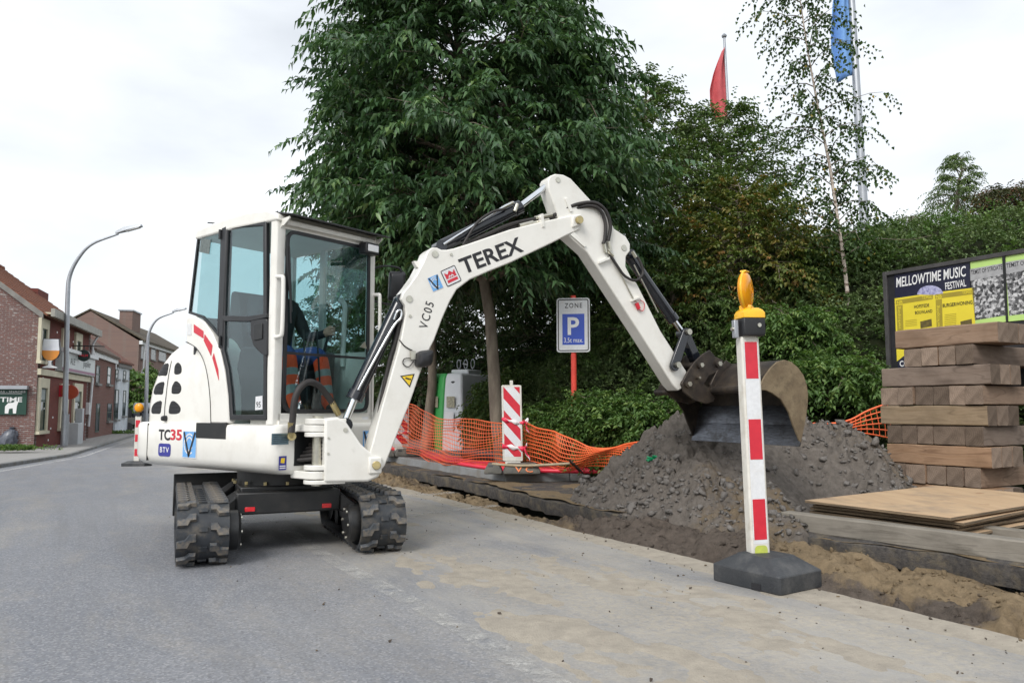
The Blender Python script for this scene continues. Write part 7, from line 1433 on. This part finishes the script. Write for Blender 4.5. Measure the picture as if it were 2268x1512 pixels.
# roof: courses of tiles laid as stepped strips
nc = 17
rfo = MB(); th_ = .05
for side_ in (1, -1):
    for k in range(nc):
        q0, q1 = k / nc, (k + 1) / nc; y0 = (dep / 2 + .25) * (1 - q0); y1 = (dep / 2 + .25) * (1 - q1); z0 = zE - .12 + (zR - zE + .12) * q0; z1 = zE - .12 + (zR - zE + .12) * q1
        yy = lambda y: -dep / 2 + side_ * y
        rfo.hexa([F1(-.12, z0, yy(y0)), F1(L1 + .1, z0, yy(y0)), F1(L1 + .1, z1, yy(y1)), F1(-.12, z1, yy(y1)), F1(-.12, z0 + th_ + .035, yy(y0)), F1(L1 + .1, z0 + th_ + .035, yy(y0)), F1(L1 + .1, z1 + th_, yy(y1)), F1(-.12, z1 + th_, yy(y1))])
roof1 = rfo.build('roof', rf1, PUB)
for k in range(22): a = -.1 + k * (L1 + .2) / 22; MB().tube([F1(a, zR + .03, -dep / 2), F1(a + (L1 + .2) / 22 + .03, zR + .03, -dep / 2)], [.12, .135], 8).build('ridge_tile', rf1, roof1)
vrg = MB().hexa([F1(-.125, zE - .25, .12), F1(-.05, zE - .25, .12), F1(-.05, zR - .12, -dep / 2), F1(-.125, zR - .12, -dep / 2), F1(-.125, zE + .0, .12), F1(-.05, zE + .0, .12), F1(-.05, zR + .1, -dep / 2), F1(-.125, zR + .1, -dep / 2)]).build('verge_board', pm('grey_weathered_board', (0.25, 0.24, 0.22), (0.18, 0.17, 0.16), 4, .8), PUB)
eav = MB().box(F1, (.05, L1 + .1), (zE - .02, zE + .05), (-.2, .36)).build('soffit', cream, PUB); MB().box(F1, (-.02, L1 + .12), (zE - .12, zE + .2), (.36, .5)).build('gutter', pm('grey_gutter', (0.36, 0.35, 0.31), (0.26, 0.25, 0.22), 3, .6), eav)
for k in range(2): MB().cyl(F1(L1 - 2.2 - k * 1.3, zR, -dep / 2), F1(L1 - 2.2 - k * 1.3, zR + .55, -dep / 2), .13, 10).build('chimney_pot', rf1, roof1)
MB().box(F1, (L1 - 1.0, L1 + .9), (zE + .5, zE + 2.1), (-3.6, -2.2)).build('chimney', B1, roof1)
band = MB().box(F1, (0, L1 + .01), (2.92, 3.16), (-.02, .12)).build('stone_band', cream, PUB)
window(F1, PUB, 87, 858, 101, 953, cream, .26, blindf=.3, bar_=.3); window(F1, PUB, 134, 866, 146, 946, cream, .22, blindf=.28, bar_=.3); window(F1, PUB, 163, 866, 177, 943, cream, .25, blindf=.28, bar_=.3)
window(F1, PUB, 90, 726, 101, 798, cream, .26); window(F1, PUB, 138, 742, 147, 806, cream, .2); window(F1, PUB, 167, 754, 176, 808, cream, .25)
db = MB(); rg2 = random.Random(9)
for k in range(46): a = rg2.uniform(.3, L1 - .3); z = rg2.uniform(.25, zE - .5); db.box(F1, (a - .055, a + .055), (z - .04, z + .04), (.001, .02))
tag(db.build('white_stone_inlay', M['white_ink'], PUB), kind='stuff')
a0, z0 = fpt(F1, 120, 850); MB().box(F1, (a0, L1 - .05), (3.2, 4.05), (-.02, .28)).build('light_box_sign', pm('light_box_white', (0.52, 0.56, 0.56), (0.46, 0.5, 0.5), 3, .4), PUB, bevel=.02)
MB().box(F1, (a0 - .05, L1), (4.05, 4.2), (-.02, .42)).build('sign_canopy', white_t, PUB); MB().box(F1, (a0, L1 - .05), (3.24, 3.36), (.281, .29)).build('sign_stripe', pm('mauve_stripe', (0.28, 0.12, 0.2)), PUB)
lettering(MB(), 'Jupiler', Fr(F1(a0 + (L1 - a0) * .58, 3.48, .285), D1, (0, 0, 1), n1), width=1.7, height=.42).build('lettering', M['ink'], PUB, fix=False); lettering(MB(), 'ALE', Fr(F1(a0 + (L1 - a0) * .2, 3.55, .285), D1, (0, 0, 1), n1), width=.9, height=.28).build('lettering', M['ink'], PUB, fix=False)
MB().tube([F1(L1 - .12, zE - .1, .36), F1(L1 - .12, zE - .5, .15), F1(L1 - .12, 3.3, .12), F1(L1 - .1, 3.1, .2), F1(L1 - .1, .7, .12)], .06, 8).build('downpipe', white_t, PUB, smooth=50); MB().box(F1, (L1 - .35, L1 - .05), (1.3, 1.9), (.0, .16)).build('meter_box', white_t, PUB)
# gable sign board
GF1 = Fr(F1(-.02, 0, 0), n1, (0, 0, 1), -D1)
def gpt(u, v): a, z, _ = GF1.inv(on_plane(u, v, GF1.o, D1)); return a, z
g0, gz0 = gpt(58, 918); _, gz1 = gpt(58, 862); sgw = 4.2
sb_ = MB().box(GF1, (g0 - sgw, g0), (gz0, gz1), (0, .06)).build('wall_sign', pm('dark_green_sign', (0.012, 0.06, 0.04), (0.01, 0.05, 0.035), 2, .5), PUB); MB().box(GF1, (g0 - sgw - .05, g0 + .05), (gz1, gz1 + .14), (0, .3)).build('sign_canopy', M['galv'], PUB)
hh = gz1 - gz0; xr_ = g0 - .22
TT = TXT['TIME']; tl_, tr_2 = gpt(1, 890)[0], gpt(50, 890)[0]; lettering(MB(), 'TIME', Fr(GF1(tl_, gz0 + hh * .50, .065), n1, (0, 0, 1), -D1), width=tr_2 - tl_, height=hh * .19).build('lettering', M['white_ink'], sb_, fix=False); lettering(MB(), 'TERRAS - SNACKS', Fr(GF1(gpt(-24, 890)[0], gz0 + hh * .87, .065), n1, (0, 0, 1), -D1), width=gpt(56, 890)[0] - gpt(-24, 890)[0], height=hh * .075).build('lettering', M['white_ink'], sb_, fix=False)
strokes(MB(), Fr(GF1(xr_ - 1.8, gz0 + hh * .83, .065), n1, (0, 0, 1), -D1), [[(0, 0), (1.85, 0)]], .02, .002).build('sign_line', M['white_ink'], sb_, fix=False)
flat(MB(), Fr(GF1(gpt(13, 890)[0], gz0 + hh * .05, .065), n1, (0, 0, 1), -D1), [(0, .0), (.12, 0), (.14, .18), (.26, .2), (.28, 0), (.38, 0), (.40, .3), (.44, .44), (.36, .50), (.26, .42), (.1, .4), (0, .28)], .002).build('animal_print', M['white_ink'], sb_, fix=False)
# glass shaped sign, round sign, oval sign
def proj(name, label, u0, v, w_): pass
ga, gz = fpt(F1, 77, 813); gh = fpt(F1, 77, 745)[1] - gz; GS = thing('beer_glass_sign', F1(.25, gz, .6), 'beer glass shaped sign projecting from the pub corner', 'sign'); gfr = Fr(F1(.28, gz, .03), n1, (0, 0, 1), -D1); gw_ = .66
prof_g = [(.0, .02), (.06, .0)]
def half(zq): return np.interp(zq, [0, .04, .10, .2, .27, .35, .5, .65, .8, 1.0], [.42, .40, .10, .08, .14, .36, .5, .5, .46, .42]) * gw_
def gls(z0_, z1_, mat, name, off, shrink=1.0):
    zs2 = np.linspace(z0_, z1_, 12); pts = [(gw_ / 2 + half(z) * shrink, z * gh) for z in zs2] + [(gw_ / 2 - half(z) * shrink, z * gh) for z in zs2[::-1]]; return MB().prism(pts, lambda a, b, c: gfr(a, b, c), -.07 - off, .07 + off).build(name, mat, GS)
gls(0, 1, M['ink'], 'sign_body', 0, 1.04); gls(.01, .26, M['reflex_white'], 'glass_foot', .006, .94); gls(.27, .60, pm('amber_beer_print', (0.72, 0.26, 0.03), (0.6, 0.24, 0.04), 3, .4), 'beer_print', .006, .94); gls(.60, .985, pm('pale_foam_print', (0.58, 0.60, 0.66), (0.7, 0.72, 0.75), 3, .4), 'foam_print', .006, .94)
MB().tube([F1(.28, gz + gh * .7, 0), F1(.28, gz + gh * .7, .3)], .04, 6).build('bracket', BK, GS)
ra, rz = fpt(F1, 160, 787); rr0 = abs(fpt(F1, 160, 774)[1] - rz); RS = thing('round_sign', F1(ra, rz, .7), 'round black pub sign with red lettering hanging from a bracket', 'sign'); rfr = Fr(F1(ra - .1, rz, .5), n1, (0, 0, 1), -D1)
MB().lathe([(0, -.08), (rr0, -.08), (rr0, .08), (0, .08)], rfr, 24).build('disc', pm('black_green_disc', (0.01, 0.03, 0.025), (0.015, 0.025, 0.02), 4, .35), RS, smooth=40); lettering(MB(), 'PALM', Fr(rfr(-rr0 * .68, -rr0 * .2, .085), n1, (0, 0, 1), -D1), width=rr0 * 1.36, height=rr0 * .42).build('lettering', M['red'], RS, fix=False); MB().tube([F1(ra - .1, rz + rr0 + .18, 0), F1(ra - .1, rz + rr0 + .18, 1.35)], .03, 6).build('bracket', BK, RS)
MB().tube([rfr(0, rr0, 0), rfr(0, rr0 + .18, 0)], .02, 6).build('hanger', BK, RS)
oa, oz = fpt(F1, 131, 868); OS = thing('oval_sign', F1(oa, oz, .9), 'orange red oval sign beside the lamp post on the pub', 'sign'); ofr = Fr(F1(oa, oz, .42), n1, (0, 0, 1), -D1); k_ = .82
MB().loft([[ofr(.34 * math.cos(2 * math.pi * j / 22), .31 * math.sin(2 * math.pi * j / 22), c) for j in range(22)] for c in (-.09, .09)]).build('disc', pm('orange_red_sign', (0.42, 0.06, 0.02), (0.36, 0.05, 0.02), 3, .4), OS, smooth=40); MB().box(F1, (oa - .05, oa + .05), (oz - .2, oz + .3), (0, .14)).build('bracket', M['red'], OS)

# ---- next houses down the street
def house(name, label, px0, py0, z0, bearing, px1, eave_v, dep_, rise, wall, roofm, wins, trim=None, fascia=None, overh=.25, fm=None):
    F, L = facade(px0, py0, z0, bearing, px1); ze = fpt(F, px0, eave_v)[1]; H_ = thing(name, F.o, label, 'building', 'houses along the left side of the street')
    MB().box(F, (0, L), (-.3, ze), (-.3, 0)).build('front_wall', wall, H_); g_ = [(0, -.3), (dep_, -.3), (dep_, ze), (dep_ / 2, ze + rise - .08), (0, ze)]
    for x0, x1 in ((0.003, .3), (L - .3, L - .003)): MB().prism(g_, lambda y, z, x: F(x, z, -y), x0, x1).build('gable_wall', wall, H_)
    ro = MB()
    for sd_ in (1, -1): yy = lambda y: -dep_ / 2 + sd_ * y; ro.hexa([F(-.08, ze - .05, yy(dep_ / 2 + overh)), F(L + .08, ze - .05, yy(dep_ / 2 + overh)), F(L + .08, ze + rise, yy(0)), F(-.08, ze + rise, yy(0)), F(-.08, ze + .08, yy(dep_ / 2 + overh)), F(L + .08, ze + .08, yy(dep_ / 2 + overh)), F(L + .08, ze + rise + .13, yy(0)), F(-.08, ze + rise + .13, yy(0))])
    r_o = ro.build('roof', roofm(F), H_)
    if fascia is not None: MB().box(F, (-.05, L - .05), (ze - .3, ze + .02), (.02, overh * .6)).build('fascia', fascia, H_)
    for q in wins: window(F, H_, *q[:4], trim=trim, tw=.08, name=q[4] if len(q) > 4 else 'window', sill=(len(q) <= 4), bar_=.5 if len(q) <= 4 else 0, frame_m=fm)
    return F, L, ze, H_, r_o
bw2 = brick_mat('brown_red_brick', (0.20, 0.085, 0.07), (0.15, 0.07, 0.06), (0.2, 0.16, 0.14), .24, .08, .012, plane=D1, var=.6); grim = lambda F: roof_mat('mossy_grey_tiles', (0.12, 0.105, 0.085), (0.16, 0.105, 0.085), F.x, F.z)
F2, L2, ze2, H2, r2_ = house('brick_house', 'brown brick house with white fascia next to the pub', 194, 973, -.5, R(-19), 252, 772, 7, 2.6, bw2, grim, [(213, 808, 221, 848), (238, 811, 246, 850), (213, 893, 221, 957, 'door'), (238, 893, 247, 931)], fascia=white_t)
MB().box(F2, (L2 - 2.2, L2 + .06), (ze2 + .15, ze2 + .2), (-2, -.2)).build('tile_patch', roof_mat('orange_tile', (0.3, 0.11, 0.07), (0.24, 0.1, 0.07), F2.x, F2.z), r2_)
whw = pm('white_render', (0.62, 0.66, 0.70), (0.5, 0.55, 0.6), 2, .8, dirt=(0.3, 0.27, 0.25), dscale=3, damt=.4)
F3, L3, ze3, H3, r3_ = house('white_house', 'narrow white painted house with arched windows beyond the brick house', 252, 961, -.52, R(-15), 284, 800, 7, 2.6, whw, lambda F: roof_mat('red_grey_tiles', (0.24, 0.10, 0.07), (0.17, 0.09, 0.07), F.x, F.z), [(256, 817, 262, 838), (273, 820, 279, 840), (256, 862, 263, 928), (273, 864, 279, 920)], fascia=pm('dark_fascia', (0.06, 0.05, 0.045)))
bw4 = brick_mat('mauve_brown_brick', (0.24, 0.155, 0.13), (0.2, 0.135, 0.12), (0.22, 0.18, 0.16), .24, .08, .012, plane=D1, var=.4)
F4, L4, ze4, H4, r4_ = house('apartment_house', 'tall brown apartment house with grey roof and brick chimney at the street end', 300, 948, -.55, R(-12), 420, 752, 8, 2.6, bw4, lambda F: roof_mat('grey_brown_tiles', (0.115, 0.10, 0.075), (0.14, 0.115, 0.085), F.x, F.z), [(313, 764, 326, 793), (335, 768, 345, 795), (352, 772, 368, 797), (313, 818, 326, 850), (335, 820, 345, 850), (352, 822, 368, 850)], fascia=white_t, overh=.5, fm=white_t)
MB().box(F4, (3.4, 6.2), (ze4 + .6, ze4 + 3.0), (-2.6, -1.5)).build('chimney', bw4, r4_); MB().box(F4, (3.3, 6.3), (ze4 + 3.0, ze4 + 3.12), (-2.7, -1.4)).build('chimney_cap', M['galv'], r4_)
MB().tube([F4(.7, ze4 - .2, .3), F4(.7, 0, .15)], .08, 8).build('downpipe', white_t, H4)

# ---- street lamps, cabinet, bag, weeds, trailer
def lamp(name, label, base, pts, head, r0):
    t_ = thing(name, base, label, 'street lamp', 'grey street lamps on the left pavement'); P = [base] + pts; path = [base, base.lerp(pts[0], .5)] + catmull(pts, 6)
    n = len(path); MB().tube(path, [r0 * (1 - .6 * i / n) for i in range(n)], 12).build('pole', M['galv'], t_, smooth=60); MB().cyl(base, base + Vector((0, 0, 1.3)), r0 * 1.35, 14).build('pole_base', M['galv'], t_, smooth=40)
    a, b = head; d = (b - a).normalized(); sd2 = d.cross(Vector((0, 0, 1))).normalized(); f_ = Fr(a, d, sd2, sd2.cross(d)); L = (b - a).length
    h_ = MB().loft([[f_(x, y * w_, z * h2) for y, z in ((-1, 0), (1, 0), (.8, 1), (-.8, 1))] for x, w_, h2 in ((-.1, .06, .1), (L * .3, .13, .17), (L, .10, .10))]).build('lamp_head', M['galv'], t_, bevel=.02); MB().box(f_, (L * .35, L * .9), (-.1, .1), (-.02, .01)).build('lamp_glass', M['reflex_white'], h_)
    return t_
lb_ = gp(142, 987, -.4); D_ = lb_.y
lamp('street_lamp', 'near curved grey street lamp in front of the pub', lb_, [dp(146, 830, D_), dp(150, 660, D_), dp(155, 610, D_), (dp(175, 570, D_)), dp(205, 540, D_), dp(262, 518, D_)], (dp(262, 517, D_), dp(315, 502, D_)), .105)
D_ = 52.; lb_ = dp(324, 905, D_); lb_.z = -.5
lamp('street_lamp', 'far curved grey street lamp before the apartment house', lb_, [dp(325, 850, D_), dp(327, 760, D_), dp(333, 730, D_), dp(350, 706, D_), dp(385, 692, D_)], (dp(385, 691, D_), dp(413, 684, D_)), .12)
cb = F1(fpt(F1, 136, 980)[0], 0, .5); cf = Fr(cb, D1, n1 * -1); CA = thing('utility_cabinet', cb, 'pale grey utility cabinet behind the near lamp post', 'utility cabinet'); MB().box(cf, (-.3, .5), (-.2, .2), (0, .95)).build('cabinet', pm('pale_grey_metal', (0.48, 0.50, 0.52), (0.42, 0.44, 0.46), 3, .5), CA, bevel=.02); MB().box(cf, (.65, 1.0), (-.15, .15), (0, 1.6)).build('meter_column', pm('pale_grey_metal2', (0.46, 0.48, 0.50), (0.4, 0.42, 0.44), 3, .5), CA, bevel=.02)
bg_ = gp(12, 990, -.36); m = MB(); sg_ = 20
m.loft([[bg_ + Vector((r_ * math.cos(2 * math.pi * j / sg_) * (1 + .18 * math.sin(j * 2.7 + z * 9)) + z * .28, r_ * .8 * math.sin(2 * math.pi * j / sg_) * (1 + .15 * math.sin(j * 3.1 + z * 7)), z)) for j in range(sg_)] for r_, z in ((.2, 0), (.34, .06), (.36, .25), (.3, .45), (.2, .62), (.06, .70), (.10, .78))])
BG = tag(m.build('rubbish_bag', pm('grey_bin_bag', (0.07, 0.08, 0.10), (0.12, 0.13, 0.16), 6, .3, bump=.5, bscale=9), loc=bg_, smooth=45), 'full grey bin bag leaning on the pub gable wall', 'bin bag')
def weeds(name, label, c, n, rad, L, seed, mat='leaf_vine'):
    rng_ = np.random.default_rng(seed); P = np.array(c) + np.stack([rng_.normal(0, rad, n), rng_.normal(0, rad * .4, n), np.zeros(n)], 1); A = np.stack([rng_.normal(0, .5, n), rng_.normal(0, .5, n), np.ones(n)], 1); p, d, nn = sprays(P, A, L, 6, rng_, hang=-.2); return tag(leaf_cloud(name, M[mat], p, d, nn, L * .45, L * .16, rng_.random(len(p)), bend=.1), label, 'weeds', kind='stuff')
weeds('weeds', 'green weeds round the bin bag', gp(22, 998, -.36), 260, .5, .28, 61); weeds('weeds', 'weeds at the foot of the white house', gp(256, 962, -.5), 120, .8, .35, 62)
tb = gp(285, 957, -.54); TRL = thing('flat_trailer', tb, 'low grey flatbed trailer parked beyond the white house', 'trailer'); tf_ = Fr(tb, (.75, .66, 0), (-.66, .75, 0))
MB().box(tf_, (-.7, 2.4), (-.5, 1.2), (.55, .85)).build('bed', pm('grey_trailer_metal', (0.22, 0.22, 0.20), (0.15, 0.15, 0.14), 3, .6), TRL, bevel=.02); MB().box(tf_, (-.7, 2.4), (-.52, -.46), (.85, 1.05)).build('side_board', pm('grey_brown_boards', (0.24, 0.23, 0.2), (0.17, 0.16, 0.14), 4, .8), TRL, bevel=.01)
for x in (-.2, 1.7):
    for y in (-.45, 1.0): MB().lathe([(0, -.1), (.34, -.1), (.36, 0), (.34, .1), (0, .1)], Fr(tf_(x, y, .36), tf_.x, (0, 0, 1), -tf_.y), 20).build('wheel', M['rubber'], TRL, smooth=40)
MB().box(tf_, (-.72, -.70), (-.4, -.2), (.6, .72)).build('tail_light', M['red_reflex'], TRL); MB().box(tf_, (-.72, -.70), (.9, 1.1), (.6, .72)).build('tail_light', M['red_reflex'], TRL)
lt = tf_(.6, .3, .86); CR = thing('compressor', lt, 'dark site compressor loaded on the flatbed trailer', 'machine'); cfr = Fr(lt, tf_.x, tf_.y); MB().box(cfr, (-.4, 1.2), (-.5, .5), (0, .5)).build('housing', pm('dark_housing', (0.05, 0.06, 0.09), (0.03, 0.03, 0.04), 4, .5), CR, bevel=.06); MB().cyl(cfr(-.2, 0, .9), cfr(1.3, 0, .9), .33, 18).build('tank', M['galv'], CR, smooth=40); MB().lathe([(0, -.12), (.4, -.12), (.42, 0), (.4, .12), (0, .12)], Fr(cfr(-.8, -.2, .45), tf_.x, (0, 0, 1), -tf_.y), 20).build('hose_reel', M['plastic_black'], CR, smooth=40); MB().box(cfr, (.1, .9), (-.2, .3), (.5, .62)).build('tank_cradle', BK, CR)
# beacon far left
fb = dp(308, 905, 19.5); fb.z = zroad(fb.x, fb.y); FBN = thing('warning_beacon', fb, 'far red and white warning post with amber lamp, beside the engine hood', 'warning post'); ff2 = Fr(fb, (1, 0, 0), (0, 1, 0)); foot(ff2, .30, .2, .08, .13, .7, FBN, M['foot_rubber'])
MB().box(ff2, (-.075, .075), (-.03, .03), (.12, 1.25)).build('post', M['post_white'], FBN, bevel=.015)
for k in range(3): MB().box(ff2, (-.055, .055), (-.034, -.0305), (.25 + k * .36, .43 + k * .36)).build('red_band', M['red'], FBN)
MB().box(ff2, (-.05, .05), (-.05, .05), (1.25, 1.33)).build('battery_box', M['plastic_black'], FBN); MB().loft([[ff2(r_ * math.cos(2 * math.pi * j / 20), y, 1.46 + r_ * math.sin(2 * math.pi * j / 20)) for j in range(20)] for r_, y in ((.02, -.06), (.08, -.05), (.115, -.02), (.115, .02), (.08, .05), (.02, .06))]).build('amber_lens', M['amber'], FBN, smooth=50)
